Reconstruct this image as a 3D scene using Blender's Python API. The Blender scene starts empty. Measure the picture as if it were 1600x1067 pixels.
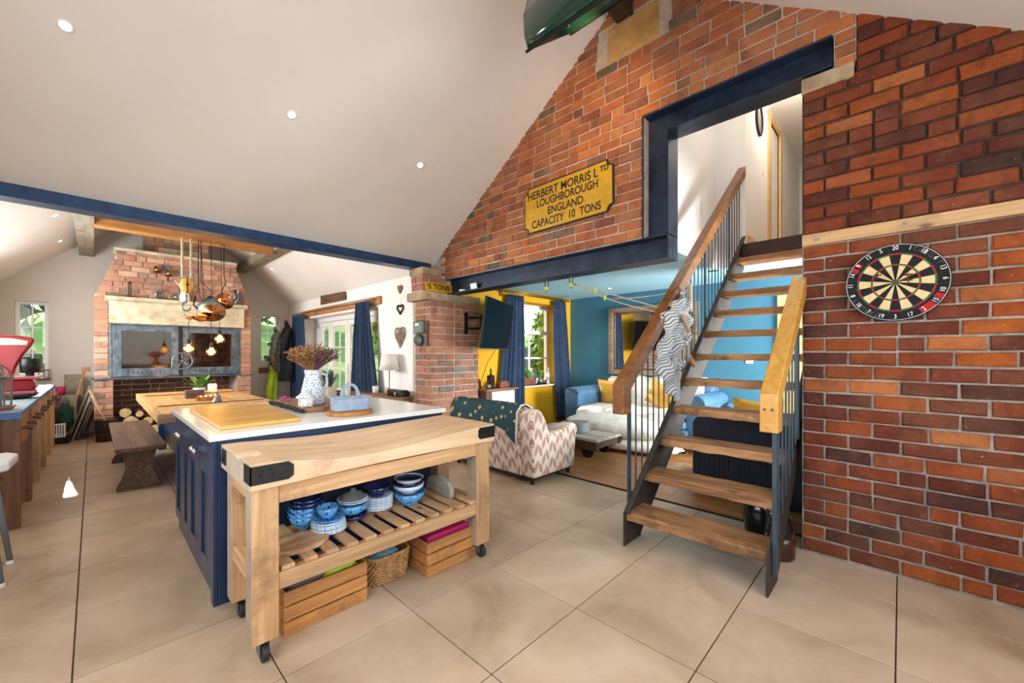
import bpy, bmesh, math, random
from mathutils import Vector, Matrix, noise

RN = random.Random(11)
SC = bpy.context.scene
COL = SC.collection
PI = math.pi

# ------------------------------------------------------------------ camera, sky, sun, exposure
cam_d = bpy.data.cameras.new('camera'); cam = bpy.data.objects.new('camera', cam_d); COL.objects.link(cam)
cam.location = (0, 0, 1.32); cam.rotation_euler = (PI / 2, 0, -0.803886)
cam_d.sensor_width = 36; cam_d.lens = 36 * 630.4 / 1600; cam_d.shift_y = 19.3 / 1600
cam_d.clip_start = 0.05; cam_d.clip_end = 300
SC.camera = cam
SC.view_settings.view_transform = 'Standard'; SC.view_settings.look = 'None'
SC.view_settings.exposure = 0.0; SC.view_settings.gamma = 1.0; SC.view_settings.use_curve_mapping = False
SC.cycles.max_bounces = 8; SC.cycles.diffuse_bounces = 5; SC.cycles.glossy_bounces = 4
SC.cycles.transparent_max_bounces = 12; SC.cycles.caustics_reflective = False; SC.cycles.caustics_refractive = False
SC.cycles.sample_clamp_indirect = 6.0
try: SC.cycles.use_denoising = True
except Exception: pass
W = bpy.data.worlds.new('sky'); SC.world = W; W.use_nodes = True
wn = W.node_tree.nodes; wl = W.node_tree.links
sky = wn.new('ShaderNodeTexSky'); sky.sky_type = 'NISHITA'; sky.sun_disc = False
sky.sun_elevation = math.radians(24); sky.sun_rotation = math.radians(-7); sky.air_density = 1.0; sky.dust_density = 1.5
wn['Background'].inputs[1].default_value = 0.75
wl.new(sky.outputs[0], wn['Background'].inputs[0])

def lamp(name, kind, loc, energy, color=(1, 1, 1), target=None, size=0.1, size_y=None, **kw):
    d = bpy.data.lights.new(name, kind); d.energy = energy; d.color = color
    o = bpy.data.objects.new(name, d); COL.objects.link(o); o.location = loc
    if kind == 'AREA':
        d.size = size
        if size_y: d.shape = 'RECTANGLE'; d.size_y = size_y
    elif kind in ('POINT', 'SPOT'): d.shadow_soft_size = size
    for k, v in kw.items(): setattr(d, k, v)
    if target is not None:
        o.rotation_euler = (Vector(target) - Vector(loc)).to_track_quat('-Z', 'Y').to_euler()
    return o
sun = lamp('sun', 'SUN', (0, 20, 15), 9.0, (1.0, 0.93, 0.82)); sun.data.angle = math.radians(0.6)
sun.rotation_euler = Vector((0.095, -1, -0.44)).to_track_quat('-Z', 'Y').to_euler()
# added fill lights, shining in through openings invented in the unseen walls
lamp('fill_left', 'AREA', (-1.30, 1.1, 1.75), 80, (0.90, 0.96, 1.0), (3, 2.0, 1.6), 2.4, 1.5)
lamp('fill_rear', 'AREA', (1.3, -1.40, 1.65), 75, (0.90, 0.96, 1.0), (1.8, 3.2, 2.0), 2.5, 1.4)
lamp('fill_kitchen_side', 'AREA', (-1.30, 7.0, 1.8), 220, (0.92, 0.97, 1.0), (3, 7.0, 1.2), 2.6, 1.1)
lamp('fill_lounge_side', 'AREA', (5.2, -1.40, 1.35), 460, (0.95, 0.98, 1.0), (5.0, 2.4, 2.2), 1.6, 1.3)

# ------------------------------------------------------------------ materials
def ramp(nt, fac, stops):
    r = nt.nodes.new('ShaderNodeValToRGB'); e = r.color_ramp.elements
    while len(e) < len(stops): e.new(0.5)
    for k, (p, c) in enumerate(stops): e[k].position = p; e[k].color = (*c, 1)
    nt.links.new(fac, r.inputs[0]); return r.outputs[0]
def hexc(h):
    c = [int(h[i:i + 2], 16) / 255 for i in (0, 2, 4)]
    return tuple(x / 12.92 if x <= 0.04045 else ((x + 0.055) / 1.055) ** 2.4 for x in c)
MATS = {}
def base_mat(name, rough=0.6, metal=0.0, **kw):
    m = bpy.data.materials.new(name); m.use_nodes = True
    b = m.node_tree.nodes['Principled BSDF']
    b.inputs['Roughness'].default_value = rough; b.inputs['Metallic'].default_value = metal
    for k, v in kw.items(): b.inputs[k].default_value = v
    MATS[name] = m
    return m, m.node_tree, b
def coords(nt, kind='Object', scale=(1, 1, 1), rnd=False):
    tc = nt.nodes.new('ShaderNodeTexCoord') if kind != 'World' else nt.nodes.new('ShaderNodeNewGeometry')
    out = tc.outputs['Position'] if kind == 'World' else tc.outputs[kind]
    mp = nt.nodes.new('ShaderNodeMapping'); mp.inputs['Scale'].default_value = scale
    nt.links.new(out, mp.inputs[0])
    if rnd:
        oi = nt.nodes.new('ShaderNodeObjectInfo'); ms = nt.nodes.new('ShaderNodeMath'); ms.operation = 'MULTIPLY'; ms.inputs[1].default_value = 37
        nt.links.new(oi.outputs['Random'], ms.inputs[0])
        cb = nt.nodes.new('ShaderNodeCombineXYZ')
        for i in range(3): nt.links.new(ms.outputs[0], cb.inputs[i])
        nt.links.new(cb.outputs[0], mp.inputs['Location'])
    return mp.outputs[0]
def noise_n(nt, vec, scale=5, detail=4, rough=0.6, dist=0.0):
    n = nt.nodes.new('ShaderNodeTexNoise'); n.inputs['Scale'].default_value = scale; n.inputs['Detail'].default_value = detail
    n.inputs['Roughness'].default_value = rough; n.inputs['Distortion'].default_value = dist
    nt.links.new(vec, n.inputs['Vector']); return n.outputs[0]
def bump(nt, b, h, strength=0.3, dist=0.01):
    n = nt.nodes.new('ShaderNodeBump'); n.inputs['Strength'].default_value = strength; n.inputs['Distance'].default_value = dist
    nt.links.new(h, n.inputs['Height']); nt.links.new(n.outputs[0], b.inputs['Normal'])
def mix(nt, fac, a, c, mode='MIX'):
    n = nt.nodes.new('ShaderNodeMix'); n.data_type = 'RGBA'; n.blend_type = mode
    if isinstance(fac, float): n.inputs[0].default_value = fac
    else: nt.links.new(fac, n.inputs[0])
    for i, v in ((6, a), (7, c)):
        if isinstance(v, tuple): n.inputs[i].default_value = (*v, 1)
        else: nt.links.new(v, n.inputs[i])
    return n.outputs[2]
def mathn(nt, op, a, b=None, c=None):
    n = nt.nodes.new('ShaderNodeMath'); n.operation = op
    for i, v in enumerate((a, b, c)):
        if v is None: continue
        if isinstance(v, (int, float)): n.inputs[i].default_value = v
        else: nt.links.new(v, n.inputs[i])
    return n.outputs[0]
def plain(name, h1, h2=None, rough=0.6, metal=0.0, scale=6, bs=0.05, bd=0.005, kind='Object', **kw):
    """two-tone mottled surface with fine relief"""
    m, nt, b = base_mat(name, rough, metal, **kw)
    f = noise_n(nt, coords(nt, kind), scale)
    nt.links.new(ramp(nt, f, [(0.35, hexc(h1)), (0.65, hexc(h2 or h1))]), b.inputs['Base Color'])
    if bs: bump(nt, b, noise_n(nt, coords(nt, kind), scale * 12, 3), bs, bd)
    return m
def wood(name, dark, light, axis='x', rough=0.55, fine=18, bs=0.25, worn=None, gap=3.0, side=None, knots=0.0):
    m, nt, b = base_mat(name, rough)
    s = {'x': (1.0, fine, fine), 'y': (fine, 1.0, fine), 'z': (fine, fine, 1.0)}[axis]
    v = coords(nt, 'Object', s, rnd=True)
    f = noise_n(nt, v, 1.6, 6, 0.65, 0.6)
    c = ramp(nt, f, [(0.30, hexc(dark)), (0.5, tuple(0.5 * (a + q) for a, q in zip(hexc(dark), hexc(light)))), (0.68, hexc(light))])
    oi = nt.nodes.new('ShaderNodeObjectInfo')
    br = nt.nodes.new('ShaderNodeHueSaturation'); nt.links.new(c, br.inputs['Color'])
    nt.links.new(mathn(nt, 'MULTIPLY_ADD', oi.outputs['Random'], 0.28, 0.86), br.inputs['Value'])
    c = br.outputs[0]
    f2 = noise_n(nt, coords(nt, 'Object', (1, 1, 1), True), gap, 5, 0.7, 0.3)
    k = ramp(nt, f2, [(0.56, (0, 0, 0)), (0.74, (1, 1, 1))])
    c = mix(nt, k, c, hexc(worn or dark))
    if knots:
        vo = nt.nodes.new('ShaderNodeTexVoronoi'); vo.inputs['Scale'].default_value = knots
        nt.links.new(coords(nt, 'Object', {'x': (0.5, 1, 1), 'y': (1, 0.5, 1), 'z': (1, 1, 0.5)}[axis], True), vo.inputs['Vector'])
        c = mix(nt, ramp(nt, vo.outputs['Distance'], [(0.05, (0.8,) * 3), (0.11, (0, 0, 0))]), c, hexc(dark if False else '5a3820'))
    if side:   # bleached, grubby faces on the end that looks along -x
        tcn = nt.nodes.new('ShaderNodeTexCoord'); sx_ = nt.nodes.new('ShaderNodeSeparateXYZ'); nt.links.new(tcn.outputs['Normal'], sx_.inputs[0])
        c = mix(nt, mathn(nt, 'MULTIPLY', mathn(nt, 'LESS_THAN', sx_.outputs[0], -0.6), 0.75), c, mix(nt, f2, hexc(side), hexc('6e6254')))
    nt.links.new(c, b.inputs['Base Color'])
    bump(nt, b, f, bs, 0.006)
    return m
def brickmat(name, stops, rough=0.85, smut=0.5, pale=None):
    m, nt, b = base_mat(name, rough, **{'Specular IOR Level': 0.2})
    oi = nt.nodes.new('ShaderNodeObjectInfo'); ge = nt.nodes.new('ShaderNodeNewGeometry')
    r = mathn(nt, 'FRACT', mathn(nt, 'ADD', oi.outputs['Random'], ge.outputs['Random Per Island']))
    rp = nt.nodes.new('ShaderNodeValToRGB'); e = rp.color_ramp.elements; rp.color_ramp.interpolation = 'LINEAR'
    while len(e) < len(stops): e.new(0.5)
    for k, (p, c) in enumerate(stops): e[k].position = p; e[k].color = (*hexc(c), 1)
    nt.links.new(r, rp.inputs[0]); c = rp.outputs[0]
    v = coords(nt, 'World')
    c = mix(nt, ramp(nt, noise_n(nt, v, 3.5, 3, 0.6), [(0.42, (0, 0, 0)), (0.62, (0.35 if smut < 0.55 else 0.12,) * 3)]), c, hexc('b98560'))
    n1 = noise_n(nt, v, 9, 5, 0.7)
    c = mix(nt, ramp(nt, n1, [(0.48, (0, 0, 0)), (0.75, (smut,) * 3)]), c, hexc('33211c'))
    n2 = noise_n(nt, v, 38, 4, 0.75)
    c = mix(nt, ramp(nt, n2, [(0.62, (0, 0, 0)), (0.75, (0.55,) * 3)]), c, hexc(pale or 'c98a62'))
    c = mix(nt, ramp(nt, noise_n(nt, v, 55, 2, 0.6), [(0.73, (0, 0, 0)), (0.79, (0.6,) * 3)]), c, hexc('e8d2bd'))
    nt.links.new(c, b.inputs['Base Color'])
    bump(nt, b, mathn(nt, 'ADD', mathn(nt, 'MULTIPLY', n1, 2.0), mathn(nt, 'ADD', n2, noise_n(nt, v, 130, 3, 0.7))), 0.8, 0.008)
    return m
def glass(name, tint=(1, 1, 1), rough=0.0, alpha=0.12, k=1.0):
    """window pane: mostly see-through with a clear reflection"""
    m, nt, b = base_mat(name, rough); b.inputs['Base Color'].default_value = (*tint, 1)
    t = nt.nodes.new('ShaderNodeBsdfTransparent'); t.inputs[0].default_value = (*tint, 1)
    g = nt.nodes.new('ShaderNodeBsdfGlossy'); g.inputs[1].default_value = rough
    fr = nt.nodes.new('ShaderNodeLayerWeight'); fr.inputs[0].default_value = 0.5
    fz = mathn(nt, 'MULTIPLY_ADD', mathn(nt, 'POWER', fr.outputs['Facing'], 5.0), 0.9 * k, 0.04 * k)
    ms = nt.nodes.new('ShaderNodeMixShader'); nt.links.new(mathn(nt, 'MAXIMUM', fz, alpha * 0.3), ms.inputs[0])
    nt.links.new(t.outputs[0], ms.inputs[1]); nt.links.new(g.outputs[0], ms.inputs[2])
    nt.links.new(ms.outputs[0], nt.nodes['Material Output'].inputs[0])
    return m
def emit(name, col, strength):
    m, nt, b = base_mat(name); b.inputs['Base Color'].default_value = (*col, 1)
    b.inputs['Emission Color'].default_value = (*col, 1); b.inputs['Emission Strength'].default_value = strength
    return m

plain('plaster', 'e6ded6', 'e2dad1', 0.9, scale=2, bs=0.04)
plain('plaster_grey', 'cdc3b9', 'c8beb4', 0.9, scale=2, bs=0.04)
plain('plaster_white', 'efeae4', 'ebe6e0', 0.85, scale=2, bs=0.03)
plain('yellow_paint', 'e2a90f', 'dca308', 0.75, scale=3, bs=0.04)
plain('blue_paint', '41788e', '3e748a', 0.7, scale=2, bs=0.03)
plain('pale_blue_paint', 'aee0f2', 'abddf0', 0.75, scale=3, bs=0.04)
plain('white_gloss', 'f0eeea', 'ebe9e5', 0.3, bs=0.02)
plain('mortar', 'cdbba8', 'b3a08e', 0.95, scale=14, bs=0.6, bd=0.01, kind='World')
plain('mortar_grey', 'a3978b', '82756b', 0.95, scale=14, bs=0.6, bd=0.01, kind='World')
plain('mortar_dark', '5a4438', '3a2a24', 0.95, scale=14, bs=0.6, bd=0.01, kind='World')
plain('sandstone', 'b79f80', '93795b', 0.9, scale=9, bs=0.6, bd=0.012, kind='World')
plain('sandstone_warm', 'c79d5f', 'ad8450', 0.9, scale=9, bs=0.5, bd=0.01, kind='World')
plain('sandstone_pale', 'cfc3a8', 'a8977a', 0.9, scale=6, bs=0.5, bd=0.01, kind='World')
BR1 = [(0.0, '9a5a3e'), (0.14, 'ad6541'), (0.3, 'c0703f'), (0.42, '8c5140'), (0.54, 'b5653f'), (0.66, '7f4f40'), (0.78, 'cc8148'), (0.88, 'a05e42'), (0.95, '75604f'), (1.0, '5d5650')]
BR2 = [(0.0, '58291f'), (0.16, '6c3222'), (0.32, '934520'), (0.46, '472622'), (0.58, '773721'), (0.7, 'a55422'), (0.8, '622d20'), (0.86, '432b28'), (0.90, '7a3a26'), (0.94, 'b0683a'), (0.955, '8a4428'), (0.975, '322b28'), (1.0, '5e2a20')]
BR3 = [(0.0, 'b5826a'), (0.2, 'c4927a'), (0.4, 'd0a68c'), (0.55, 'a77665'), (0.7, 'c48d70'), (0.85, '9c7c6c'), (1.0, '857a72')]
BR4 = [(0.0, '9c6656'), (0.25, 'b57a64'), (0.5, 'a06a5b'), (0.75, 'c0876e'), (0.9, '7f645b'), (1.0, '8a857f')]
brickmat('brick_gable', BR1); brickmat('brick_dark', BR2, smut=0.6); brickmat('brick_fire', BR3, pale='e0bd98'); brickmat('brick_pier', BR4, pale='d6a98c')
brickmat('brick_soot', [(0, '5b4038'), (0.5, '6f4b3e'), (1, '4a3833')], smut=0.8)
def tilemat():
    m, nt, b = base_mat('floor_tile', 0.32)
    v = coords(nt, 'World'); oi = nt.nodes.new('ShaderNodeObjectInfo')
    f = noise_n(nt, v, 1.6, 6, 0.62, 0.5)
    c = ramp(nt, f, [(0.3, hexc('a0876c')), (0.5, hexc('bba287')), (0.7, hexc('cdb59b'))])
    br = nt.nodes.new('ShaderNodeHueSaturation'); nt.links.new(c, br.inputs['Color'])
    nt.links.new(mathn(nt, 'MULTIPLY_ADD', oi.outputs['Random'], 0.16, 0.92), br.inputs['Value'])
    c = mix(nt, ramp(nt, noise_n(nt, v, 14, 6, 0.8, 1.5), [(0.60, (0, 0, 0)), (0.72, (0.35,) * 3)]), br.outputs[0], hexc('dcc8ae'))
    nt.links.new(c, b.inputs['Base Color'])
    nt.links.new(mathn(nt, 'MULTIPLY_ADD', noise_n(nt, v, 5, 4), 0.3, 0.2), b.inputs['Roughness'])
    bump(nt, b, noise_n(nt, v, 22, 5), 0.08, 0.004)
tilemat()
plain('grout', '63503f', '4d3e31', 0.95, scale=20, bs=0.3)
wood('oak_floor', '8a5a33', 'b98552', 'y', 0.3, 14, 0.1)
wood('pine', 'a97c50', 'd3aa7c', 'x', 0.6, 20, 0.35, worn='8a6645', knots=5.5)
wood('pine_z', 'a97c50', 'd0a678', 'z', 0.6, 20, 0.35, worn='8a6645', side='b9ada0', knots=5.5)
wood('pine_y', 'a97e54', 'cfa678', 'y', 0.6, 20, 0.3, worn='8d7458', knots=5.5)
wood('block_wood', 'b8916a', 'd8ba96', 'x', 0.62, 7, 0.3, worn='ab8068', gap=2.4, side='c0b4a4')
wood('block_end', '8f7d68', 'b8a184', 'z', 0.75, 22, 0.6, worn='6b5a48')
wood('crate_wood', '9a6330', 'c58a4d', 'x', 0.7, 20, 0.4, worn='6f4525', knots=6)
wood('reclaimed', '6f4527', 'bd8b59', 'y', 0.7, 9, 0.8, worn='33231a', gap=4, knots=4)
wood('handrail_dark', '5c3519', '96602f', 'x', 0.38, 10, 0.15, worn='4a2a16', gap=2)
wood('handrail_oak', 'b9802f', 'd9a552', 'x', 0.35, 14, 0.1)
wood('oak_beam', '8c5a2c', 'c18548', 'x', 0.7, 10, 0.5, worn='5c3d22')
wood('purlin_wood', '6d6252', '978a76', 'y', 0.8, 12, 0.5, worn='584630')
wood('dark_timber', '2c1c13', '4a3122', 'x', 0.7, 12, 0.4)
wood('bench_wood', '3d2a1f', '7a5a42', 'y', 0.5, 10, 0.3, worn='2c1e17')
wood('table_wood', 'a5763f', 'd0a468', 'y', 0.5, 12, 0.3, worn='7d6a5a')
wood('table_end', '7d6350', 'a38a72', 'x', 0.7, 12, 0.4)
wood('bench_brown', '5a3620', '96633b', 'z', 0.55, 14, 0.3, worn='3d2517')
wood('bench_front', '7e4f2c', 'b98450', 'y', 0.6, 14, 0.3)
wood('gold_board', 'b98231', 'e0b058', 'x', 0.35, 9, 0.1, worn='a3742f')
wood('walnut', '5b3a24', '9d6c45', 'x', 0.45, 10, 0.2)
wood('grey_wood', '847c70', 'bdb4a5', 'y', 0.75, 14, 0.4, worn='5f564b')
wood('white_oak', 'c79a5c', 'dbb47b', 'z', 0.5, 14, 0.15)
wood('frame_wood', '6a5543', 'a48d74', 'y', 0.6, 14, 0.3, worn='c9b79d')
plain('bark', '4a4038', '2c2620', 0.95, scale=30, bs=1.0, bd=0.02)
def steelmat(name, h1, h2, rough=0.35, metal=0.6):
    m, nt, b = base_mat(name, rough, metal)
    f = noise_n(nt, coords(nt, 'World', (3, 3, 3)), 2.5, 7, 0.7)
    nt.links.new(ramp(nt, f, [(0.35, hexc(h1)), (0.62, hexc(h2))]), b.inputs['Base Color'])
    nt.links.new(mathn(nt, 'MULTIPLY_ADD', f, 0.4, rough - 0.15), b.inputs['Roughness'])
    bump(nt, b, noise_n(nt, coords(nt, 'World'), 40, 4), 0.2, 0.003)
steelmat('navy_steel', '1d3352', '2a4f7c', 0.32, 0.25)
steelmat('dark_navy_steel', '141c2b', '24344c', 0.34, 0.3)
steelmat('raw_steel', '2a231e', '453a31', 0.5, 0.3)
steelmat('stove_steel', '353c43', '6d7882', 0.38, 0.6)
steelmat('black_iron', '141210', '2b2724', 0.5, 0.5)
plain('baluster_paint', '33414b', '3d4c57', 0.4, 0.3)
plain('navy_paint', '1b2f4a', '1f3554', 0.32, bs=0.03)
plain('quartz', 'ece9e4', 'dfdbd4', 0.18, scale=60, bs=0.0)
plain('chrome', 'd8d8d8', 'c8c8c8', 0.12, 1.0, bs=0)
plain('galvanised', '8d8f8e', '73767a', 0.45, 0.8, scale=20, bs=0.1)
plain('rubber', '171717', '222222', 0.6)
plain('caster_grey', '55595c', '6a6e70', 0.5)
plain('copper', 'b4693c', 'd08a5a', 0.25, 1.0, bs=0.03)
plain('copper_bright', 'e8a468', 'd98c4a', 0.22, 1.0, bs=0.03)
plain('brass', 'a88443', '8f6d34', 0.35, 0.9)
plain('black_metal', '131313', '1c1c1c', 0.45, 0.4)
plain('black_plastic', '0c0c0d', '111113', 0.3, bs=0.0)
plain('screen', '050607', '08090b', 0.12, bs=0.0)
plain('cream_cloth', 'd8cebf', 'cbbfae', 0.95, scale=12, bs=0.4)
plain('white_throw', 'efe9df', 'd9d0c2', 0.95, scale=9, bs=0.8, bd=0.01)
plain('navy_cloth', '16263c', '1d3350', 0.9, scale=9, bs=0.3)
plain('dark_navy_velvet', '080e1c', '0e1729', 0.8, scale=9, bs=0.2)
plain('slate_curtain', '24364f', '2d415c', 0.9, scale=9, bs=0.3)
plain('blue_velvet', '3c617d', '4b738f', 0.65, scale=7, bs=0.3)
plain('yellow_cushion', 'd9a441', 'c9922f', 0.9, scale=9, bs=0.4)
plain('green_enamel', '0a3425', '092d20', 0.15, bs=0.02, **{'Coat Weight': 0.5})
plain('red_enamel', '9d1c26', '8a1620', 0.15, bs=0.0)
plain('pink_red', 'b9636a', 'a9535c', 0.3, bs=0.0)
plain('leaf_green', '4d7f2c', '6fa23d', 0.55, scale=9)
plain('tree_green', '5b7d2a', '8ea63c', 0.7, scale=3)
plain('tree_dark', '2f4a22', '4a6330', 0.7, scale=3)
plain('grass_green', '8fae3f', '6f9436', 0.95, scale=0.7, kind='World')
plain('paving', 'b5aa98', '988c7b', 0.9, scale=3, kind='World')
plain('stone_wall', '8f8778', '5f594e', 0.95, scale=3, bs=0.6, kind='World')
plain('terracotta', '8b4a33', '74402d', 0.7)
plain('brown_glaze', '4a2219', '33160f', 0.25, bs=0.05)
plain('black_glaze', '0c0c0e', '191a1d', 0.1, bs=0.0)
plain('grey_blue_ceramic', '9aa8b8', '7d90a8', 0.5, scale=14)
plain('bluegrey_top', '8f9c9f', '71878f', 0.55, scale=6)
plain('bluegrey_edge', '3e6390', '4b74a3', 0.6, scale=6)
plain('log_bark', '7a6248', '54412e', 0.95, scale=14, bs=0.8)
plain('log_end', 'cdb183', 'b0905f', 0.9, scale=14)
plain('wicker', 'b98b57', '8d6236', 0.8, scale=25, bs=0.4)
plain('rope_fibre', 'c9bda2', 'a39478', 0.95, scale=60, bs=0.4)
plain('magenta', 'b0104f', '920c44', 0.6)
plain('lime', 'b8cc2f', 'a4ba24', 0.6)
plain('green_net', '0f5a45', '0b4636', 0.8, scale=30, bs=0.8, bd=0.02)
plain('white_ceramic', 'f2f0ec', 'e8e5df', 0.25, bs=0)
plain('lamp_linen', 'e9e3da', 'dfd8cc', 0.9, scale=40)
plain('grey_felt', '6a6a68', '595a59', 0.9)
plain('sign_yellow', 'c99a12', 'b98a14', 0.5, scale=12, bs=0.05)
plain('sign_black', '17140f', '241e16', 0.6, bs=0)
plain('white_ink', 'e9e9e6', 'e2e2df', 0.6, bs=0)
plain('grey_ink', '3c3f3e', '444746', 0.6, bs=0)
plain('sisal_black', '0b0b0c', '101011', 0.9, scale=60, bs=0.3)
plain('sisal_cream', 'd9bd8c', 'cdb07e', 0.9, scale=60, bs=0.3)
plain('sisal_red', 'b3121b', 'a20f18', 0.9, scale=60, bs=0.3)
plain('sisal_green', '2d6b3c', '275f35', 0.9, scale=60, bs=0.3)
plain('candle_wax', 'd8744f', 'c9603c', 0.5)
plain('wax_white', 'f0e7d6', 'e9dfcc', 0.5)
plain('camo', '2b2f27', '8b8f82', 0.9, scale=22)
plain('black_cloth', '111318', '191c22', 0.9)
plain('hi_vis', 'b5d032', '9dbb22', 0.8)
plain('meter_green', '6d7d78', '58665f', 0.5, 0.3)
plain('dried_tan', 'b98a58', '94683f', 0.9)
plain('dried_purple', '7a4f52', '5a383c', 0.9)
plain('pink_petal', 'c9709f', 'b05b8c', 0.8)
plain('fireclay', '3b332c', '241f1b', 0.9, scale=12, bs=0.4)
plain('grey_plastic', '6d7073', '777a7d', 0.5)
plain('white_plastic', 'e9ebec', 'e2e4e6', 0.35, bs=0)
plain('stripe_cloth', '6f97a5', '3f6f86', 0.9, scale=30)
glass('pane_glass'); glass('mug_glass', (0.97, 0.97, 0.97), 0.0, 0.5); glass('stove_glass', (0.75, 0.74, 0.70), 0.04, 0.0, k=0.3)
glass('bulb_glass', (1.0, 0.78, 0.45), 0.02, 0.6)
emit('downlight_glow', (1, 0.93, 0.82), 22); emit('filament', (1, 0.55, 0.16), 60); emit('ember', (1, 0.25, 0.03), 6); emit('tea_flame', (1, 0.6, 0.2), 25)
m, nt, b = base_mat('mirror_glass', 0.02, 1.0); b.inputs['Base Color'].default_value = (0.9, 0.9, 0.9, 1)

def china(name, base, spot, scale, lo=0.30, hi=0.36, rough=0.15):
    m, nt, b = base_mat(name, rough)
    v = nt.nodes.new('ShaderNodeTexVoronoi'); v.inputs['Scale'].default_value = scale
    nt.links.new(coords(nt, 'Object'), v.inputs['Vector'])
    nt.links.new(ramp(nt, v.outputs['Distance'], [(lo, hexc(spot)), (hi, hexc(base))]), b.inputs['Base Color'])
china('china_sprig', 'e8ecf3', '34507f', 85, 0.30, 0.38)
china('china_blue', '5f9fd0', '1e4f95', 46)
china('china_white_blue', 'd7dde6', '5780b5', 60, 0.2, 0.3)
china('china_red', 'e8e6e3', 'b3352f', 55, 0.2, 0.26)
china('velvet_leaf', '15383f', 'b89a62', 11, 0.22, 0.26, rough=0.8)
china('ink_china', '1c2a55', '0e1736', 40)
def feathermat():
    m, nt, b = base_mat('feather_fabric', 0.95)
    s = nt.nodes.new('ShaderNodeSeparateXYZ'); g = nt.nodes.new('ShaderNodeNewGeometry'); nt.links.new(g.outputs['Position'], s.inputs[0])
    u = mathn(nt, 'ADD', s.outputs[0], s.outputs[1]); v = s.outputs[2]
    cols = []
    for du, dv, sl in ((0, 0, 0.45), (0.0425, 0.075, -0.45)):
        uu = mathn(nt, 'DIVIDE', mathn(nt, 'ADD', u, du * 1.3), 0.115)
        ci = mathn(nt, 'FLOOR', uu)
        vv = mathn(nt, 'ADD', mathn(nt, 'DIVIDE', mathn(nt, 'ADD', v, dv), 0.165), mathn(nt, 'MULTIPLY', mathn(nt, 'FRACT', mathn(nt, 'MULTIPLY', ci, 0.5)), 0.7))
        pu = mathn(nt, 'SUBTRACT', mathn(nt, 'FRACT', uu), 0.5); pv = mathn(nt, 'SUBTRACT', mathn(nt, 'FRACT', vv), 0.5)
        x = mathn(nt, 'SUBTRACT', pu, mathn(nt, 'MULTIPLY', pv, sl))
        w = mathn(nt, 'MULTIPLY', mathn(nt, 'SUBTRACT', 0.19, mathn(nt, 'MULTIPLY', mathn(nt, 'MULTIPLY', pv, pv), 1.1)), 1.0)
        ax = mathn(nt, 'ABSOLUTE', x)
        inside = mathn(nt, 'LESS_THAN', ax, w)
        vein = mathn(nt, 'GREATER_THAN', mathn(nt, 'SINE', mathn(nt, 'MULTIPLY', mathn(nt, 'ADD', pv, mathn(nt, 'MULTIPLY', ax, -0.9)), 75)), -0.3)
        rib = mathn(nt, 'GREATER_THAN', ax, 0.02)
        cols.append(mathn(nt, 'MULTIPLY', inside, mathn(nt, 'MULTIPLY', rib, mathn(nt, 'MULTIPLY_ADD', vein, 0.45, 0.5))))
    f = mathn(nt, 'MAXIMUM', cols[0], cols[1])
    nt.links.new(mix(nt, f, hexc('dcc9b6'), hexc('8a4a40')), b.inputs['Base Color'])
    bump(nt, b, noise_n(nt, coords(nt, 'World'), 200, 2), 0.3, 0.002)
feathermat()
def chevronmat():
    m, nt, b = base_mat('chevron_cloth', 0.95)
    s = nt.nodes.new('ShaderNodeSeparateXYZ'); nt.links.new(coords(nt, 'UV'), s.inputs[0])
    tri = mathn(nt, 'PINGPONG', mathn(nt, 'MULTIPLY', s.outputs[0], 14.0), 1.0)
    f = mathn(nt, 'GREATER_THAN', mathn(nt, 'FRACT', mathn(nt, 'ADD', mathn(nt, 'MULTIPLY', s.outputs[1], 26), mathn(nt, 'MULTIPLY', tri, 0.7))), 0.5)
    nt.links.new(mix(nt, f, hexc('cfccc6'), hexc('76808c')), b.inputs['Base Color'])
chevronmat()

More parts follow.
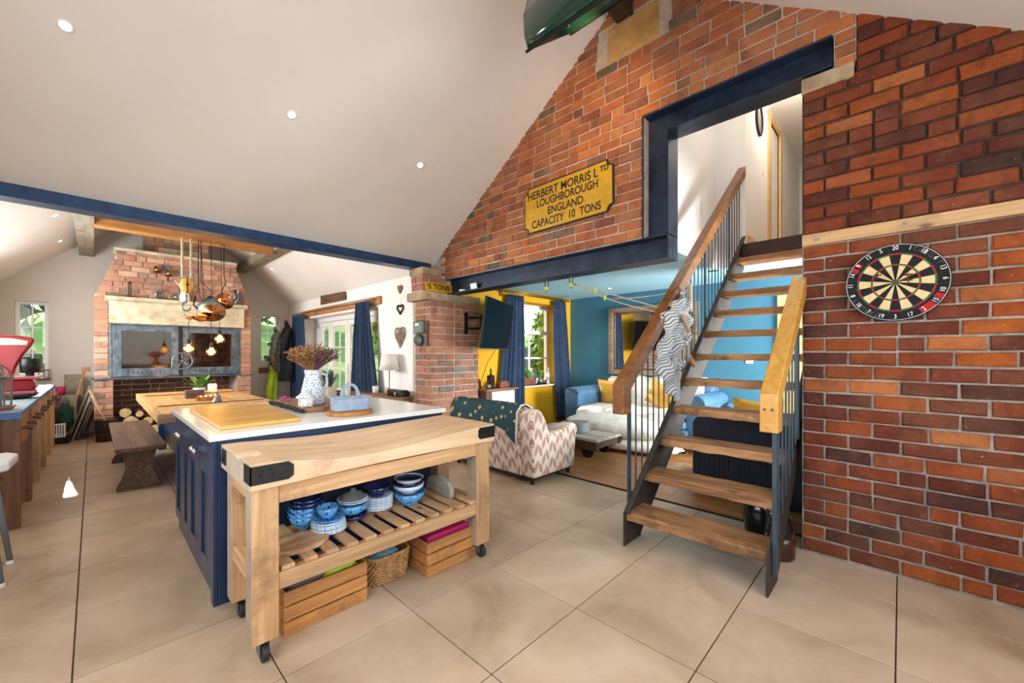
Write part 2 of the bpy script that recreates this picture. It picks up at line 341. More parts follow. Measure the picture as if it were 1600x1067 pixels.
# ------------------------------------------------------------------ mesh building
class MB:
    def __init__(s): s.v = []; s.f = []; s.m = []; s.uv = None
    def add(s, vs, fs, mi=0):
        o = len(s.v); s.v += [tuple(p) for p in vs]; s.f += [tuple(i + o for i in f) for f in fs]; s.m += [mi] * len(fs); return s
    def box(s, x0, x1, y0, y1, z0, z1, mi=0, M=None):
        vs = [Vector(p) for p in ((x0, y0, z0), (x1, y0, z0), (x1, y1, z0), (x0, y1, z0), (x0, y0, z1), (x1, y0, z1), (x1, y1, z1), (x0, y1, z1))]
        if M: vs = [M @ p for p in vs]
        return s.add(vs, [(0, 3, 2, 1), (4, 5, 6, 7), (0, 1, 5, 4), (1, 2, 6, 5), (2, 3, 7, 6), (3, 0, 4, 7)], mi)
    def prism(s, pts, axis, a, b, mi=0):
        """extrude 2D polygon; axis x: pts=(y,z); y: pts=(x,z); z: pts=(x,y)"""
        f = {'x': lambda p, t: (t, p[0], p[1]), 'y': lambda p, t: (p[0], t, p[1]), 'z': lambda p, t: (p[0], p[1], t)}[axis]
        n = len(pts); vs = [f(p, a) for p in pts] + [f(p, b) for p in pts]
        return s.add(vs, [tuple(range(n))[::-1], tuple(range(n, 2 * n))] + [(i, (i + 1) % n, n + (i + 1) % n, n + i) for i in range(n)], mi)
    def tube(s, pts, r, n=8, mi=0, cap=True):
        pts = [Vector(p) for p in pts]; k = len(pts); rr = r if isinstance(r, (list, tuple)) else [r] * k
        rings = []; up = None
        for i, p in enumerate(pts):
            d = (pts[min(i + 1, k - 1)] - pts[max(i - 1, 0)]).normalized()
            if up is None: up = Vector((0, 0, 1)) if abs(d.z) < 0.9 else Vector((1, 0, 0))
            a = d.cross(up).normalized(); up2 = a.cross(d).normalized(); up = up2
            rings.append([p + (a * math.cos(t) + up2 * math.sin(t)) * rr[i] for t in [2 * PI * j / n for j in range(n)]])
        vs = [q for ring in rings for q in ring]; fs = []
        for i in range(k - 1):
            for j in range(n):
                fs.append((i * n + j, i * n + (j + 1) % n, (i + 1) * n + (j + 1) % n, (i + 1) * n + j))
        if cap: fs += [tuple(range(n))[::-1], tuple((k - 1) * n + j for j in range(n))]
        return s.add(vs, fs, mi)
    def cyl(s, a, b, r, n=16, mi=0, r2=None): return s.tube([a, b], [r, r if r2 is None else r2], n, mi)
    def lathe(s, c, prof, n=24, mi=0, sx=1, sy=1):
        c = Vector(c); vs = []; fs = []; k = len(prof)
        for (r, z) in prof:
            for j in range(n):
                t = 2 * PI * j / n; vs.append((c.x + r * math.cos(t) * sx, c.y + r * math.sin(t) * sy, c.z + z))
        for i in range(k - 1):
            for j in range(n): fs.append((i * n + j, i * n + (j + 1) % n, (i + 1) * n + (j + 1) % n, (i + 1) * n + j))
        if prof[0][0] > 1e-5: fs.append(tuple(range(n))[::-1])
        if prof[-1][0] > 1e-5: fs.append(tuple((k - 1) * n + j for j in range(n)))
        return s.add(vs, fs, mi)
    def grid(s, fn, nu, nv, mi=0):
        vs = [fn(i / nu, j / nv) for j in range(nv + 1) for i in range(nu + 1)]; w = nu + 1
        o = len(s.v)
        s.add(vs, [(j * w + i, j * w + i + 1, (j + 1) * w + i + 1, (j + 1) * w + i) for j in range(nv) for i in range(nu)], mi)
        if s.uv is None: s.uv = {}
        for j in range(nv + 1):
            for i in range(nu + 1): s.uv[o + j * w + i] = (i / nu, j / nv)
        return s
    def build(s, name, mats, parent=None, bevel=0, smooth=False, thick=0, sub=0, kind=None, local=False, wl=None, segs=2):
        me = bpy.data.meshes.new(name)
        if parent is None:
            xs, ys, zs = zip(*s.v); org = Vector(((min(xs) + max(xs)) / 2, (min(ys) + max(ys)) / 2, min(zs)))
        else: org = wl if wl is not None else (Vector((0, 0, 0)) if local else wloc(parent))
        me.from_pydata([Vector(p) - org for p in s.v], [], s.f)
        if isinstance(mats, str): mats = [mats]
        for q in mats: me.materials.append(MATS[q])
        if len(mats) > 1: me.polygons.foreach_set('material_index', s.m)
        if smooth: me.polygons.foreach_set('use_smooth', [True] * len(me.polygons))
        if s.uv:
            uvl = me.uv_layers.new(name='UVMap')
            for lp in me.loops: uvl.data[lp.index].uv = s.uv.get(lp.vertex_index, (0, 0))
        bm = bmesh.new(); bm.from_mesh(me); bmesh.ops.recalc_face_normals(bm, faces=bm.faces)
        bm.to_mesh(me); bm.free(); me.update()
        o = bpy.data.objects.new(name, me); COL.objects.link(o)
        if parent is None: o.location = org
        else: o.parent = parent
        if thick: q = o.modifiers.new('thickness', 'SOLIDIFY'); q.thickness = thick; q.offset = 0
        if bevel: q = o.modifiers.new('bevel', 'BEVEL'); q.width = bevel; q.segments = segs; q.limit_method = 'ANGLE'
        if sub: q = o.modifiers.new('sub', 'SUBSURF'); q.levels = sub; q.render_levels = sub
        if kind: o['kind'] = kind
        return o
def wloc(o):
    v = Vector((0, 0, 0))
    while o is not None: v += o.location; o = o.parent
    return v
def tag(o, label=None, cat=None, group=None, kind=None):
    if label: o['label'] = label
    if cat: o['category'] = cat
    if group: o['group'] = group
    if kind: o['kind'] = kind
    return o
def thing(name, label, cat, loc, group=None, rz=0):
    o = bpy.data.objects.new(name, None); COL.objects.link(o); o.location = loc; o.rotation_euler = (0, 0, rz); o.empty_display_size = 0.1
    return tag(o, label, cat, group)
def struct(name, loc=(0, 0, 0), label=None):
    o = bpy.data.objects.new(name, None); COL.objects.link(o); o.location = loc; o['kind'] = 'structure'
    if label: o['label'] = label
    return o
def sbox(name, x0, x1, y0, y1, z0, z1, mat, parent=None, bevel=0, **k):
    o = MB().box(x0, x1, y0, y1, z0, z1).build(name, mat, parent, bevel, **k)
    if parent is None: o['kind'] = 'structure'
    return o
def bx(p, name, x0, x1, y0, y1, z0, z1, mat, bevel=0.003, **k): return MB().box(x0, x1, y0, y1, z0, z1).build(name, mat, p, bevel, **k)
def copy_tree(o, loc=None, parent=None, label=None):
    c = o.copy(); COL.objects.link(c)
    if parent is not None: c.parent = parent
    if loc is not None: c.location = loc
    if label: c['label'] = label
    for ch in list(o.children): copy_tree(ch, None, c)
    return c
def text(s, size, mat, parent, pos, right, up, ext=0.002, name='lettering', align='CENTER', sx=1.0, bold=0.0):
    cu = bpy.data.curves.new(name, 'FONT'); cu.body = s; cu.size = size; cu.extrude = ext; cu.align_x = align; cu.align_y = 'CENTER'; cu.offset = bold
    cu.materials.append(MATS[mat]); cu.resolution_u = 4
    o = bpy.data.objects.new(name, cu); COL.objects.link(o)
    r = Vector(right).normalized(); u = Vector(up).normalized(); n = r.cross(u)
    M = Matrix((r, u, n)).transposed().to_4x4() @ Matrix.Diagonal((sx, 1, 1, 1))
    M.translation = Vector(pos) - wloc(parent); o.parent = parent; o.matrix_local = M
    return o

# ------------------------------------------------------------------ brickwork
def brick_mesh(k):
    r = random.Random(100 + k); j = lambda a: r.uniform(-a, a)
    vs = []
    for y, ins in ((1.0, 0.0), (0.14, 0.0), (0.0, 1.0)):
        for (x, z) in ((0, 0), (1, 0), (1, 1), (0, 1)):
            ix = 0.03 * ins; iz = 0.10 * ins
            vs.append((x + (ix if x == 0 else -ix) + j(0.012), y + j(0.05 if ins else 0), z + (iz if z == 0 else -iz) + j(0.05)))
    fs = [(0, 1, 5, 4), (1, 2, 6, 5), (2, 3, 7, 6), (3, 0, 4, 7), (4, 5, 9, 8), (5, 6, 10, 9), (6, 7, 11, 10), (7, 4, 8, 11), (8, 9, 10, 11)]
    me = bpy.data.meshes.new('brick'); me.from_pydata(vs, [], fs); return me, vs, fs
BM = [brick_mesh(k) for k in range(10)]
BMESH = {}
def bmesh_for(mat, k):
    if (mat, k) not in BMESH:
        me = BM[k][0].copy(); me.materials.append(MATS[mat]); BMESH[(mat, k)] = me
    return BMESH[(mat, k)]
def lay(parent, axis, plane, intervals, z0, z1, mat, course=0.0875, L=0.235, joint=0.012, proud=0.010, first=None, seed=1, limit=300, header=0.25, skip=None, depth=0.06):
    """axis 'x': wall plane X=plane facing -X, u = -Y ; axis 'y': plane Y=plane facing -Y, u = X. intervals(z)->[(u0,u1)]"""
    r = random.Random(seed); items = []; z = z0; c = 0
    while z + course * 0.5 < z1:
        h = min(course, z1 - z)
        for (ua, ub) in intervals(z + h / 2):
            u = ua; k = 0
            while u < ub - 0.02:
                l = L * r.uniform(0.95, 1.03)
                if k == 0: l = (L * 0.5 if c % 2 else L)
                elif r.random() < header: l = L * 0.5
                if ub - u - l < 0.07: l = ub - u
                if not (skip and skip(u, u + l, z, z + h)): items.append((u, u + l, z, z + h))
                u += l; k += 1
        z += course; c += 1
    if first: items.sort(key=first)
    pl = wloc(parent); extra = MB()
    for n, (a, b_, za, zb) in enumerate(items):
        k = r.randrange(len(BM)); out = proud + r.uniform(-0.004, 0.006); jz = joint * 0.5
        su, sz = b_ - a - joint, zb - za - joint
        if n < limit:
            o = bpy.data.objects.new('brick', bmesh_for(mat, k)); COL.objects.link(o); o.parent = parent
            if axis == 'y': o.location = Vector((a + jz, plane - out, za + jz)) - pl
            else: o.location = Vector((plane - out, -(a + jz), za + jz)) - pl; o.rotation_euler = (0, 0, -PI / 2)
            o.scale = (su, depth, sz)
        else:
            vs = []
            for (x, y, zz) in BM[k][1]:
                if axis == 'y': vs.append((a + jz + x * su, plane - out + y * depth, za + jz + zz * sz))
                else: vs.append((plane - out + y * depth, -(a + jz + x * su), za + jz + zz * sz))
            extra.add(vs, BM[k][2])
    if extra.v: extra.build('brickwork', mat, parent, kind='stuff')
    return len(items)

def wall_boxes(mb, axis, p0, p1, u0, u1, z0, z1, holes, mi=0):
    """solid wall between planes p0,p1 with rectangular holes (u0,u1,z0,z1)"""
    us = sorted({u0, u1, *[h[0] for h in holes], *[h[1] for h in holes]}); zs = sorted({z0, z1, *[h[2] for h in holes], *[h[3] for h in holes]})
    for i in range(len(us) - 1):
        for j in range(len(zs) - 1):
            cu, cz = (us[i] + us[i + 1]) / 2, (zs[j] + zs[j + 1]) / 2
            if any(h[0] < cu < h[1] and h[2] < cz < h[3] for h in holes): continue
            if axis == 'x': mb.box(p0, p1, us[i], us[i + 1], zs[j], zs[j + 1], mi)
            else: mb.box(us[i], us[i + 1], p0, p1, zs[j], zs[j + 1], mi)
    return mb

# ================================================================== SETTING
zl = lambda y: 5.79 - 0.69 * y          # hall ceiling, kitchen side
zr = lambda y: 3.30 + 0.72 * y          # hall ceiling, camera side
RY, RZ = 1.77, 4.57                      # hall ridge
KX, KZ = 1.04, 4.22                      # kitchen ridge
# floor : stone tiles on a grout bed
fl = struct('floor')
MB().box(-1.4, 3.575, -1.4, 10.4, -0.12, -0.006).build('grout_bed', 'grout', fl)
tm = None
def tile_mesh(w, d):
    mb = MB(); g = 0.003
    mb.prism([(g, g), (w - g, g), (w - g, d - g), (g, d - g)], 'z', -0.015, -0.001)
    a = g + 0.002
    mb.add([(g, g, -0.001), (w - g, g, -0.001), (w - g, d - g, -0.001), (g, d - g, -0.001), (a, a, 0), (w - a, a, 0), (w - a, d - a, 0), (a, d - a, 0)],
           [(0, 1, 5, 4), (1, 2, 6, 5), (2, 3, 7, 6), (3, 0, 4, 7), (4, 5, 6, 7)])
    me = bpy.data.meshes.new('tile'); me.from_pydata(mb.v, [], mb.f); me.materials.append(MATS['floor_tile']); return me
tm = tile_mesh(0.6, 0.6); tm_e = tile_mesh(0.035, 0.6)
for i in range(-2, 6):
    for j in range(-2, 17):
        x, y = -0.06 + 0.6 * i, 0.016 + 0.6 * j
        if y > 10.1 : continue
        o = bpy.data.objects.new('tile', tm); COL.objects.link(o); o.parent = fl; o.location = (x, y, RN.uniform(-0.0008, 0.0006))
lf = struct('floor_lounge')
MB().box(3.575, 6.8, -1.2, 5.0, -0.12, -0.012).build('subfloor', 'grout', lf)
for i in range(22):
    x = 3.58 + i * 0.14; y = -1.0 - RN.uniform(0, 1.0)
    while y < 4.75:
        l = RN.uniform(1.0, 1.5); y1 = min(y + l, 4.75); y0 = max(y, -1.1)
        if y1 > y0 + 0.05: bx(lf, 'plank', x + 0.0012, x + 0.1388, y0 + 0.001, y1 - 0.001, -0.012, 0.0, 'oak_floor', 0.0012, segs=1)
        y += l
sbox('trim_1', 3.57, 3.582, 0.48, 4.42, -0.01, 0.004, 'black_iron')

# kitchen back wall
wb = struct('wall_back')
m_ = wall_boxes(MB(), 'y', 10.08, 10.5, -1.4, 3.5, 0, 2.43, [(-0.87, -0.51, 0.95, 2.17), (2.548, 2.914, 1.16, 2.18)])
m_.prism([(-1.4, 2.43), (3.5, 2.43), (3.5, 2.43), (KX, 4.5), (-1.4, 2.43)][:4], 'y', 10.08, 10.5)
m_.build('plaster_face', 'plaster_grey', wb)
wr = struct('wall_kitchen_right')
wall_boxes(MB(), 'x', 3.1, 3.5, 4.79, 10.3, 0, 2.7, [(5.9, 9.1, 0.0, 2.05)]).build('plaster_face', 'plaster_white', wr)
wlft = struct('wall_left')
m_ = wall_boxes(MB(), 'x', -1.4, -1.03, -1.4, 10.4, 0, 2.9, [(-0.1, 2.3, 1.0, 2.5), (5.7, 8.3, 1.25, 2.35)])
m_.prism([(-1.4, 2.9), (4.2, 2.9), (RY, 4.75)], 'x', -1.4, -1.03)
m_.build('plaster_face', 'plaster', wlft)
wrear = struct('wall_rear')
wall_boxes(MB(), 'y', -1.5, -1.1, -1.4, 3.4, 0, 2.7, [(0.0, 2.6, 0.9, 2.35)]).build('plaster_face', 'plaster', wrear)
# ceilings
ck = struct('ceiling_kitchen')
MB().prism([(KX, KZ), (KX, KZ + 0.2), (3.5, KZ + 0.2 - 0.87 * (3.5 - KX)), (3.5, KZ - 0.87 * (3.5 - KX))], 'y', 4.72, 10.4).build('slope', 'plaster', ck)
MB().prism([(KX, KZ), (KX, KZ + 0.2), (-1.4, KZ + 0.2 - 0.87 * (KX + 1.4)), (-1.4, KZ - 0.87 * (KX + 1.4))], 'y', 4.72, 10.4).build('slope', 'plaster', ck)
MB().prism([(-1.4, 2.625), (3.3, 2.625), (3.3, 2.75), (KX, 4.5), (-1.4, 2.75)], 'y', 4.69, 4.75).build('gable_panel', 'plaster', ck)
ch = struct('ceiling')
MB().prism([(RY, RZ), (RY, RZ + 0.2), (4.72, zl(4.72) + 0.2), (4.72, zl(4.72))], 'x', -1.4, 3.62).build('slope', 'plaster', ch)
MB().prism([(RY, RZ), (RY, RZ + 0.2), (-1.5, zr(-1.5) + 0.2), (-1.5, zr(-1.5))], 'x', -1.4, 3.62).build('slope', 'plaster', ch)
# lounge
ly = struct('wall_lounge_window')
wall_boxes(MB(), 'y', 4.70, 5.1, 3.86, 6.9, 0, 2.45, [(5.1, 6.2, 0.76, 2.23)]).build('yellow_face', 'yellow_paint', ly)
bxs = bx(ly, 'window_board', 5.05, 6.24, 4.66, 5.0, 0.735, 0.76, 'white_gloss', 0.004)
lb = struct('wall_lounge_far')
wall_boxes(MB(), 'x', 6.54, 6.9, -1.2, 5.1, 0, 2.45, [(0.35, 1.2, 0.0, 2.05)]).build('blue_face', 'blue_paint', lb)
sbox('wall_lounge_side', 3.3, 6.9, -1.5, -1.1, 0, 0.5, 'blue_paint'); sbox('wall_lounge_side', 3.3, 4.1, -1.5, -1.1, 0.5, 2.45, 'blue_paint')
sbox('wall_lounge_side', 6.3, 6.9, -1.5, -1.1, 0.5, 2.45, 'blue_paint'); sbox('wall_lounge_side', 4.1, 6.3, -1.5, -1.1, 2.2, 2.45, 'blue_paint')
cl = struct('ceiling_lounge')
m_ = MB(); m_.box(3.5, 6.9, 1.80, 5.1, 2.39, 2.6); m_.box(3.5, 5.6, 1.692, 1.80, 2.39, 2.392); m_.box(5.6, 6.9, -1.2, 1.80, 2.39, 2.6); m_.box(5.502, 5.6, -1.2, 1.80, 2.39, 2.392); m_.box(3.6, 5.6, -1.2, 0.3, 2.39, 2.6); m_.box(3.6, 5.5, 0.3, 0.448, 2.39, 2.392)
m_.build('ceiling_face', 'pale_blue_paint', cl)
sbox('baseboard_far', 6.52, 6.54, 1.3, 4.7, 0, 0.14, 'blue_paint', bevel=0.004)
# stairwell and landing upstairs
su_ = struct('wall_stairwell')
MB().box(3.5, 5.5, 1.69, 1.8, 2.392, 5.0).build('plaster_face', 'plaster_white', su_)
MB().box(5.5, 5.6, 1.36, 1.8, 2.392, 5.0).build('return_face', 'plaster_white', su_)
m_ = wall_boxes(MB(), 'y', 1.36, 1.46, 5.6, 9.2, 2.61, 5.0, [(6.72, 7.35, 2.61, 4.68)]); m_.build('corridor_face', 'plaster_white', su_)
MB().box(3.62, 9.2, 0.3, 0.45, 2.392, 5.0).build('side_face', 'plaster_white', su_)
MB().box(9.1, 9.2, 0.4, 1.4, 2.5, 5.0).build('end_face', 'plaster_white', su_)
sbox('ceiling_upstairs', 3.55, 9.2, 0.3, 1.8, 4.86, 4.95, 'plaster_white')
sbox('floor_upstairs', 5.5, 9.2, 0.45, 1.36, 2.5, 2.61, 'white_oak')
sbox('trim_2', 5.44, 5.5, 0.47, 1.36, 2.47, 2.615, 'walnut', bevel=0.004)
sbox('baseboard_upstairs', 5.6, 6.62, 1.345, 1.36, 2.61, 2.78, 'white_oak', bevel=0.003)
d2 = struct('door_2')
MB().box(6.62, 6.72, 1.33, 1.47, 2.61, 4.78).box(7.35, 7.45, 1.33, 1.47, 2.61, 4.78).box(6.72, 7.35, 1.335, 1.465, 4.68, 4.78).build('door_frame', 'white_oak', d2, 0.004)
dl = bx(d2, 'door_leaf', 6.73, 7.34, 1.37, 1.41, 2.615, 4.67, 'white_gloss', 0.003)
for zz in (3.0, 4.35): MB().box(6.725, 6.735, 1.355, 1.37, zz, zz + 0.1).build('hinge', 'black_metal', dl)
d3 = struct('door_3')
MB().box(6.50, 6.56, 1.12, 1.22, 0, 2.12).box(6.50, 6.56, 0.33, 0.43, 0, 2.12).box(6.502, 6.558, 0.43, 1.12, 2.02, 2.12).build('door_frame', 'white_oak', d3, 0.004)
bx(d3, 'door_leaf', 6.57, 6.61, 0.43, 1.12, 0.005, 2.02, 'white_oak')
sw = MB().box(6.53, 6.54, 1.52, 1.61, 1.18, 1.27).build('light_switch', 'white_gloss', None, 0.002); tag(sw, 'white light switch plate on the blue wall behind the stair treads', 'switch')
sw = MB().box(6.3, 6.36, 1.352, 1.36, 3.75, 3.83).build('light_switch', 'white_gloss', None, 0.002); tag(sw, 'white switch plate on the upstairs landing wall', 'switch')

# gable brick wall with the framed stair opening
gw = struct('wall_gable')
m_ = MB().prism([(1.60, 2.325), (4.6, 2.325), (4.6, 2.63), (RY, RZ + 0.03), (1.60, 4.46)], 'x', 3.312, 3.6)
m_.prism([(1.60, 3.377), (1.60, 4.47), (0.2, 3.46), (0.2, 3.155), (0.31, 3.155), (0.31, 3.377)], 'x', 3.312, 3.6)
m_.build('mortar_bed', 'mortar', gw)
def giv(z):
    r = []
    if z < 3.377:
        r.append((-min(4.55, (5.79 - z) / 0.69 + 0.12), -1.616))
        if z > 3.155: r.append((-0.31, -0.2))
    else:
        a, b_ = -((5.79 - z) / 0.69 + 0.12), -((z - 3.30) / 0.72 - 0.12)
        if b_ > a: r.append((a, min(b_, -0.2)))
    return r
gskip = lambda a, b_, za, zb: (b_ > -1.96 and a < -1.46 and zb > 4.0 and za < 4.3)
lay(gw, 'x', 3.31, giv, 2.327, 4.56, 'brick_gable', seed=3, skip=gskip, header=0.3)
MB().box(3.298, 3.5, 1.47, 1.95, 4.0, 4.315).build('stone_block', 'sandstone_warm', gw, 0.012)
# dartboard wall
dw = struct('wall_right')
MB().box(3.312, 3.9, -1.4, 0.478, 0, 2.07).build('mortar_bed', 'mortar_grey', dw)
MB().prism([(0.478, 2.07), (0.478, 3.05), (0.2, 3.05), (0.2, 3.47), (-1.4, 2.3), (-1.4, 2.07)], 'x', 3.316, 3.9).build('mortar_bed', 'mortar_dark', dw)
lay(dw, 'x', 3.31, lambda z: [(-0.474, 1.15)], 0.012, 2.035, 'brick_dark', course=0.0881, seed=5, header=0.1)
def div_(z):
    ua = -0.474 if z < 3.05 else -0.2
    return [(ua, min(1.15, -((z - 3.30) / 0.72) + 0.13 if z > 2.5 else 1.15))]
lay(dw, 'x', 3.31, div_, 2.112, 3.5, 'brick_dark', course=0.0881, seed=8, header=0.12, proud=0.014)
MB().box(3.29, 3.5, 0.209, 0.482, 3.052, 3.156).build('padstone', 'sandstone', dw, 0.012)
MB().box(3.285, 3.4, -1.1, 0.476, 2.036, 2.110).build('timber_batten', 'pine_y', dw, 0.004)
MB().cyl((3.276, 0.395, 2.07), (3.286, 0.395, 2.07), 0.011, 12).cyl((3.276, -0.02, 2.08), (3.286, -0.02, 2.08), 0.007, 12).build('bolt', 'galvanised', dw)
# brick pier with stone ledges
pr = struct('pillar')
MB().box(3.068, 3.878, 4.432, 4.86, 0, 2.03).box(2.945, 3.32, 4.432, 4.69, 2.13, 2.37).box(3.3, 3.6, 4.44, 4.86, 2.1, 2.63).build('mortar_bed', 'mortar', pr)
n = lay(pr, 'y', 4.432, lambda z: [(3.055, 3.448), (3.456, 3.89)], 0.012, 2.02, 'brick_pier', seed=21, header=0.35, limit=118, first=lambda q: -q[3])
n = lay(pr, 'x', 3.068, lambda z: [(-4.79, -4.42)], 0.012, 2.02, 'brick_pier', seed=22, header=0.45, limit=70, first=lambda q: -q[3])
lay(pr, 'y', 4.432, lambda z: [(2.93, 3.31)], 2.14, 2.345, 'brick_pier', course=0.1, seed=23, header=0.3, limit=20)
lay(pr, 'x', 2.945, lambda z: [(-4.70, -4.42)], 2.14, 2.345, 'brick_pier', course=0.1, seed=24, header=0.3, limit=20)
MB().box(2.95, 3.55, 4.385, 4.83, 2.022, 2.135).build('ledge_stone', 'sandstone', pr, 0.014)
MB().box(3.555, 3.90, 4.395, 4.83, 2.022, 2.132).build('ledge_stone', 'sandstone', pr, 0.012)
MB().box(2.92, 3.22, 4.40, 4.72, 2.345, 2.443).build('cap_stone', 'sandstone', pr, 0.012)
# steel beams
def ibeam(mb, axis, a, b_, pc, hw, z0, z1, tf=0.013, tw=0.01):
    if axis == 'x': mb.box(a, b_, pc - hw, pc + hw, z0, z0 + tf).box(a, b_, pc - hw, pc + hw, z1 - tf, z1).box(a, b_, pc - tw / 2, pc + tw / 2, z0, z1)
    else: mb.box(pc - hw, pc + hw, a, b_, z0, z0 + tf).box(pc - hw, pc + hw, a, b_, z1 - tf, z1).box(pc - tw / 2, pc + tw / 2, a, b_, z0, z1)
    return mb
bm_ = ibeam(MB(), 'x', -1.03, 3.24, 4.68, 0.085, 2.445, 2.632).build('steel_beam', 'navy_steel', None, 0.002); tag(bm_, 'blue painted steel beam spanning the ceiling above the kitchen', 'beam')
sf = thing('steel_opening_frame', 'dark navy steel frame stepping around the stair opening', 'frame', (3.4, 2.8, 2.12))
ibeam(MB(), 'y', 1.385, 4.44, 3.40, 0.1, 2.12, 2.322).build('lower_beam', 'dark_navy_steel', sf, 0.002)
MB().box(3.3, 3.5, 1.385, 1.398, 2.134, 3.188).box(3.3, 3.5, 1.603, 1.616, 2.31, 3.363).box(3.395, 3.405, 1.3985, 1.6025, 2.3225, 3.363).build('upright', 'dark_navy_steel', sf, 0.002)
ibeam(MB(), 'y', 0.32, 1.3983, 3.40, 0.1, 3.175, 3.377).box(3.3, 3.5, 1.3983, 1.616, 3.364, 3.377).build('upper_beam', 'dark_navy_steel', sf, 0.002)
# timber: ridge beam of the hall, purlins and tie beam in the kitchen
rb = MB().box(-1.03, 3.31, 1.70, 1.86, 4.32, 4.62).build('ridge_beam', 'dark_timber', None, 0.006); tag(rb, 'dark timber ridge beam resting on the sandstone block', 'beam')
p = MB().box(-0.17, 0.01, 4.76, 10.08, 3.00, 3.165).build('purlin', 'purlin_wood', None, 0.006); tag(p, 'weathered timber purlin over the brown workbench side of the kitchen', 'beam')
p = MB().box(2.07, 2.25, 4.76, 10.08, 3.03, 3.165).build('purlin', 'purlin_wood', None, 0.006); tag(p, 'weathered timber purlin over the patio door side of the kitchen', 'beam')
p = MB().box(0.01, 2.07, 7.5, 7.68, 2.985, 3.24).build('tie_beam', 'oak_beam', None, 0.008); tag(p, 'orange oak tie beam from which the pans and bulbs hang', 'beam')

# windows
def window(name, axis, plane, u0, u1, z0, z1, fw=0.045, mull=(), trans=(), hlights=(), depth=0.05, mat='white_gloss', bar=0.018):
    w = struct(name); P = (lambda a, b_, c, d, y0, y1: MB().box(a, b_, y0, y1, c, d)) if axis == 'y' else (lambda a, b_, c, d, y0, y1: MB().box(y0, y1, a, b_, c, d))
    pl0, pl1 = plane, plane + depth
    fr = P(u0, u0 + fw, z0, z1, pl0, pl1)
    for q in (P(u1 - fw, u1, z0, z1, pl0, pl1), P(u0 + fw, u1 - fw, z0, z0 + fw, pl0, pl1), P(u0 + fw, u1 - fw, z1 - fw, z1, pl0, pl1)): fr.add(q.v, q.f)
    fr.build('window_frame', mat, w, 0.003)
    for t in trans: P(u0 + fw, u1 - fw, t - 0.035, t + 0.035, pl0, pl1).build('transom', mat, w, 0.003)
    for t in mull: P(t - bar / 2, t + bar / 2, z0 + fw, z1 - fw, pl0 + 0.01, pl1 - 0.014).build('glazing_bar', mat, w)
    for t in hlights: P(u0 + fw, u1 - fw, t - bar / 2, t + bar / 2, pl0 + 0.012, pl1 - 0.012).build('glazing_bar', mat, w)
    us = [u0 + fw, *mull, u1 - fw]; zs = [z0 + fw, *sorted([*trans, *hlights]), z1 - fw]
    for i in range(len(us) - 1):
        for j in range(len(zs) - 1): P(us[i], us[i + 1], zs[j], zs[j + 1], plane + depth / 2 - 0.002, plane + depth / 2 + 0.002).build('pane', 'pane_glass', w)
    return w
window('window_1', 'y', 10.2, -0.87, -0.51, 0.95, 2.17, 0.05, mull=(-0.69,), hlights=(1.33, 1.75))
window('window_2', 'y', 10.25, 2.548, 2.914, 1.16, 2.18, 0.03, mull=(2.73,), hlights=(1.5, 1.84), mat='white_gloss', bar=0.010)
w3 = window('window_3', 'y', 4.98, 5.1, 6.2, 0.76, 2.23, 0.06, mull=(5.65,), trans=(1.72,), hlights=(1.24,), bar=0.03)
# french doors
d1 = struct('door_1')
yy = [5.92, 6.7, 7.48, 8.26, 9.08]
MB().box(3.3, 3.37, 5.94, 9.06, 1.97, 2.05).box(3.3, 3.37, 5.9, 5.94, 0, 2.05).box(3.3, 3.37, 9.06, 9.1, 0, 2.05).build('door_frame', 'white_gloss', d1, 0.003)
for i in range(4):
    a, b_ = yy[i], yy[i + 1]
    lf_ = MB().box(3.31, 3.36, a + 0.01, a + 0.10, 0.02, 1.96).box(3.31, 3.36, b_ - 0.10, b_ - 0.01, 0.02, 1.96).box(3.31, 3.36, a + 0.1, b_ - 0.1, 0.02, 0.22).box(3.31, 3.36, a + 0.1, b_ - 0.1, 1.86, 1.96).build('door_leaf', 'white_gloss', d1, 0.003)
    MB().box(3.332, 3.338, a + 0.1, b_ - 0.1, 0.22, 1.86).build('pane', 'pane_glass', lf_)
    MB().box(3.322, 3.348, (a + b_) / 2 - 0.008, (a + b_) / 2 + 0.008, 0.22, 1.86).build('glazing_bar', 'white_gloss', lf_)
    for zz in (0.63, 1.04, 1.45): MB().box(3.322, 3.348, a + 0.1, b_ - 0.1, zz - 0.008, zz + 0.008).build('glazing_bar', 'white_gloss', lf_)
MB().box(3.27, 3.31, 7.40, 7.43, 0.95, 1.15).tube([(3.29, 7.415, 1.05), (3.25, 7.415, 1.05), (3.25, 7.53, 1.05)], 0.009, 8).build('door_handle', 'white_gloss', d1, 0.002)
# recessed ceiling lights (lamps that are on) with their own spots
def downlight(pos, nrm, label, energy, r=0.034, spread=2.3):
    nrm = Vector(nrm).normalized(); c = Vector(pos)
    t = thing('ceiling_light', label, 'light', c, 'recessed downlights')
    q = nrm.to_track_quat('Z', 'Y').to_matrix().to_4x4()
    mb = MB().lathe((0, 0, 0), [(r * 0.78, -0.002), (r * 0.8, 0.006), (r * 1.15, 0.005), (r * 1.2, -0.002)], 24); mb.v = [tuple(q @ Vector(v)) for v in mb.v]
    mb.build('rim', 'white_gloss', t, local=True, smooth=True)
    mb = MB().lathe((0, 0, 0), [(0.0, 0.001), (r * 0.78, 0.001)], 20); mb.v = [tuple(q @ Vector(v)) for v in mb.v]
    mb.build('lamp_disc', 'downlight_glow', t, local=True)
    l = lamp('downlight', 'SPOT', c + nrm * 0.03, energy, (1, 0.9, 0.76), c + nrm * 0.5 + Vector((0, 0, -1)), 0.05); l.data.spot_size = spread; l.data.spot_blend = 0.6
nh = (0, -0.69, -1)
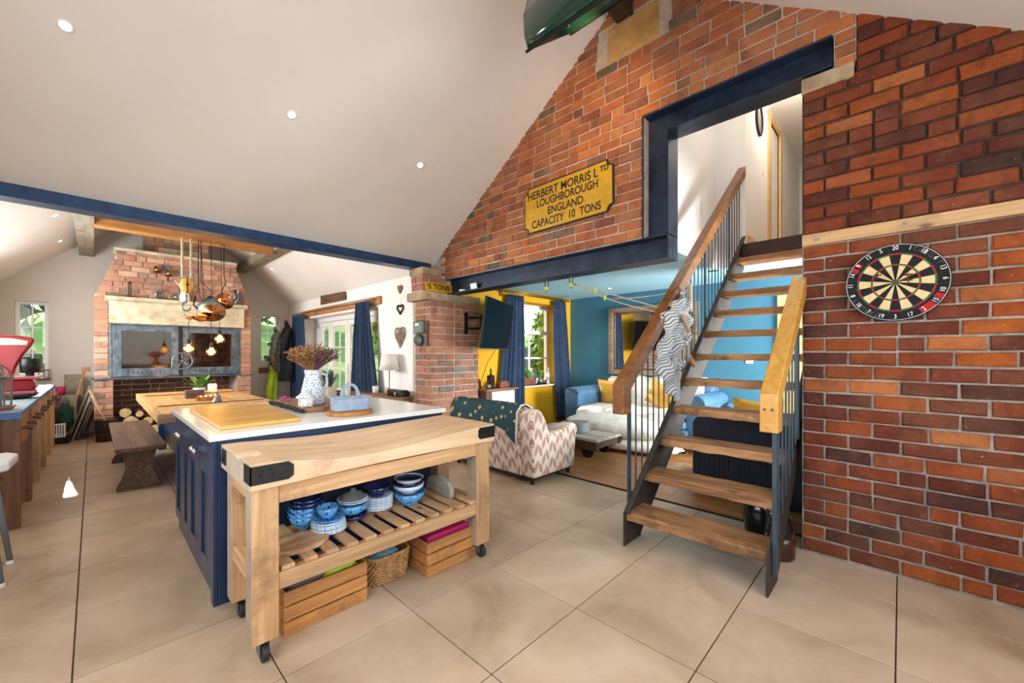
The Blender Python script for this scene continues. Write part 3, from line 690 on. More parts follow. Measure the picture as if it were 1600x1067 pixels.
for k, (x, lab) in enumerate(((-0.117, 'recessed ceiling light over the blue beam, far from the brick gable'), (1.136, 'recessed ceiling light midway along the sloping ceiling'), (2.372, 'recessed ceiling light closest to the brick gable'))):
    downlight((x, 3.618, zl(3.618)), nh, lab, 26)
for (x, y, lab) in ((2.467, 7.252, 'small ceiling light on the kitchen slope nearer the blue beam, patio door side'), (2.447, 8.94, 'small ceiling light on the kitchen slope near the fireplace gable, patio door side')):
    downlight((x, y, KZ - 0.87 * (x - KX)), (-0.87, 0, -1), lab, 16)
for (x, y, lab) in ((-0.323, 7.527, 'small ceiling light on the kitchen slope nearer the blue beam, workbench side'), (-0.345, 9.078, 'small ceiling light on the kitchen slope near the fireplace gable, workbench side')):
    downlight((x, y, KZ - 0.87 * (KX - x)), (0.87, 0, -1), lab, 16)
downlight((5.85, 3.42, 2.39), (0, 0, -1), 'recessed light in the pale blue lounge ceiling', 40)
for x, y, lab in ((4.3, 3.42, 'recessed lounge ceiling light above the cart table'), (5.85, 2.2, 'recessed lounge ceiling light nearer the stairs')): pass
lamp('landing_light', 'POINT', (6.3, 0.9, 4.5), 15, (1, 0.93, 0.84), size=0.15)
lamp('stairwell_light', 'POINT', (4.6, 0.9, 4.5), 12, (1, 0.93, 0.84), size=0.15)

# outside
gr = struct('lawn'); MB().box(-30, 45, 10.9, 14, -0.25, -0.15).prism([(14, -0.4), (14, -0.15), (24, 0.9), (44, 4.6), (44, 4.0)], 'x', -30, 45).build('turf', 'grass_green', gr); MB().box(3.9, 30, -6, 5.2, -0.3, -0.2).build('side_turf', 'grass_green', gr)
gp = struct('path'); MB().box(3.9, 14, 5.2, 10.9, -0.25, -0.12).box(-1.4, 3.9, 10.5, 10.9, -0.25, -0.12).build('paving', 'paving', gp)
def bush(name, label, cat, c, rx, ry, rz, mat, n=260, trunk=0.0, s=0.16, group=None):
    t = thing(name, label, cat, (c[0], c[1], -0.15), group)
    mb = MB(); r = random.Random(int(c[0] * 77 + c[1] * 13))
    for i in range(n):
        a, bb = r.uniform(0, 2 * PI), math.acos(r.uniform(-1, 1)); k = r.uniform(0.55, 1.0)
        p = Vector((c[0] + rx * k * math.sin(bb) * math.cos(a), c[1] + ry * k * math.sin(bb) * math.sin(a), c[2] + rz * k * math.cos(bb)))
        d = Vector((r.uniform(-1, 1), r.uniform(-1, 1), r.uniform(-1, 1))).normalized(); e = d.orthogonal().normalized() * s * 0.5; d = d * s
        mb.add([p - d, p + e, p + d, p - e], [(0, 1, 2, 3)])
    def core(u, v):
        a, q = 2 * PI * u, PI * v; d = Vector((math.sin(q) * math.cos(a), math.sin(q) * math.sin(a), math.cos(q))); k = 0.8 + 0.25 * noise.noise(d * 2.5 + Vector((c[0], c[1], 0)))
        return (c[0] + rx * d.x * k, c[1] + ry * d.y * k, c[2] + rz * d.z * k)
    mb.grid(core, 20, 12)
    mb.build('foliage', mat, t, kind='stuff')
    MB().tube([(c[0], c[1], -0.2), (c[0] + 0.05, c[1], c[2] * 0.6), (c[0], c[1], c[2] + rz * 0.4)], [0.12 * max(trunk, .3), 0.08 * max(trunk, .3), 0.02], 8).build('trunk', 'bark', t)
bush('tree', 'dark garden tree rising behind the hedge shrub', 'tree', (-3.2, 17.5, 2.4), 2.0, 1.2, 2.2, 'tree_dark', 900, 1, 0.3)
bush('shrub', 'low dark hedge shrub outside the small window by the workbench', 'shrub', (-1.2, 14.0, 0.5), 1.0, 0.5, 0.85, 'tree_dark', 700, 0.5, 0.2)
bush('tree', 'bushy tree across the lawn behind the fireplace wall', 'tree', (5.0, 26.0, 5.6), 4.0, 2.0, 3.0, 'tree_dark', 900, 1.5, 0.4)
bush('tree', 'sunlit tree beyond the patio doors', 'tree', (8.6, 13.5, 2.8), 2.0, 1.6, 2.0, 'tree_green', 900, 1, 0.28)
bush('tree', 'yellow green shrub outside the lounge window', 'tree', (8.2, 6.6, 1.6), 0.5, 0.5, 1.1, 'tree_green', 700, 0.6, 0.12)
bush('tree', 'dark climbing shrub on the wall outside the lounge window', 'tree', (6.9, 7.3, 1.3), 0.6, 0.3, 1.0, 'tree_dark', 700, 0.5, 0.12)
mb = MB(); rr = random.Random(14)
for k in range(11):
    cx_, cy_, cz_, rk = -14 + k * 4.6, 40 + 1.5 * math.sin(k * 1.7), 6.5 + 0.5 * math.cos(k), 2.6 + 0.6 * math.sin(k * 2.3)
    def crown(u, v):
        a_, q = 2 * PI * u, PI * v; d = Vector((math.sin(q) * math.cos(a_), math.sin(q) * math.sin(a_), math.cos(q))); kk = 0.85 + 0.3 * noise.noise(d * 2.5 + Vector((cx_, cy_, 0)))
        return (cx_ + rk * d.x * kk, cy_ + 1.6 * d.y * kk, cz_ + rk * 1.25 * d.z * kk)
    mb.grid(crown, 20, 12)
    for i in range(160):
        d = Vector((rr.gauss(0, 1), rr.gauss(0, 1), rr.gauss(0, 1))).normalized(); p = Vector((cx_ + rk * d.x, cy_ + 1.6 * d.y, cz_ + rk * 1.2 * d.z)); e = d.orthogonal().normalized() * 0.3; f = e.cross(d) * 0.8
        mb.add([p - e, p + f, p + e, p - f], [(0, 1, 2, 3)])
    mb.cyl((cx_, cy_, 3.5), (cx_, cy_, cz_), 0.3, 8)
tag(mb.build('treeline', 'tree_dark', None, kind='stuff'), 'dark row of trees at the top of the sloping lawn')
gwl = MB().box(5.2, 12, 7.8, 8.1, -0.2, 1.5).build('garden_wall', 'stone_wall', None); tag(gwl, kind='structure')
fc = thing('garden_screen', 'grey timber garden screen beyond the patio doors', 'screen', (6.4, 9.9, -0.15))
for k in range(9): bx(fc, 'slat', 6.36, 6.40, 8.9, 10.9, 0.0 + k * 0.16, 0.13 + k * 0.16, 'grey_wood')
bx(fc, 'post', 6.40, 6.48, 8.85, 8.93, -0.15, 1.5, 'grey_wood'); bx(fc, 'post', 6.40, 6.48, 10.85, 10.93, -0.15, 1.5, 'grey_wood')

# ================================================================== FIREPLACE WALL
fp = thing('fireplace', 'tall stepped brick fireplace with pale stone lintel on the kitchen end wall', 'fireplace', (1.03, 9.4, 0))
FB = 8.85
def fiv(z):
    if z < 0.925: return [(0.0, 0.222), (1.84, 2.07)]
    if z < 1.81: return [(0.0, 0.165), (1.90, 2.07)]
    if z < 2.235: return [(0.0, 0.165), (1.955, 2.07)]
    k = int((z - 2.235) / 0.0875); st = k * 0.031
    return [(0.03 + st, 2.05 - st * 0.95)]
nf = lay(fp, 'y', FB, fiv, 0.012, 2.95, 'brick_fire', seed=31, header=0.3, first=lambda q: -q[2], limit=185)
lay(fp, 'y', 9.30, lambda z: [(0.62, 1.49)], 3.0, 3.9, 'brick_fire', seed=32, limit=25)
lay(fp, 'y', 9.42, lambda z: [(0.22, 1.84)], 0.012, 0.92, 'brick_soot', seed=33, limit=85)
m_ = MB().box(0.01, 0.215, 8.862, 10.08, 0, 2.235).box(1.85, 2.06, 8.862, 10.08, 0, 2.235).box(0.2, 1.86, 9.43, 10.08, 0, 0.93).box(0.18, 1.94, 9.0, 10.08, 1.86, 2.25)
m_.prism([(0.04, 2.23), (2.04, 2.23), (1.80, 2.955), (0.27, 2.955)], 'y', 8.862, 10.08).box(0.63, 1.48, 9.31, 10.08, 2.9, 4.0)
m_.build('mortar_core', 'mortar', fp)
MB().box(0.02, 0.22, 8.85, 10.05, 2.2, 2.24).box(0.22, 1.85, 8.84, 9.9, 2.945, 3.0).build('mortar_cap', 'sandstone_pale', fp, 0.012)
MB().box(0.165, 1.955, 8.80, 9.2, 1.80, 2.145).build('lintel_stone', 'sandstone_pale', fp, 0.01)
MB().prism([(8.80, 2.14), (8.735, 2.165), (8.72, 2.18), (8.72, 2.215), (9.1, 2.215), (9.1, 2.14)], 'x', 0.12, 1.99).build('mantel_shelf', 'sandstone_pale', fp, 0.006)
MB().box(0.78, 1.40, 9.26, 9.5, 3.06, 3.17).build('flue_stone', 'sandstone_pale', fp, 0.01)
MB().box(-0.02, 2.10, 8.80, 9.42, 0.925, 0.942).build('steel_shelf', 'stove_steel', fp, 0.002)
MB().box(0.2, 1.9, 9.4, 9.44, 0.94, 1.83).box(0.17, 0.2, 8.95, 9.44, 0.94, 1.83).box(1.87, 1.9, 8.95, 9.44, 0.94, 1.83).build('firebox', 'fireclay', fp)
for i in range(9):
    for j in range(6): 
        if True: MB().box(0.25 + i * 0.18 + (j % 2) * 0.09, 0.415 + i * 0.18 + (j % 2) * 0.09, 9.385, 9.40, 1.05 + j * 0.115, 1.15 + j * 0.115).build('firebrick', 'brick_soot', fp, 0.004, segs=1)
stv = thing('stove', 'wide steel double fire door with glass panes and a spoked handwheel', 'stove', (1.03, 8.88, 0.945))
MB().box(0.205, 1.865, 8.84, 8.93, 1.775, 1.80).box(0.205, 1.865, 8.84, 8.93, 0.945, 0.955).box(0.175, 0.205, 8.84, 8.93, 0.945, 1.80).box(1.865, 1.895, 8.84, 8.93, 0.945, 1.80).build('frame', 'stove_steel', stv, 0.003)
for a, b_ in ((0.21, 1.005), (1.055, 1.86)):
    dr = MB().box(a, a + 0.095, 8.825, 8.86, 0.96, 1.77).box(b_ - 0.095, b_, 8.825, 8.86, 0.96, 1.77).box(a + 0.095, b_ - 0.095, 8.825, 8.86, 1.68, 1.77).box(a + 0.095, b_ - 0.095, 8.825, 8.86, 0.96, 1.09).build('door', 'stove_steel', stv, 0.003)
    MB().box(a + 0.09, b_ - 0.09, 8.842, 8.848, 1.085, 1.685).build('pane', 'stove_glass', dr)
    mv = MB()
    for k in range(9): mv.box(a + 0.17 + k * 0.055, a + 0.178 + k * 0.055, 8.820, 8.8255, 1.0, 1.05)
    mv.build('air_slots', 'black_metal', dr)
MB().box(1.01, 1.05, 8.80, 8.86, 0.95, 1.79).build('centre_bar', 'black_iron', stv, 0.004)
hw = MB(); c_ = Vector((1.045, 8.74, 1.20)); R_ = 0.135
hw.tube([c_ + Vector((R_ * math.cos(t), 0, R_ * math.sin(t))) for t in [2 * PI * k / 32 for k in range(33)]], 0.010, 8, cap=False)
for k in range(5):
    t = 0.4 + 2 * PI * k / 5; hw.tube([c_, c_ + Vector((R_ * math.cos(t), 0, R_ * math.sin(t)))], 0.008, 6)
hw.cyl(c_ + Vector((0, -0.02, 0)), c_ + Vector((0, 0.1, 0)), 0.018, 12).tube([c_ + Vector((0.07, -0.0, -0.07)), c_ + Vector((0.07, -0.06, -0.07))], 0.009, 8)
hw.build('handwheel', 'galvanised', stv, smooth=True)
# fire bed
def log(mb, a, b_, r, seed=0, n=9):
    rr = random.Random(seed); a, b_ = Vector(a), Vector(b_); d = (b_ - a).normalized(); u = d.orthogonal().normalized(); v = d.cross(u)
    rad = [r * rr.uniform(0.8, 1.1) for _ in range(n)]; o = []
    for p in (a, b_): o += [p + (u * math.cos(2 * PI * k / n) + v * math.sin(2 * PI * k / n)) * rad[k] for k in range(n)]
    mb.add(o, [(k, (k + 1) % n, n + (k + 1) % n, n + k) for k in range(n)], 0); mb.add(o[:n], [tuple(range(n))[::-1]], 1); mb.add(o[n:], [tuple(range(n))], 1)
    return mb
for k, (x, y, z, dx, e) in enumerate(((0.6, 9.15, 1.02, 0.22, 0), (0.85, 9.2, 1.03, 0.2, 1), (0.72, 9.12, 1.07, 0.18, 1), (1.35, 9.18, 1.0, 0.2, 0), (1.5, 9.15, 1.05, 0.16, 1))):
    o = log(MB(), (x - dx, y, z), (x + dx, y + 0.06, z + 0.02), 0.045, k).build('log', ['fireclay', 'log_end'], None, 0.004)
    tag(o, ['charred log at the left of the fire bed', 'charred log at the back of the fire bed behind the left pane', 'top log of the fire bed behind the left pane', 'charred log low behind the right pane', 'charred log atop the bed behind the right pane'][k], 'log')
em = MB(); r_ = random.Random(4)
for k in range(60):
    x = r_.choice([r_.gauss(0.75, 0.12), r_.gauss(1.45, 0.10)]); em.lathe((x, 9.10 + r_.uniform(-0.04, 0.05), 0.955 + r_.uniform(0, 0.03)), [(0.0, -0.012), (0.02, 0), (0.0, 0.014)], 6)
tag(em.build('embers', 'ember', None, kind='stuff'), 'glowing orange embers in the fire bed')
ash = MB().box(0.25, 1.82, 9.0, 9.36, 0.943, 0.955).build('ash_bed', 'fireclay', None); tag(ash, 'grey ash layer under the burning logs', 'ash', kind='stuff')
lamp('fire_glow', 'POINT', (0.8, 9.08, 1.12), 9, (1, 0.45, 0.16), size=0.08)
# logs stacked in the hearth recess
for k, (x, y, z, r, lab) in enumerate(((0.33, 9.05, 0.075, 0.075, 'split log at the bottom of the pile by the left brick pier'), (0.52, 9.0, 0.085, 0.085, 'bark edged split log on the floor of the log recess, middle of the pile'), (0.72, 9.05, 0.08, 0.08, 'round log on the floor of the log recess'),
        (0.42, 9.02, 0.235, 0.10, 'large split log in the middle of the log pile'), (0.62, 9.06, 0.23, 0.07, 'split log resting between two floor logs'), (0.35, 9.05, 0.38, 0.085, 'topmost split log of the pile'), (0.82, 9.1, 0.22, 0.075, 'pale round log at the right end of the pile'), (0.52, 9.06, 0.345, 0.055, 'thin log near the top of the pile'))):
    o = log(MB(), (x, y - 0.16, z), (x + 0.02, y + 0.2, z), r, 40 + k, 8).build('firewood_log', ['log_bark', 'log_end'], None, 0.006); tag(o, lab, 'log', 'split logs in the recess under the fire')
# mantel ornaments
MZ = 2.216
c = MB(); c.lathe((0.40, 8.77, MZ), [(0.045, 0), (0.045, 0.012), (0.015, 0.02), (0.008, 0.03)], 16)
for k in range(2):
    c.tube([(0.40 + 0.018 * math.cos(t * 1.0 + k * PI), 8.77 + 0.018 * math.sin(t + k * PI), MZ + 0.03 + 0.012 * t) for t in [j * 0.5 for j in range(34)]], 0.006, 6)
c.cyl((0.40, 8.77, MZ + 0.22), (0.40, 8.77, MZ + 0.25), 0.016, 12)
tag(c.build('candlestick', 'black_iron', None, smooth=True), 'black spiral candlestick on the stone mantel', 'candlestick')
c = MB().lathe((0.72, 8.78, MZ), [(0.05, 0), (0.05, 0.02), (0.02, 0.03)], 12).tube([(0.72, 8.78, MZ + 0.02), (0.71, 8.78, MZ + 0.09), (0.735, 8.77, MZ + 0.14)], [0.014, 0.024, 0.018], 8).lathe((0.735, 8.77, MZ + 0.155), [(0, -0.02), (0.018, 0), (0, 0.02)], 10)
c.tube([(0.73, 8.77, MZ + 0.12), (0.78, 8.76, MZ + 0.15), (0.79, 8.76, MZ + 0.19)], 0.007, 6).tube([(0.72, 8.77, MZ + 0.12), (0.67, 8.76, MZ + 0.10), (0.66, 8.76, MZ + 0.13)], 0.007, 6)
tag(c.build('figurine', 'galvanised', None, smooth=True), 'small pale metal figurine with raised arm on the mantel', 'figurine')
c = MB().lathe((0.98, 8.80, MZ), [(0.0, 0.004), (0.055, 0.004), (0.058, 0.12), (0.062, 0.12), (0.06, 0.0), (0, 0)], 20).tube([(0.925, 8.80, MZ + 0.1), (0.88, 8.80, MZ + 0.09), (0.88, 8.80, MZ + 0.04), (0.925, 8.80, MZ + 0.025)], 0.007, 6)
tag(c.build('glass_mug', 'mug_glass', None, smooth=True), 'clear glass mug standing on the mantel', 'mug')
t = thing('horned_jug', 'cream jug with antler like handles beside the pulley on the mantel', 'jug', (1.08, 8.76, MZ))
MB().lathe((1.08, 8.76, MZ), [(0.075, 0), (0.07, 0.05), (0.05, 0.17), (0.045, 0.2), (0.03, 0.21)], 20).build('body', 'white_ceramic', t, smooth=True)
MB().lathe((1.08, 8.76, MZ + 0.23), [(0, -0.045), (0.04, -0.01), (0.035, 0.03), (0, 0.05)], 14, sx=1, sy=1.2).build('head', 'galvanised', t, smooth=True)
for s in (-1, 1): MB().tube([(1.08 + s * 0.03, 8.76, MZ + 0.26), (1.08 + s * 0.09, 8.76, MZ + 0.28), (1.08 + s * 0.14, 8.76, MZ + 0.34)], [0.012, 0.012, 0.003], 8).build('antler', 'cream_cloth', t, smooth=True)
o = MB().box(1.40, 1.47, 8.78, 8.84, MZ, MZ + 0.12).build('dark_box', 'black_iron', None, 0.004); tag(o, 'small dark box behind the pans on the mantel', 'box')
o = MB().lathe((1.82, 8.8, MZ), [(0.05, 0), (0.055, 0.1), (0.04, 0.2), (0.045, 0.27)], 16).build('metal_jug', 'galvanised', None, smooth=True); tag(o, 'dull metal jug at the far end of the mantel', 'jug')
for x, z, lab in ((0.72, 2.65, 'copper candle cup on the brick fireplace, higher of two'), (0.87, 2.61, 'copper candle cup on the brick fireplace, lower of two')):
    t = thing('candle_holder', lab, 'candle holder', (x, 8.77, z))
    MB().lathe((x, 8.77, z), [(0.045, 0), (0.05, 0.006), (0.0, 0.006)], 16).tube([(x, 8.77, z), (x, 8.80, z - 0.06), (x, 8.845, z - 0.08)], 0.006, 6).build('bracket', 'black_iron', t)
    MB().lathe((x, 8.77, z + 0.006), [(0.035, 0), (0.035, 0.09), (0, 0.092)], 16).build('candle', 'copper', t, smooth=True)

# hanging rope and pulley, pans and filament bulbs in front of the tie beam
HY = 7.42
t = thing('rope_pulley', 'wooden pulley block hanging on twisted rope from the oak beam', 'pulley', (0.93, HY, 2.5))
for x, z1 in ((0.885, 2.42), (0.985, 2.36)):
    pts = [(x + (0.985 - x) * 0 + 0.004 * math.cos(k * 1.3), HY + 0.004 * math.sin(k * 1.3), z1 + (2.98 - z1) * k / 34) for k in range(35)]
    for ph in (0, PI):
        MB().tube([(x + 0.009 * math.cos(k * 0.9 + ph), HY + 0.009 * math.sin(k * 0.9 + ph), z1 + (2.99 - z1) * k / 60) for k in range(61)], 0.010, 6).build('rope', 'rope_fibre', t, smooth=True)
MB().lathe((0.935, HY, 2.30), [(0, -0.11), (0.06, -0.09), (0.085, 0.0), (0.06, 0.09), (0, 0.12)], 20, sx=1, sy=0.55).build('block_shell', 'gold_board', t, smooth=True)
MB().box(0.93, 0.94, HY - 0.055, HY - 0.03, 2.19, 2.42).cyl((0.935, HY - 0.065, 2.31), (0.935, HY + 0.06, 2.31), 0.018, 12).build('strap', 'black_iron', t)
hk = [(0.93, HY, 2.18), (0.93, HY, 2.12)] + [(0.93 - 0.05 * math.sin(a) * 1.0, HY, 2.06 - 0.06 + 0.06 * math.cos(a)) for a in [k * PI / 8 for k in range(13)]]
MB().tube(hk, [0.012] * 3 + [0.012] * (len(hk) - 4) + [0.004], 8).build('hook', 'galvanised', t, smooth=True)
def pan(name, lab, c, r, h, mats, tilt, hook_x, handle_dir=1, grp=None, lidz=2.98):
    t = thing(name, lab, 'pan', c)
    q = Matrix.Translation(c) @ Matrix.Rotation(tilt, 4, 'X')
    def B(mb, n, m):
        mb.v = [tuple(q @ Vector(v)) for v in mb.v]; return mb.build(n, m, t, smooth=True)
    B(MB().lathe((0, 0, 0), [(r, 0), (r * 1.03, 0), (r * 1.0, h), (r * 0.95, h + 0.01), (0, h + 0.012)], 32), 'body', mats[0])
    B(MB().lathe((0, 0, 0), [(r * 1.02, -0.001), (r * 0.96, 0.002), (r * 0.94, h - 0.004), (0, h - 0.003)], 32), 'inside', mats[1])
    hp = q @ Vector((handle_dir * r, 0, h * 0.5)); 
    MB().tube([hp, hp + Vector((handle_dir * 0.05, 0, 0.06)), hp + Vector((handle_dir * 0.03, 0, 0.19))], [0.012, 0.010, 0.012], 8).build('handle', 'black_iron', t, smooth=True)
    top = Vector((hook_x, HY, lidz))
    a = q @ Vector((0, 0, h + 0.01))
    MB().tube([a, a + Vector((-0.03, 0, 0.10)), a + Vector((0.02, 0, 0.22)), Vector((hook_x, HY, a.z + 0.35)), top], 0.006, 6).build('hanging_hook', 'black_iron', t, smooth=True)
    return t
pan('copper_pan', 'large copper pan hanging upside down lowest in front of the mantel', (1.235, HY, 1.93), 0.165, 0.14, ('galvanised', 'copper_bright'), -0.8, 1.10, -1)
pan('copper_pan', 'small copper saucepan hanging beside the pulley ropes, higher than the large pan', (1.395, HY - 0.02, 2.07), 0.10, 0.14, ('copper', 'copper'), -0.7, 1.38, 1)
o = MB().lathe((1.10, HY + 0.03, 1.86), [(0, -0.07), (0.10, -0.03), (0.13, 0.02), (0.04, 0.05), (0, 0.06)], 6).tube([(0.99, HY, 1.84), (0.93, HY, 1.84), (0.90, HY, 1.89)], [0.03, 0.018, 0.012], 8).build('copper_kettle', 'copper_bright', None, 0.003); tag(o, 'faceted copper kettle lying against the large hanging pan', 'kettle')
for k, (x, z, hx, hz, lab) in enumerate(((0.955, 1.395, 1.12, 1.86, 'glowing globe bulb on a cord, the one over the handwheel'), (1.222, 1.35, 1.22, 1.84, 'glowing globe bulb hanging lowest over the table'), (1.325, 1.545, 1.34, 2.0, 'glowing globe bulb hanging highest, below the small saucepan'))):
    t = thing('pendant_bulb', lab, 'light bulb', (x, HY, z), 'filament bulbs over the dining table')
    MB().lathe((x, HY, z), [(0, -0.073), (0.035, -0.065), (0.064, -0.035), (0.073, 0.0), (0.064, 0.035), (0.035, 0.06), (0.022, 0.075)], 24).build('globe', 'bulb_glass', t, smooth=True)
    mb = MB()
    for a in range(6):
        u = 2 * PI * a / 6; mb.tube([(x + 0.012 * math.cos(u), HY + 0.012 * math.sin(u), z - 0.03), (x + 0.022 * math.cos(u + .5), HY + 0.022 * math.sin(u + .5), z + 0.04)], 0.0025, 4)
    mb.build('filament', 'filament', t)
    MB().lathe((x, HY, z + 0.07), [(0.021, 0), (0.024, 0.01), (0.024, 0.05), (0.012, 0.065), (0.004, 0.075)], 16).build('lamp_holder', 'black_iron', t, smooth=True)
    MB().tube([(x, HY, z + 0.14), (x, HY, hz - 0.08), (x + (hx - x) * 0.3, HY - 0.015, hz), (hx, HY - 0.01, hz - 0.02), (hx + 0.01, HY, hz + 0.3), (1.10 + k * 0.12, HY, 2.985)], 0.004, 6).build('cord', 'black_iron', t, smooth=True)
    lamp('bulb_light', 'POINT', (x, HY, z), 4, (1, 0.62, 0.28), size=0.06)
for x, z0, lab in ((1.07, 2.09, 'black chain and hook hanging beside the rope pulley'), ):
    MB
    t = MB().tube([(x, HY, 2.985), (x, HY, 2.5), (x + 0.005, HY, 2.2), (x + 0.05, HY, z0), (x + 0.10, HY, z0 + 0.06)], 0.006, 6).build('hook_chain', 'black_iron', None, smooth=True); tag(t, lab, 'hook')

# ================================================================== DINING TABLE, BENCH
t = thing('dining_table', 'heavy timber dining table with iron straps in front of the fireplace', 'table', (0.96, 6.35, 0))
for k in range(4):
    x0 = 0.415 + k * 0.273; bx(t, 'plank', x0 + 0.001, x0 + 0.272, 4.94, 7.75, 0.665, 0.76, 'table_wood', 0.006)
MB().box(0.41, 1.512, 4.925, 4.945, 0.67, 0.755).build('end_board', 'table_end', t, 0.004)
for y in (5.65, 7.15): MB().box(0.47, 1.46, y - 0.018, y + 0.018, 0.7605, 0.767).build('iron_strap', 'black_iron', t, 0.002)
for y in (5.25, 7.35):
    MB().box(0.62, 1.30, y - 0.03, y + 0.03, 0.60, 0.665).box(0.62, 0.70, y - 0.03, y + 0.03, 0.0, 0.62).box(1.22, 1.30, y - 0.03, y + 0.03, 0.0, 0.62).build('leg_frame', 'navy_steel', t, 0.004)
MB().box(0.68, 1.24, 5.27, 7.33, 0.12, 0.58).build('pedestal', 'navy_paint', t, 0.004)
t = thing('bench', 'dark oak trestle bench standing along the dining table', 'bench', (0.31, 6.13, 0))
for k in range(3): 
    x0 = 0.135 + k * 0.12; bx(t, 'plank', x0 + 0.001, x0 + 0.119, 5.12, 7.17, 0.415, 0.452, 'bench_wood', 0.005)
MB().box(0.15, 0.48, 5.105, 5.125, 0.41, 0.448).build('end_cap', 'bench_wood', t, 0.004)
prof = [(0.15, 0), (0.48, 0), (0.47, 0.05), (0.44, 0.10), (0.415, 0.2), (0.425, 0.3), (0.44, 0.36), (0.44, 0.415), (0.19, 0.415), (0.19, 0.36), (0.205, 0.3), (0.215, 0.2), (0.19, 0.10), (0.16, 0.05)]
for y in (5.40, 6.85): MB().prism(prof, 'y', y - 0.028, y + 0.028).build('leg', 'bench_wood', t, 0.004)
MB().box(0.29, 0.34, 5.33, 6.92, 0.2, 0.27).build('stretcher', 'bench_wood', t, 0.003)
MB().box(0.22, 0.26, 5.15, 7.1, 0.38, 0.415).build('rail', 'bench_wood', t, 0.003)
# on the table
def leafy(mb, c, n, r, h, w=0.03, seed=1, droop=0.3):
    rr = random.Random(seed)
    for i in range(n):
        a = rr.uniform(0, 2 * PI); k = rr.uniform(0.3, 1); top = Vector((c[0] + r * k * math.cos(a), c[1] + r * k * math.sin(a), c[2] + h * rr.uniform(0.5, 1) - droop * k * h))
        b0 = Vector((c[0] + 0.2 * r * k * math.cos(a), c[1] + 0.2 * r * k * math.sin(a), c[2])); d = (top - b0)
        s = d.cross(Vector((0, 0, 1))).normalized() * w; m1 = b0 + d * 0.5 + Vector((0, 0, 0.15 * h)); m2 = b0 + d * 0.8 + Vector((0, 0, 0.08 * h))
        mb.add([b0, m1 + s * .7, m1 - s * .7, m2 + s, m2 - s, top], [(0, 1, 2), (1, 3, 4, 2), (3, 5, 4)])
    return mb
t = thing('potted_plant', 'bright green leafy plant in a white pot on the dining table', 'plant', (1.02, 7.0, 0.765))
MB().lathe((1.02, 7.0, 0.7605), [(0.05, 0), (0.075, 0.09), (0.068, 0.09), (0.045, 0.07), (0, 0.07)], 20).build('pot', 'white_ceramic', t, smooth=True)
leafy(MB(), (1.02, 7.0, 0.84), 46, 0.2, 0.24, 0.026, 5).build('leaves', 'leaf_green', t)
o = MB().box(0.80, 0.99, 6.42, 6.55, 0.7605, 0.86).build('wooden_box', 'bench_wood', None, 0.004); tag(o, 'small dark wooden box on the dining table', 'box')
t = thing('candle_tray', 'shallow tray of lit tea lights on the dining table', 'tray', (0.97, 6.05, 0.7605))
MB().box(0.86, 1.08, 5.99, 6.13, 0.7605, 0.775).box(0.86, 1.08, 5.985, 5.995, 0.7605, 0.81).box(0.86, 1.08, 6.125, 6.135, 0.7605, 0.81).box(0.855, 0.865, 5.985, 6.135, 0.7605, 0.81).box(1.075, 1.085, 5.985, 6.135, 0.7605, 0.81).build('tray', 'copper', t, 0.002)
for k in range(8):
    x, y = 0.90 + (k % 4) * 0.047, 6.03 + (k // 4) * 0.06
    q = MB().lathe((x, y, 0.776), [(0.018, 0), (0.018, 0.02), (0, 0.02)], 12).build('tea_light', 'wax_white', t); MB().lathe((x, y, 0.80), [(0.0, 0), (0.004, 0.006), (0.0, 0.018)], 8).build('flame', 'tea_flame', q)
t = thing('hand_bell', 'small pewter hand bell on the table next to the candle tray', 'bell', (1.0, 5.73, 0.7605))
MB().lathe((1.0, 5.73, 0.7605), [(0.055, 0), (0.05, 0.01), (0.035, 0.03), (0.028, 0.055), (0.01, 0.065), (0.008, 0.075)], 20).build('bell', 'galvanised', t, smooth=True)
MB().lathe((1.0, 5.73, 0.835), [(0.008, 0), (0.018, 0.012), (0.02, 0.02), (0.006, 0.03), (0, 0.034)], 16).build('knob', 'galvanised', t, smooth=True)
t = thing('candle_glass', 'square frosted candle glass beside the green plant', 'candle', (1.25, 7.5, 0.7605))
MB().box(1.20, 1.30, 7.45, 7.55, 0.7605, 0.87).build('glass', 'lamp_linen', t, 0.006); MB().lathe((1.25, 7.445, 0.80), [(0.02, 0), (0.02, 0.02), (0, 0.03)], 8).build('flame', 'tea_flame', t)

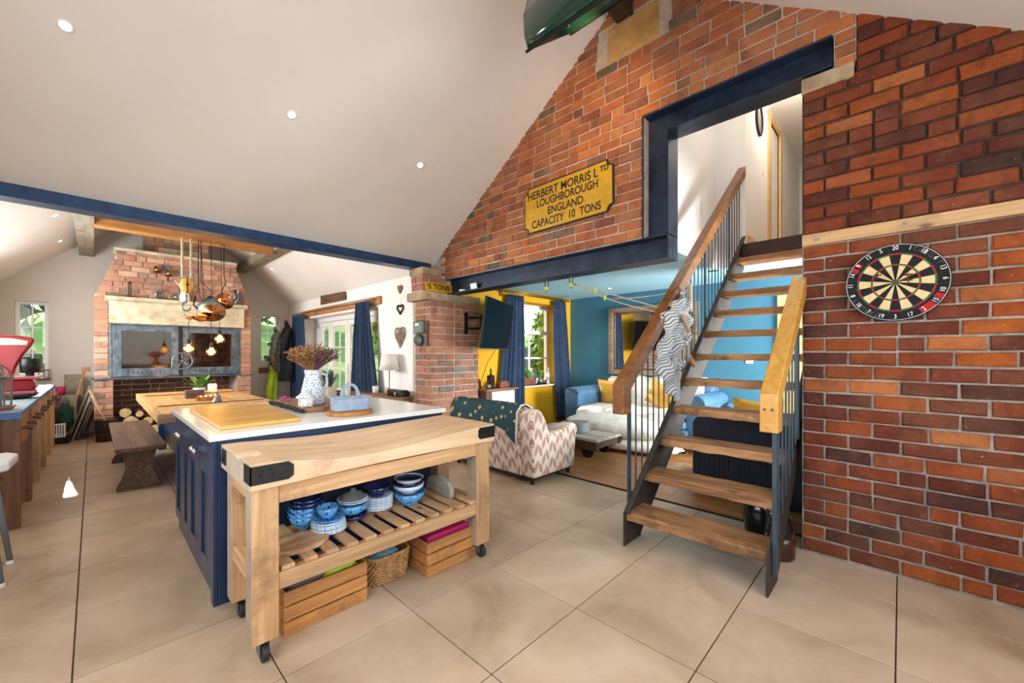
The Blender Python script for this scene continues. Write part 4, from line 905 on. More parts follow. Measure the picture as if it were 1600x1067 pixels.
# ================================================================== ISLAND
t = thing('kitchen_island', 'navy shaker kitchen island with white quartz worktop', 'island', (1.16, 3.26, 0))
MB().box(0.47, 1.86, 2.60, 3.93, 0.0, 0.10).build('plinth', 'dark_navy_velvet', t)
MB().box(0.452, 1.885, 2.572, 3.96, 0.0, 0.862).build('body', 'navy_paint', t, 0.003)
MB().box(0.41, 1.905, 2.545, 3.975, 0.866, 0.90).build('worktop', 'quartz', t, 0.006)
MB().box(0.432, 0.452, 2.572, 2.64, 0.0, 0.862).build('end_post', 'navy_paint', t, 0.003)
ds = [(2.645, 2.99, 'door'), (2.995, 3.34, 'door'), (3.345, 3.60, 'door'), (3.605, 3.955, 'door')]
for (a, b_, nm) in ds:
    z0, z1 = 0.105, 0.855; w = 0.075
    d = MB().box(0.432, 0.452, a, a + w, z0, z1).box(0.432, 0.452, b_ - w, b_, z0, z1).box(0.432, 0.452, a + w, b_ - w, z0, z0 + w).box(0.432, 0.452, a + w, b_ - w, z1 - 0.2, z1).box(0.444, 0.452, a + w, b_ - w, z0 + w, z1 - 0.2).build('door', 'navy_paint', t, 0.0025)
    kq = (b_ - 0.045) if a in (2.645, 3.345) else (a + 0.045)
    MB().cyl((0.432, kq, 0.755), (0.415, kq, 0.755), 0.007, 10).lathe((0.408, kq, 0.755), [(0, -0.017), (0.013, -0.010), (0.017, 0), (0.013, 0.010), (0, 0.017)], 14).build('knob', 'chrome', d, smooth=True)
# on the island
o = MB().prism([(0.48, 2.68), (0.90, 2.70), (0.955, 3.69), (0.485, 3.755)], 'z', 0.9005, 0.922).build('chopping_board', 'gold_board', None, 0.004); tag(o, 'large golden wooden board lying flat on the white worktop', 'board')
tr = thing('serving_board', 'live edge walnut board with bark rim under the flower vase', 'board', (1.22, 3.4, 0.9005))
pts = [(1.03, 3.06), (1.16, 3.02), (1.32, 3.05), (1.50, 3.10), (1.52, 3.5), (1.46, 3.80), (1.2, 3.82), (1.07, 3.80), (1.05, 3.6), (1.035, 3.3)]
MB().prism(pts, 'z', 0.903, 0.935).build('slab', 'walnut', tr, 0.004)
mb = MB(); rr = random.Random(3)
mb.tube([(1.03 + rr.uniform(-.012, .006), 3.03 + k * 0.0375, 0.918 + rr.uniform(-.005, .003)) for k in range(22)], [0.013 + rr.uniform(0, 0.006) for _ in range(22)], 7)
mb.build('bark_edge', 'bark', tr)
vs = thing('flower_jug', 'tall white jug with blue sprigs holding dried flowers', 'vase', (1.17, 3.26, 0.935))
VX, VY, VZ = 1.17, 3.26, 0.9355
MB().lathe((VX, VY, VZ), [(0.088, 0), (0.093, 0.01), (0.088, 0.06), (0.072, 0.13), (0.058, 0.19), (0.052, 0.23), (0.060, 0.262), (0.055, 0.262), (0.046, 0.23), (0.0, 0.22)], 32).build('jug_body', 'china_sprig', vs, smooth=True)
MB().tube([(VX + 0.055, VY + 0.02, VZ + 0.23), (VX + 0.12, VY + 0.04, VZ + 0.22), (VX + 0.13, VY + 0.05, VZ + 0.13), (VX + 0.085, VY + 0.035, VZ + 0.07)], 0.011, 10).build('handle', 'china_sprig', vs, smooth=True)
rr = random.Random(9); mt, mp = MB(), MB()
for i in range(250):
    a = rr.uniform(0, 2 * PI); k = rr.uniform(0.1, 1.0) ** 0.7; h = rr.uniform(0.13, 0.27) * (1.05 - 0.35 * k)
    b0 = Vector((VX + 0.02 * math.cos(a), VY + 0.02 * math.sin(a), VZ + 0.25)); tp = Vector((VX + 0.19 * k * math.cos(a), VY + 0.19 * k * math.sin(a), VZ + 0.27 + h * 0.8))
    M1 = (b0 + tp) / 2 + Vector((0, 0, 0.01)); side = (tp.x - VX) * 0.694 - (tp.y - VY) * 0.72
    tgt = mp if (side > 0.065 or rr.random() < 0.07) else mt
    tgt.tube([b0, M1, tp], 0.0018, 3, cap=False)
    d = (tp - M1).normalized()
    for j in range(7):
        q = tp - d * (0.012 * j); e = Vector((rr.uniform(-1, 1), rr.uniform(-1, 1), rr.uniform(-.2, 1))).normalized() * 0.02; f = e.cross(d).normalized() * 0.006
        tgt.add([q, q + e * .6 + f, q + e, q + e * .6 - f], [(0, 1, 2, 3)])
mt.build('dried_grass', 'dried_tan', vs, kind='stuff'); mp.build('dried_flowers', 'dried_purple', vs, kind='stuff')
bw = thing('sugar_bowl', 'small lidded china dish with blue and red pattern beside the jug', 'dish', (1.07, 3.12, 0.935))
MB().box(1.035, 1.115, 3.09, 3.17, 0.9355, 1.0).build('bowl', 'china_red', bw, 0.008); MB().lathe((1.075, 3.13, 1.0), [(0.062, 0), (0.064, 0.008), (0.045, 0.022), (0.028, 0.042), (0.012, 0.05), (0.018, 0.062), (0.016, 0.07), (0, 0.074)], 24).build('lid', 'china_sprig', bw, smooth=True)
o = MB(); rr = random.Random(5)
for i in range(26):
    a = rr.uniform(0, 2 * PI); r1 = rr.uniform(0.01, 0.04); p = Vector((1.085 + r1 * math.cos(a), 3.62 + r1 * math.sin(a) * 1.4, 0.945 + rr.uniform(0, 0.02))); e = Vector((rr.uniform(-1, 1), rr.uniform(-1, 1), .3)).normalized() * 0.018; f = e.cross(Vector((0, 0, 1))).normalized() * 0.010
    o.add([p - e, p + f, p + e, p - f + Vector((0, 0, 0.008))], [(0, 1, 2, 3)])
o = o.build('dried_flower', 'pink_petal', None, thick=0.002); tag(o, 'pink and yellow dried flower head on the corner of the walnut board', 'flower')
o = MB().lathe((1.25, 2.785, 0.9005), [(0.148, 0), (0.152, 0.004), (0.152, 0.022), (0.146, 0.026), (0, 0.026)], 40).build('round_board', 'oak_beam', None, smooth=False); MATS['oak_beam']; tag(o, 'round wooden board under the blue butter dish', 'board')
t = thing('butter_dish', 'blue grey glazed box with a hooped handle on a round board', 'dish', (1.25, 2.785, 0.927), rz=0)
q = Matrix.Translation((1.25, 2.785, 0.9268)) @ Matrix.Rotation(-0.12, 4, 'Z')
MB().box(-0.115, 0.115, -0.06, 0.06, 0, 0.088, M=q).build('box', 'grey_blue_ceramic', t, 0.006)
MB().box(-0.128, 0.128, -0.072, 0.072, 0.088, 0.097, M=q).build('lid', 'grey_blue_ceramic', t, 0.003)
hp = [q @ Vector((0.055 * math.cos(a), 0, 0.097 + 0.082 * math.sin(a))) for a in [PI * k / 14 for k in range(15)]]
mb = MB()
for i in range(14):
    a, b_ = hp[i], hp[i + 1]; u = q.to_3x3() @ Vector((0, 0.014, 0)); cx = (q @ Vector((0, 0, 0.11))); na = (a - cx).normalized() * 0.009; nb = (b_ - cx).normalized() * 0.009
    mb.add([a - u - na, a + u - na, a + u + na, a - u + na, b_ - u - nb, b_ + u - nb, b_ + u + nb, b_ - u + nb], [(0, 1, 5, 4), (1, 2, 6, 5), (2, 3, 7, 6), (3, 0, 4, 7)])
mb.build('hoop_handle', 'grey_blue_ceramic', t)
o = MB().box(1.52, 1.66, 3.72, 3.83, 0.9005, 0.925).build('wooden_block', 'walnut', None, 0.003); tag(o, 'small wooden block at the far edge of the worktop', 'block')
o = MB().lathe((1.60, 3.775, 0.9255), [(0.025, 0), (0.038, 0.05), (0.034, 0.05), (0.02, 0.01), (0, 0.01)], 18).build('brown_cup', 'brown_glaze', None, smooth=True); tag(o, 'small brown cup on the wooden block at the back of the worktop', 'cup')

# ================================================================== BUTCHER BLOCK TROLLEY
t = thing('butcher_block_trolley', 'pine trolley with thick worn butcher block top and slatted shelf', 'kitchen trolley', (1.14, 2.2, 0))
X0, X1, Y0, Y1, ZB, ZT = 0.449, 1.828, 1.925, 2.475, 0.748, 0.868
def tz(u, v):
    s = max(0, min(1, (u - 0.06) / 0.9)); e = math.sin(PI * s) ** 0.9 if 0 < s < 1 else 0
    return ZT - 0.006 - (0.052 * (1 - v) ** 0.8 + 0.022 * v) * e * (0.8 + 0.3 * math.sin(6 * u)) - (0.012 if u < .06 and 0.35 < v < .5 else 0)
NU, NV = 46, 14; mb = MB()
P = lambda u, v, z: (X0 + (X1 - X0) * u, Y0 + (Y1 - Y0) * v, z)
tops = [[P(i / NU, j / NV, tz(i / NU, j / NV)) for i in range(NU + 1)] for j in range(NV + 1)]
vs_ = [p for row in tops for p in row]; w = NU + 1; fs_ = [(j * w + i, j * w + i + 1, (j + 1) * w + i + 1, (j + 1) * w + i) for j in range(NV) for i in range(NU)]
o0 = len(vs_); zb = lambda u: ZB + 0.012 * math.sin(PI * u)
vs_ += [P(i / NU, 0, zb(i / NU)) for i in range(NU + 1)] + [P(i / NU, 1, ZB) for i in range(NU + 1)] + [P(0, j / NV, ZB) for j in range(NV + 1)] + [P(1, j / NV, ZB) for j in range(NV + 1)]
f0, b0, l0, r0 = o0, o0 + w, o0 + 2 * w, o0 + 2 * w + NV + 1
fs_ += [(f0 + i, f0 + i + 1, i + 1, i) for i in range(NU)] + [(NV * w + i, NV * w + i + 1, b0 + i + 1, b0 + i) for i in range(NU)] + [(l0 + j, j * w, (j + 1) * w, l0 + j + 1) for j in range(NV)] + [(j * w + NU, r0 + j, r0 + j + 1, (j + 1) * w + NU) for j in range(NV)] + [(f0 + i, b0 + i, b0 + i + 1, f0 + i + 1) for i in range(NU)]
mb.add(vs_, fs_).build('block_top', 'block_wood', t, 0.004)
for (x0, x1) in ((X0 - 0.003, 0.612), (1.69, X1 + 0.003)):
    xe = X0 - 0.003 if x0 < 1 else X1 + 0.003
    mb = MB().prism([(x0, 0.775), (x1 - 0.02, 0.775), (x1, 0.79), (x1, 0.835), (x1 - 0.02, 0.852), (x0, 0.852)] if x0 < 1 else [(x0, 0.79), (x0 + 0.015, 0.778), (x1, 0.778), (x1, 0.85), (x0 + 0.015, 0.85), (x0, 0.835)], 'y', Y0 - 0.004, Y0 + 0.001)
    mb.box(min(xe, xe + 0.004 * (1 if x0 < 1 else -1)), max(xe, xe + 0.004 * (1 if x0 < 1 else -1)), Y0 - 0.004, Y0 + 0.10, 0.775, 0.852)
    cp = mb.build('corner_strap', 'black_iron', t)
    q_ = MB()
    for k in range(3): q_.lathe(((x0 + x1) / 2 + 0.05 * (k - 1), Y0 - 0.004, 0.812), [(0, -0.006), (0.006, 0), (0, 0.006)], 8)
    q_.build('stud', 'black_iron', cp)
MB().box(X0 - 0.006, X0, 2.36, 2.44, 0.775, 0.85).cyl((X0 - 0.012, 2.40, 0.81), (X0 - 0.004, 2.40, 0.81), 0.018, 14).build('bracket', 'black_iron', t, 0.004)
legs = ((0.458, 0.562, 1.95, 2.05), (1.70, 1.808, 1.95, 2.05), (0.472, 0.565, 2.37, 2.465), (1.70, 1.80, 2.37, 2.465))
for (a, b_, c, d) in legs: bx(t, 'leg', a, b_, c, d, 0.088, 0.748, 'pine_z', 0.004)
bx(t, 'rail', 0.563, 1.70, 1.957, 2.0, 0.668, 0.746, 'pine', 0.003); bx(t, 'rail', 0.563, 1.70, 2.42, 2.46, 0.668, 0.746, 'pine', 0.003)
bx(t, 'rail', 0.563, 1.70, 1.957, 2.0, 0.288, 0.362, 'pine', 0.003); bx(t, 'rail', 0.563, 1.70, 2.42, 2.46, 0.288, 0.362, 'pine', 0.003)
for x in (0.478, 1.74): bx(t, 'side_rail', x, x + 0.045, 2.05, 2.37, 0.668, 0.746, 'pine_y', 0.003); bx(t, 'side_rail', x, x + 0.045, 2.05, 2.37, 0.30, 0.37, 'pine_y', 0.003)
for k in range(12):
    x = 0.575 + k * 0.0985; bx(t, 'slat', x, x + 0.056, 1.965, 2.455, 0.3625, 0.382, 'pine_y', 0.002)
for (a, b_, c, d) in legs:
    cx, cy = (a + b_) / 2, (c + d) / 2
    k = MB().box(cx - 0.03, cx + 0.03, cy - 0.03, cy + 0.03, 0.082, 0.088).box(cx - 0.021, cx - 0.017, cy - 0.035, cy + 0.015, 0.03, 0.085).box(cx + 0.017, cx + 0.021, cy - 0.035, cy + 0.015, 0.03, 0.085).build('caster', 'galvanised', t)
    MB().cyl((cx - 0.013, cy - 0.03, 0.037), (cx + 0.013, cy - 0.03, 0.037), 0.037, 24).build('wheel', 'rubber', k, 0.004)
SZ = 0.3825
def stack(x, y, spec, lab, grp, base=None):
    z = SZ
    for k, (kind, r, h, mat) in enumerate(spec):
        l = lab[k]
        if kind == 'plate': prof = [(r * 0.55, 0), (r * 0.62, 0.004), (r, h), (r * 0.985, h + 0.004), (r * 0.6, 0.009), (0, 0.008)]; dz = 0.0115
        elif kind == 'bowl': prof = [(r * 0.5, 0), (r * 0.52, 0.008), (r * 0.8, h * 0.45), (r, h), (r * 0.96, h), (r * 0.75, h * 0.5), (r * 0.45, 0.014), (0, 0.012)]; dz = h * 0.36
        elif kind == 'dish': prof = [(r * 0.6, 0), (r * 0.64, 0.006), (r * 0.98, h * 0.4), (r, h), (r * 0.95, h), (r * 0.9, h * 0.4), (r * 0.5, 0.012), (0, 0.01)]; dz = h * 1.0
        elif kind == 'lid': prof = [(r, 0), (r, 0.006), (r * 0.7, h * 0.6), (r * 0.2, h * 0.75), (r * 0.18, h * 0.9), (r * 0.24, h), (0, h + 0.004)]; dz = h + 0.005
        o = MB().lathe((x + RN.uniform(-.004, .004), y + RN.uniform(-.004, .004), z), prof, 28).build({'plate': 'plate', 'bowl': 'bowl', 'dish': 'serving_dish', 'lid': 'dish_lid'}[kind], mat, None, smooth=True)
        tag(o, l, {'plate': 'plate', 'bowl': 'bowl', 'dish': 'dish', 'lid': 'lid'}[kind], grp); z += dz
cb = 'china_blue'; cw = 'china_white_blue'; ink = 'ink_china'
ordn = ['lowest', 'second from bottom', 'third from bottom', 'fourth from bottom', 'fifth from bottom', 'sixth from bottom', 'seventh from bottom', 'topmost']
def labs(what, n): return [f'{what}, {"topmost" if i == n - 1 else ordn[i]}' for i in range(n)]
stack(0.80, 2.32, [('bowl', 0.088, 0.075, cb), ('bowl', 0.088, 0.07, cb), ('bowl', 0.088, 0.07, cb), ('bowl', 0.085, 0.07, ink), ('bowl', 0.08, 0.06, ink)], labs('blue bowl in the rear stack by the paddles', 5), 'bowls on the trolley shelf')
stack(0.865, 2.185, [('plate', 0.088, 0.012, cw), ('plate', 0.088, 0.012, cw), ('plate', 0.086, 0.012, cw), ('plate', 0.086, 0.012, cw), ('plate', 0.084, 0.012, cw), ('plate', 0.08, 0.014, cb), ('bowl', 0.056, 0.062, cb)], labs('crockery piece in the stack behind the oval board', 7), 'plates on the trolley shelf')
stack(1.03, 2.26, [('dish', 0.085, 0.03, ink), ('dish', 0.082, 0.058, cb), ('plate', 0.085, 0.014, cw), ('plate', 0.083, 0.014, cw), ('lid', 0.07, 0.055, 'grey_felt')], labs('dark blue dish stack with a grey lid', 5), 'dishes on the trolley shelf')
stack(1.20, 2.29, [('plate', 0.09, 0.012, cw)] * 7 + [('bowl', 0.08, 0.06, ink)], labs('plate in the pale stack beside the lidded dish', 8), 'plates on the trolley shelf')
stack(1.375, 2.225, [('bowl', 0.098, 0.075, cb), ('dish', 0.088, 0.045, cb), ('bowl', 0.094, 0.05, cw), ('plate', 0.092, 0.02, cw), ('plate', 0.094, 0.02, cw), ('plate', 0.095, 0.022, ink), ('bowl', 0.09, 0.04, cw), ('plate', 0.09, 0.02, ink)], labs('dish in the tall blue stack nearest the armchair', 8), 'dishes on the trolley shelf')
o = MB().lathe((0.70, 2.13, SZ), [(0.135, 0), (0.14, 0.005), (0.14, 0.016), (0.132, 0.021), (0, 0.021)], 36, sx=1, sy=0.78).build('oval_board', 'walnut', None); o.data.materials[0] = MATS['pine']; tag(o, 'pale oval wooden board lying on the slatted shelf', 'board')
o = MB().prism([(2.10, SZ), (2.36, SZ), (2.36, SZ + 0.07), (2.33, SZ + 0.1), (2.23, SZ + 0.125), (2.13, SZ + 0.1), (2.10, SZ + 0.07)], 'x', 1.60, 1.635).build('rounded_board', 'grey_wood', None, 0.003); tag(o, 'grey weathered board with rounded top standing on the shelf end', 'board')
for k, (y, w_, lab) in enumerate(((2.10, 0.05, 'long pale wooden peel leaning inside the trolley end, nearer its front leg'), (2.22, 0.07, 'brown wooden paddle leaning inside the trolley end behind the pale peel'))):
    q = Matrix.Translation((0.60 + 0.0 * k, y, SZ)) @ Matrix.Rotation(-0.12, 4, 'Y') @ Matrix.Rotation(-0.25 + 0.1 * k, 4, 'X')
    o = MB().box(-0.008, 0.008, -w_ / 2, w_ / 2, 0.0, 0.12, M=q).box(-0.008, 0.008, -0.014, 0.014, 0.12, 0.26, M=q).build('wooden_peel', 'walnut' if k else 'pine_z', None, 0.003); tag(o, lab, 'paddle')
# crates and basket
def crate(name, lab, x0, x1, y0, y1, h, nsl, inner=None):
    t = thing(name, lab, 'crate', ((x0 + x1) / 2, (y0 + y1) / 2, 0))
    g = 0.008; sh = (h - g * (nsl - 1)) / nsl
    for k in range(nsl):
        z = 0.002 + k * (sh + g)
        bx(t, 'slat', x0, x1, y0, y0 + 0.012, z, z + sh, 'crate_wood', 0.002); bx(t, 'slat', x0, x1, y1 - 0.012, y1, z, z + sh, 'crate_wood', 0.002)
        bx(t, 'end_slat', x0, x0 + 0.012, y0 + 0.012, y1 - 0.012, z, z + sh, 'crate_wood', 0.002); bx(t, 'end_slat', x1 - 0.012, x1, y0 + 0.012, y1 - 0.012, z, z + sh, 'crate_wood', 0.002)
    for (a, b_) in ((x0 + 0.012, y0 + 0.012), (x1 - 0.037, y0 + 0.012), (x0 + 0.012, y1 - 0.037), (x1 - 0.037, y1 - 0.037)): bx(t, 'corner_post', a, a + 0.025, b_, b_ + 0.025, 0.002, h - 0.01, 'crate_wood', 0.001)
    bx(t, 'base', x0 + 0.012, x1 - 0.012, y0 + 0.012, y1 - 0.012, 0.003, 0.012, 'crate_wood', 0.001)
    return t
crate('wooden_crate', 'amber wooden crate under the trolley next to the large front caster', 0.612, 1.02, 2.06, 2.36, 0.205, 3)
crate('wooden_crate', 'pale wooden crate with red contents under the trolley end', 1.36, 1.73, 2.0, 2.28, 0.20, 3)
def blob(name, lab, cat, c, sx, sy, sz, mat, seed, amp=0.3, group=None, sub=0):
    mb = MB(); nu, nv = 18, 10
    def fn(u, v):
        a, b_ = 2 * PI * u, PI * v; d = Vector((math.sin(b_) * math.cos(a), math.sin(b_) * math.sin(a), math.cos(b_)))
        k = 1 + amp * noise.noise(d * 2.2 + Vector((seed, seed * 2, 0))); return (c[0] + sx * d.x * k, c[1] + sy * d.y * k, c[2] + sz * d.z * k)
    mb.grid(fn, nu, nv); o = mb.build(name, mat, None, smooth=True); o.data.update(); tag(o, lab, cat, group); return o
blob('folded_bag', 'crumpled grey bag in the amber crate', 'bag', (0.79, 2.2, 0.16), 0.14, 0.09, 0.06, 'grey_felt', 1, 0.5)
blob('lime_cloth', 'lime green cloth poking out of the amber crate', 'cloth', (0.90, 2.13, 0.20), 0.085, 0.035, 0.028, 'lime', 2, 0.5)
o = MB().box(1.385, 1.70, 2.03, 2.25, 0.02, 0.225).build('storage_box', 'magenta', None, 0.01); tag(o, 'dark pink plastic box standing inside the pale crate', 'box')
bs = thing('wicker_basket', 'woven wicker basket between the two crates', 'basket', (1.20, 2.23, 0))
mb = MB()
for r_i in range(9):
    z = 0.012 + r_i * 0.016; k = 1 + 0.10 * r_i / 8; n = 44; pts = []
    for j in range(n + 1):
        a = 2 * PI * j / n; ex = 0.115 * k * math.copysign(abs(math.cos(a)) ** 0.5, math.cos(a)); ey = 0.11 * k * math.copysign(abs(math.sin(a)) ** 0.5, math.sin(a)); wv = 0.004 * (1 if (j + r_i) % 2 else -1)
        pts.append((1.20 + ex * (1 + wv * 8), 2.235 + ey * (1 + wv * 8), z))
    mb.tube(pts, 0.0085, 5, cap=False)
mb.build('weave', 'wicker', bs, kind='stuff')
MB().tube([(1.20 + 0.13 * math.copysign(abs(math.cos(a)) ** 0.5, math.cos(a)), 2.235 + 0.124 * math.copysign(abs(math.sin(a)) ** 0.5, math.sin(a)), 0.157) for a in [2 * PI * j / 40 for j in range(41)]], 0.011, 6, cap=False).build('rim', 'wicker', bs, smooth=True)
MB().box(1.10, 1.30, 2.14, 2.33, 0.002, 0.012).build('base', 'wicker', bs)
blob('striped_cloth', 'folded green and blue striped cloth in the wicker basket', 'cloth', (1.19, 2.2, 0.13), 0.09, 0.08, 0.045, 'stripe_cloth', 4, 0.15)

# ================================================================== STAIRCASE
st = thing('staircase', 'open staircase with reclaimed timber treads and dark steel stringers', 'stairs', (4.0, 0.95, 0))
nx = lambda k: 2.557 + 0.2515 * k
nz = lambda k: 0.228 + 0.218 * k
for k in range(11):
    x, z = nx(k), nz(k); rr = random.Random(60 + k)
    mb = MB(); n = 14; sec = []
    for i in range(n + 1):
        y = 0.532 + (1.362 - 0.532) * i / n; j = lambda a: rr.uniform(-a, a)
        sec.append([(x + j(.004), y, z - 0.055 + j(.004)), (x + 0.238, y, z - 0.054), (x + 0.24, y, z + j(.002)), (x + 0.008 + j(.004), y, z + j(.002)), (x + j(.004), y, z - 0.01 + j(.003))])
    vs_ = [p for q in sec for p in q]; fs_ = [(i * 5 + a, i * 5 + (a + 1) % 5, (i + 1) * 5 + (a + 1) % 5, (i + 1) * 5 + a) for i in range(n) for a in range(5)] + [(0, 1, 2, 3, 4), tuple(n * 5 + a for a in range(5))]
    mb.add(vs_, fs_).build('tread', 'reclaimed', st)
MB().box(5.30, 5.44, 0.532, 1.36, 2.45, 2.612).build('tread', 'dark_timber', st, 0.004)
sp = [(2.53, 0.0), (2.77, 0.0), (2.77, 0.02), (5.46, 2.35), (5.46, 2.72), (5.40, 2.72), (2.53, 0.226)]
MB().prism(sp, 'y', 1.364, 1.376).build('stringer', 'raw_steel', st); MB().prism(sp, 'y', 0.516, 0.528).build('stringer', 'raw_steel', st)
br = MB()
for k in range(11):
    br.box(nx(k) + 0.02, nx(k) + 0.22, 1.326, 1.362, nz(k) - 0.06, nz(k) - 0.056).box(nx(k) + 0.02, nx(k) + 0.22, 0.53, 0.566, nz(k) - 0.06, nz(k) - 0.056)
br.build('tread_brackets', 'raw_steel', st)
MB().prism([(2.53, 0), (2.545, 0), (5.46, 2.72), (5.455, 2.735), (2.53, 0.23), (2.52, 0.226), (2.52, 0)][0:0] or [(2.53, 0.226), (5.40, 2.72), (5.395, 2.727), (2.525, 0.234)], 'y', 1.33, 1.364).build('stringer_flange', 'raw_steel', st)
zt = lambda x: 1.127 + 0.83 * (x - 2.48)
def rail(y0, y1, xa, xb, f, mat, nm, drop):
    h = 0.105; mb = MB(); m_ = 0.83
    mb.prism([(xa, f(xa) - drop), (xa + 0.105, f(xa) - drop), (xa + 0.105, f(xa + 0.105) - h - 0.02), (xb, f(xb) - h - 0.02), (xb, f(xb)), (xa, f(xa))], 'y', y0, y1)
    return mb.build(nm, mat, st, 0.006)
rl = rail(1.335, 1.42, 2.46, 5.42, zt, 'handrail_dark', 'handrail', 0.20)
zt2 = lambda x: 1.11 + 0.83 * (x - 2.43)
rail(0.452, 0.536, 2.43, 3.32, zt2, 'handrail_oak', 'handrail', 0.20)
MB().cyl((2.427, 0.478, 1.03), (2.432, 0.478, 1.03), 0.008, 10).cyl((2.427, 0.512, 1.03), (2.432, 0.512, 1.03), 0.008, 10).build('plug', 'bench_wood', st)
sz_ = lambda x: 0.226 + 0.869 * (x - 2.53)
for k, x in enumerate((2.63, 3.40, 4.17, 4.94)):
    MB().box(x - 0.006 - 0.014, x + 0.02, 1.378, 1.390, max(0.02, sz_(x) - 0.12) if k else 0.05, zt(x) - 0.11).build('post', 'baluster_paint', st)
    if k < 4:
        for i in range(1, 8):
            xi = x + 0.77 * i / 8
            if xi < 5.38: MB().cyl((xi, 1.382, sz_(xi) - 0.05), (xi, 1.382, zt(xi) - 0.11), 0.006, 8).build('baluster', 'baluster_paint', st)
MB().box(2.60, 2.635, 0.49, 0.512, 0.10, zt2(2.6) - 0.10).build('post', 'baluster_paint', st)
for x in (2.70, 2.80, 2.90, 3.0, 3.10, 3.2): MB().cyl((x, 0.50, sz_(x) - 0.08), (x, 0.50, zt2(x) - 0.11), 0.006, 8).build('baluster', 'baluster_paint', st)
MB().box(3.26, 3.295, 0.49, 0.512, 0.75, zt2(3.27) - 0.10).build('post', 'baluster_paint', st)

# hammock seat bundle and its hoist ropes
for k, (y, lab) in enumerate(((2.74, 'carabiner pulley on the steel beam, nearer the brick pier'), (2.42, 'carabiner pulley on the steel beam, nearer the stairs'))):
    t = thing('pulley_hook', lab, 'hook', (3.40, y, 2.07), 'hoist pulleys on the steel beam')
    c_ = Vector((3.38, y, 2.075)); MB().tube([c_ + Vector((0, 0.022 * math.cos(a), 0.045 * math.sin(a))) for a in [2 * PI * j / 20 for j in range(21)]], 0.005, 6, cap=False).build('carabiner', 'black_metal', t, smooth=True)
    MB().cyl((3.36, y - 0.01, 2.02), (3.40, y + 0.01, 2.02), 0.022, 14).build('wheel', 'lime', t); MB().box(3.365, 3.395, y - 0.012, y + 0.012, 1.985, 2.045).build('cheek', 'galvanised', t, 0.004)
    MB().tube([(3.38, y, 2.09), (3.38, y, 2.12)], 0.006, 6).build('eye', 'galvanised', t)
def rope(nm, lab, a, b_, sag=0.06, r=0.006, n=18, tw=True):
    a, b_ = Vector(a), Vector(b_)
    f = lambda u: a + (b_ - a) * u - Vector((0, 0, 4 * sag * u * (1 - u)))
    o = MB().tube([f(i / n) for i in range(n + 1)], r, 6).build(nm, 'rope_fibre', None, smooth=True); tag(o, lab, 'rope', 'hoist ropes'); return f
f1 = rope('rope', 'hoist rope running low from the pulley to the dark handrail', (3.40, 2.40, 2.03), (3.21, 1.43, 1.66), 0.03)
f2 = rope('rope', 'hoist rope fanning up to the wooden bar of the hammock cloth', (3.38, 1.95, 1.84), (3.45, 1.31, 1.86), 0.02)
f3 = rope('rope', 'upper hoist rope running from the pulley down to the handrail knot', (3.41, 2.42, 2.04), (3.24, 1.43, 1.70), 0.0)
for q, lab in ((f1(0.42), 'bright rope lock on the lower hoist rope'), (f3(0.30), 'bright rope lock on the upper hoist rope')):
    o = MB().lathe(q, [(0, -0.028), (0.012, -0.018), (0.014, 0.012), (0, 0.028)], 10).build('rope_lock', 'lime', None, smooth=True); tag(o, lab, 'clip')
t = thing('hammock_seat', 'bundled hammock seat in grey chevron cloth tied to the handrail', 'hammock', (3.22, 1.3, 1.1))
def hm(u, v):
    x = 3.02 + 0.42 * u + 0.06 * math.sin(v * 9) * (1 - u) - 0.12 * v * (1 - u) + 0.10 * v; z = 1.60 + 0.26 * u - (0.62 - 0.16 * u) * v
    if v > 0.8: x = 3.20 + (x - 3.20) * (1 - (v - 0.8) * 3.5)
    return (x, 1.305 + 0.035 * math.sin(u * 16 + 3 * v) + 0.02 * math.sin(v * 22 + u * 5), z)
MB().grid(hm, 30, 30).build('cloth', 'chevron_cloth', t, smooth=True, thick=0.004)
MB().grid(lambda u, v: (3.20 + 0.075 * u + 0.07 * v * (1 if v > .3 else .5) - 0.05 * v, 1.30 + 0.02 * math.sin(u * 9 + v * 4), 1.30 - 0.36 * v), 10, 16).build('hanging_end', 'chevron_cloth', t, smooth=True, thick=0.004)
MB().cyl((3.44, 1.26, 1.90), (3.50, 1.28, 1.68), 0.018, 12).build('wooden_bar', 'pine_z', t); MB().cyl((3.24, 1.25, 1.62), (3.36, 1.24, 1.50), 0.018, 12).build('wooden_bar', 'pine_z', t)
MB().cyl((3.40, 1.25, 1.30), (3.53, 1.26, 1.22), 0.018, 12).build('wooden_bar', 'pine_z', t)
knot = MB()
for k in range(5): knot.tube([(3.20 + 0.012 * k + 0.06 * math.cos(a) * 0.9, 1.378 + 0.056 * math.sin(a), zt(3.2) - 0.06 + 0.075 * math.cos(a) + 0.008 * k) for a in [2 * PI * j / 16 for j in range(17)]], 0.006, 5, cap=False)
knot.build('lashing', 'rope_fibre', t, smooth=True)

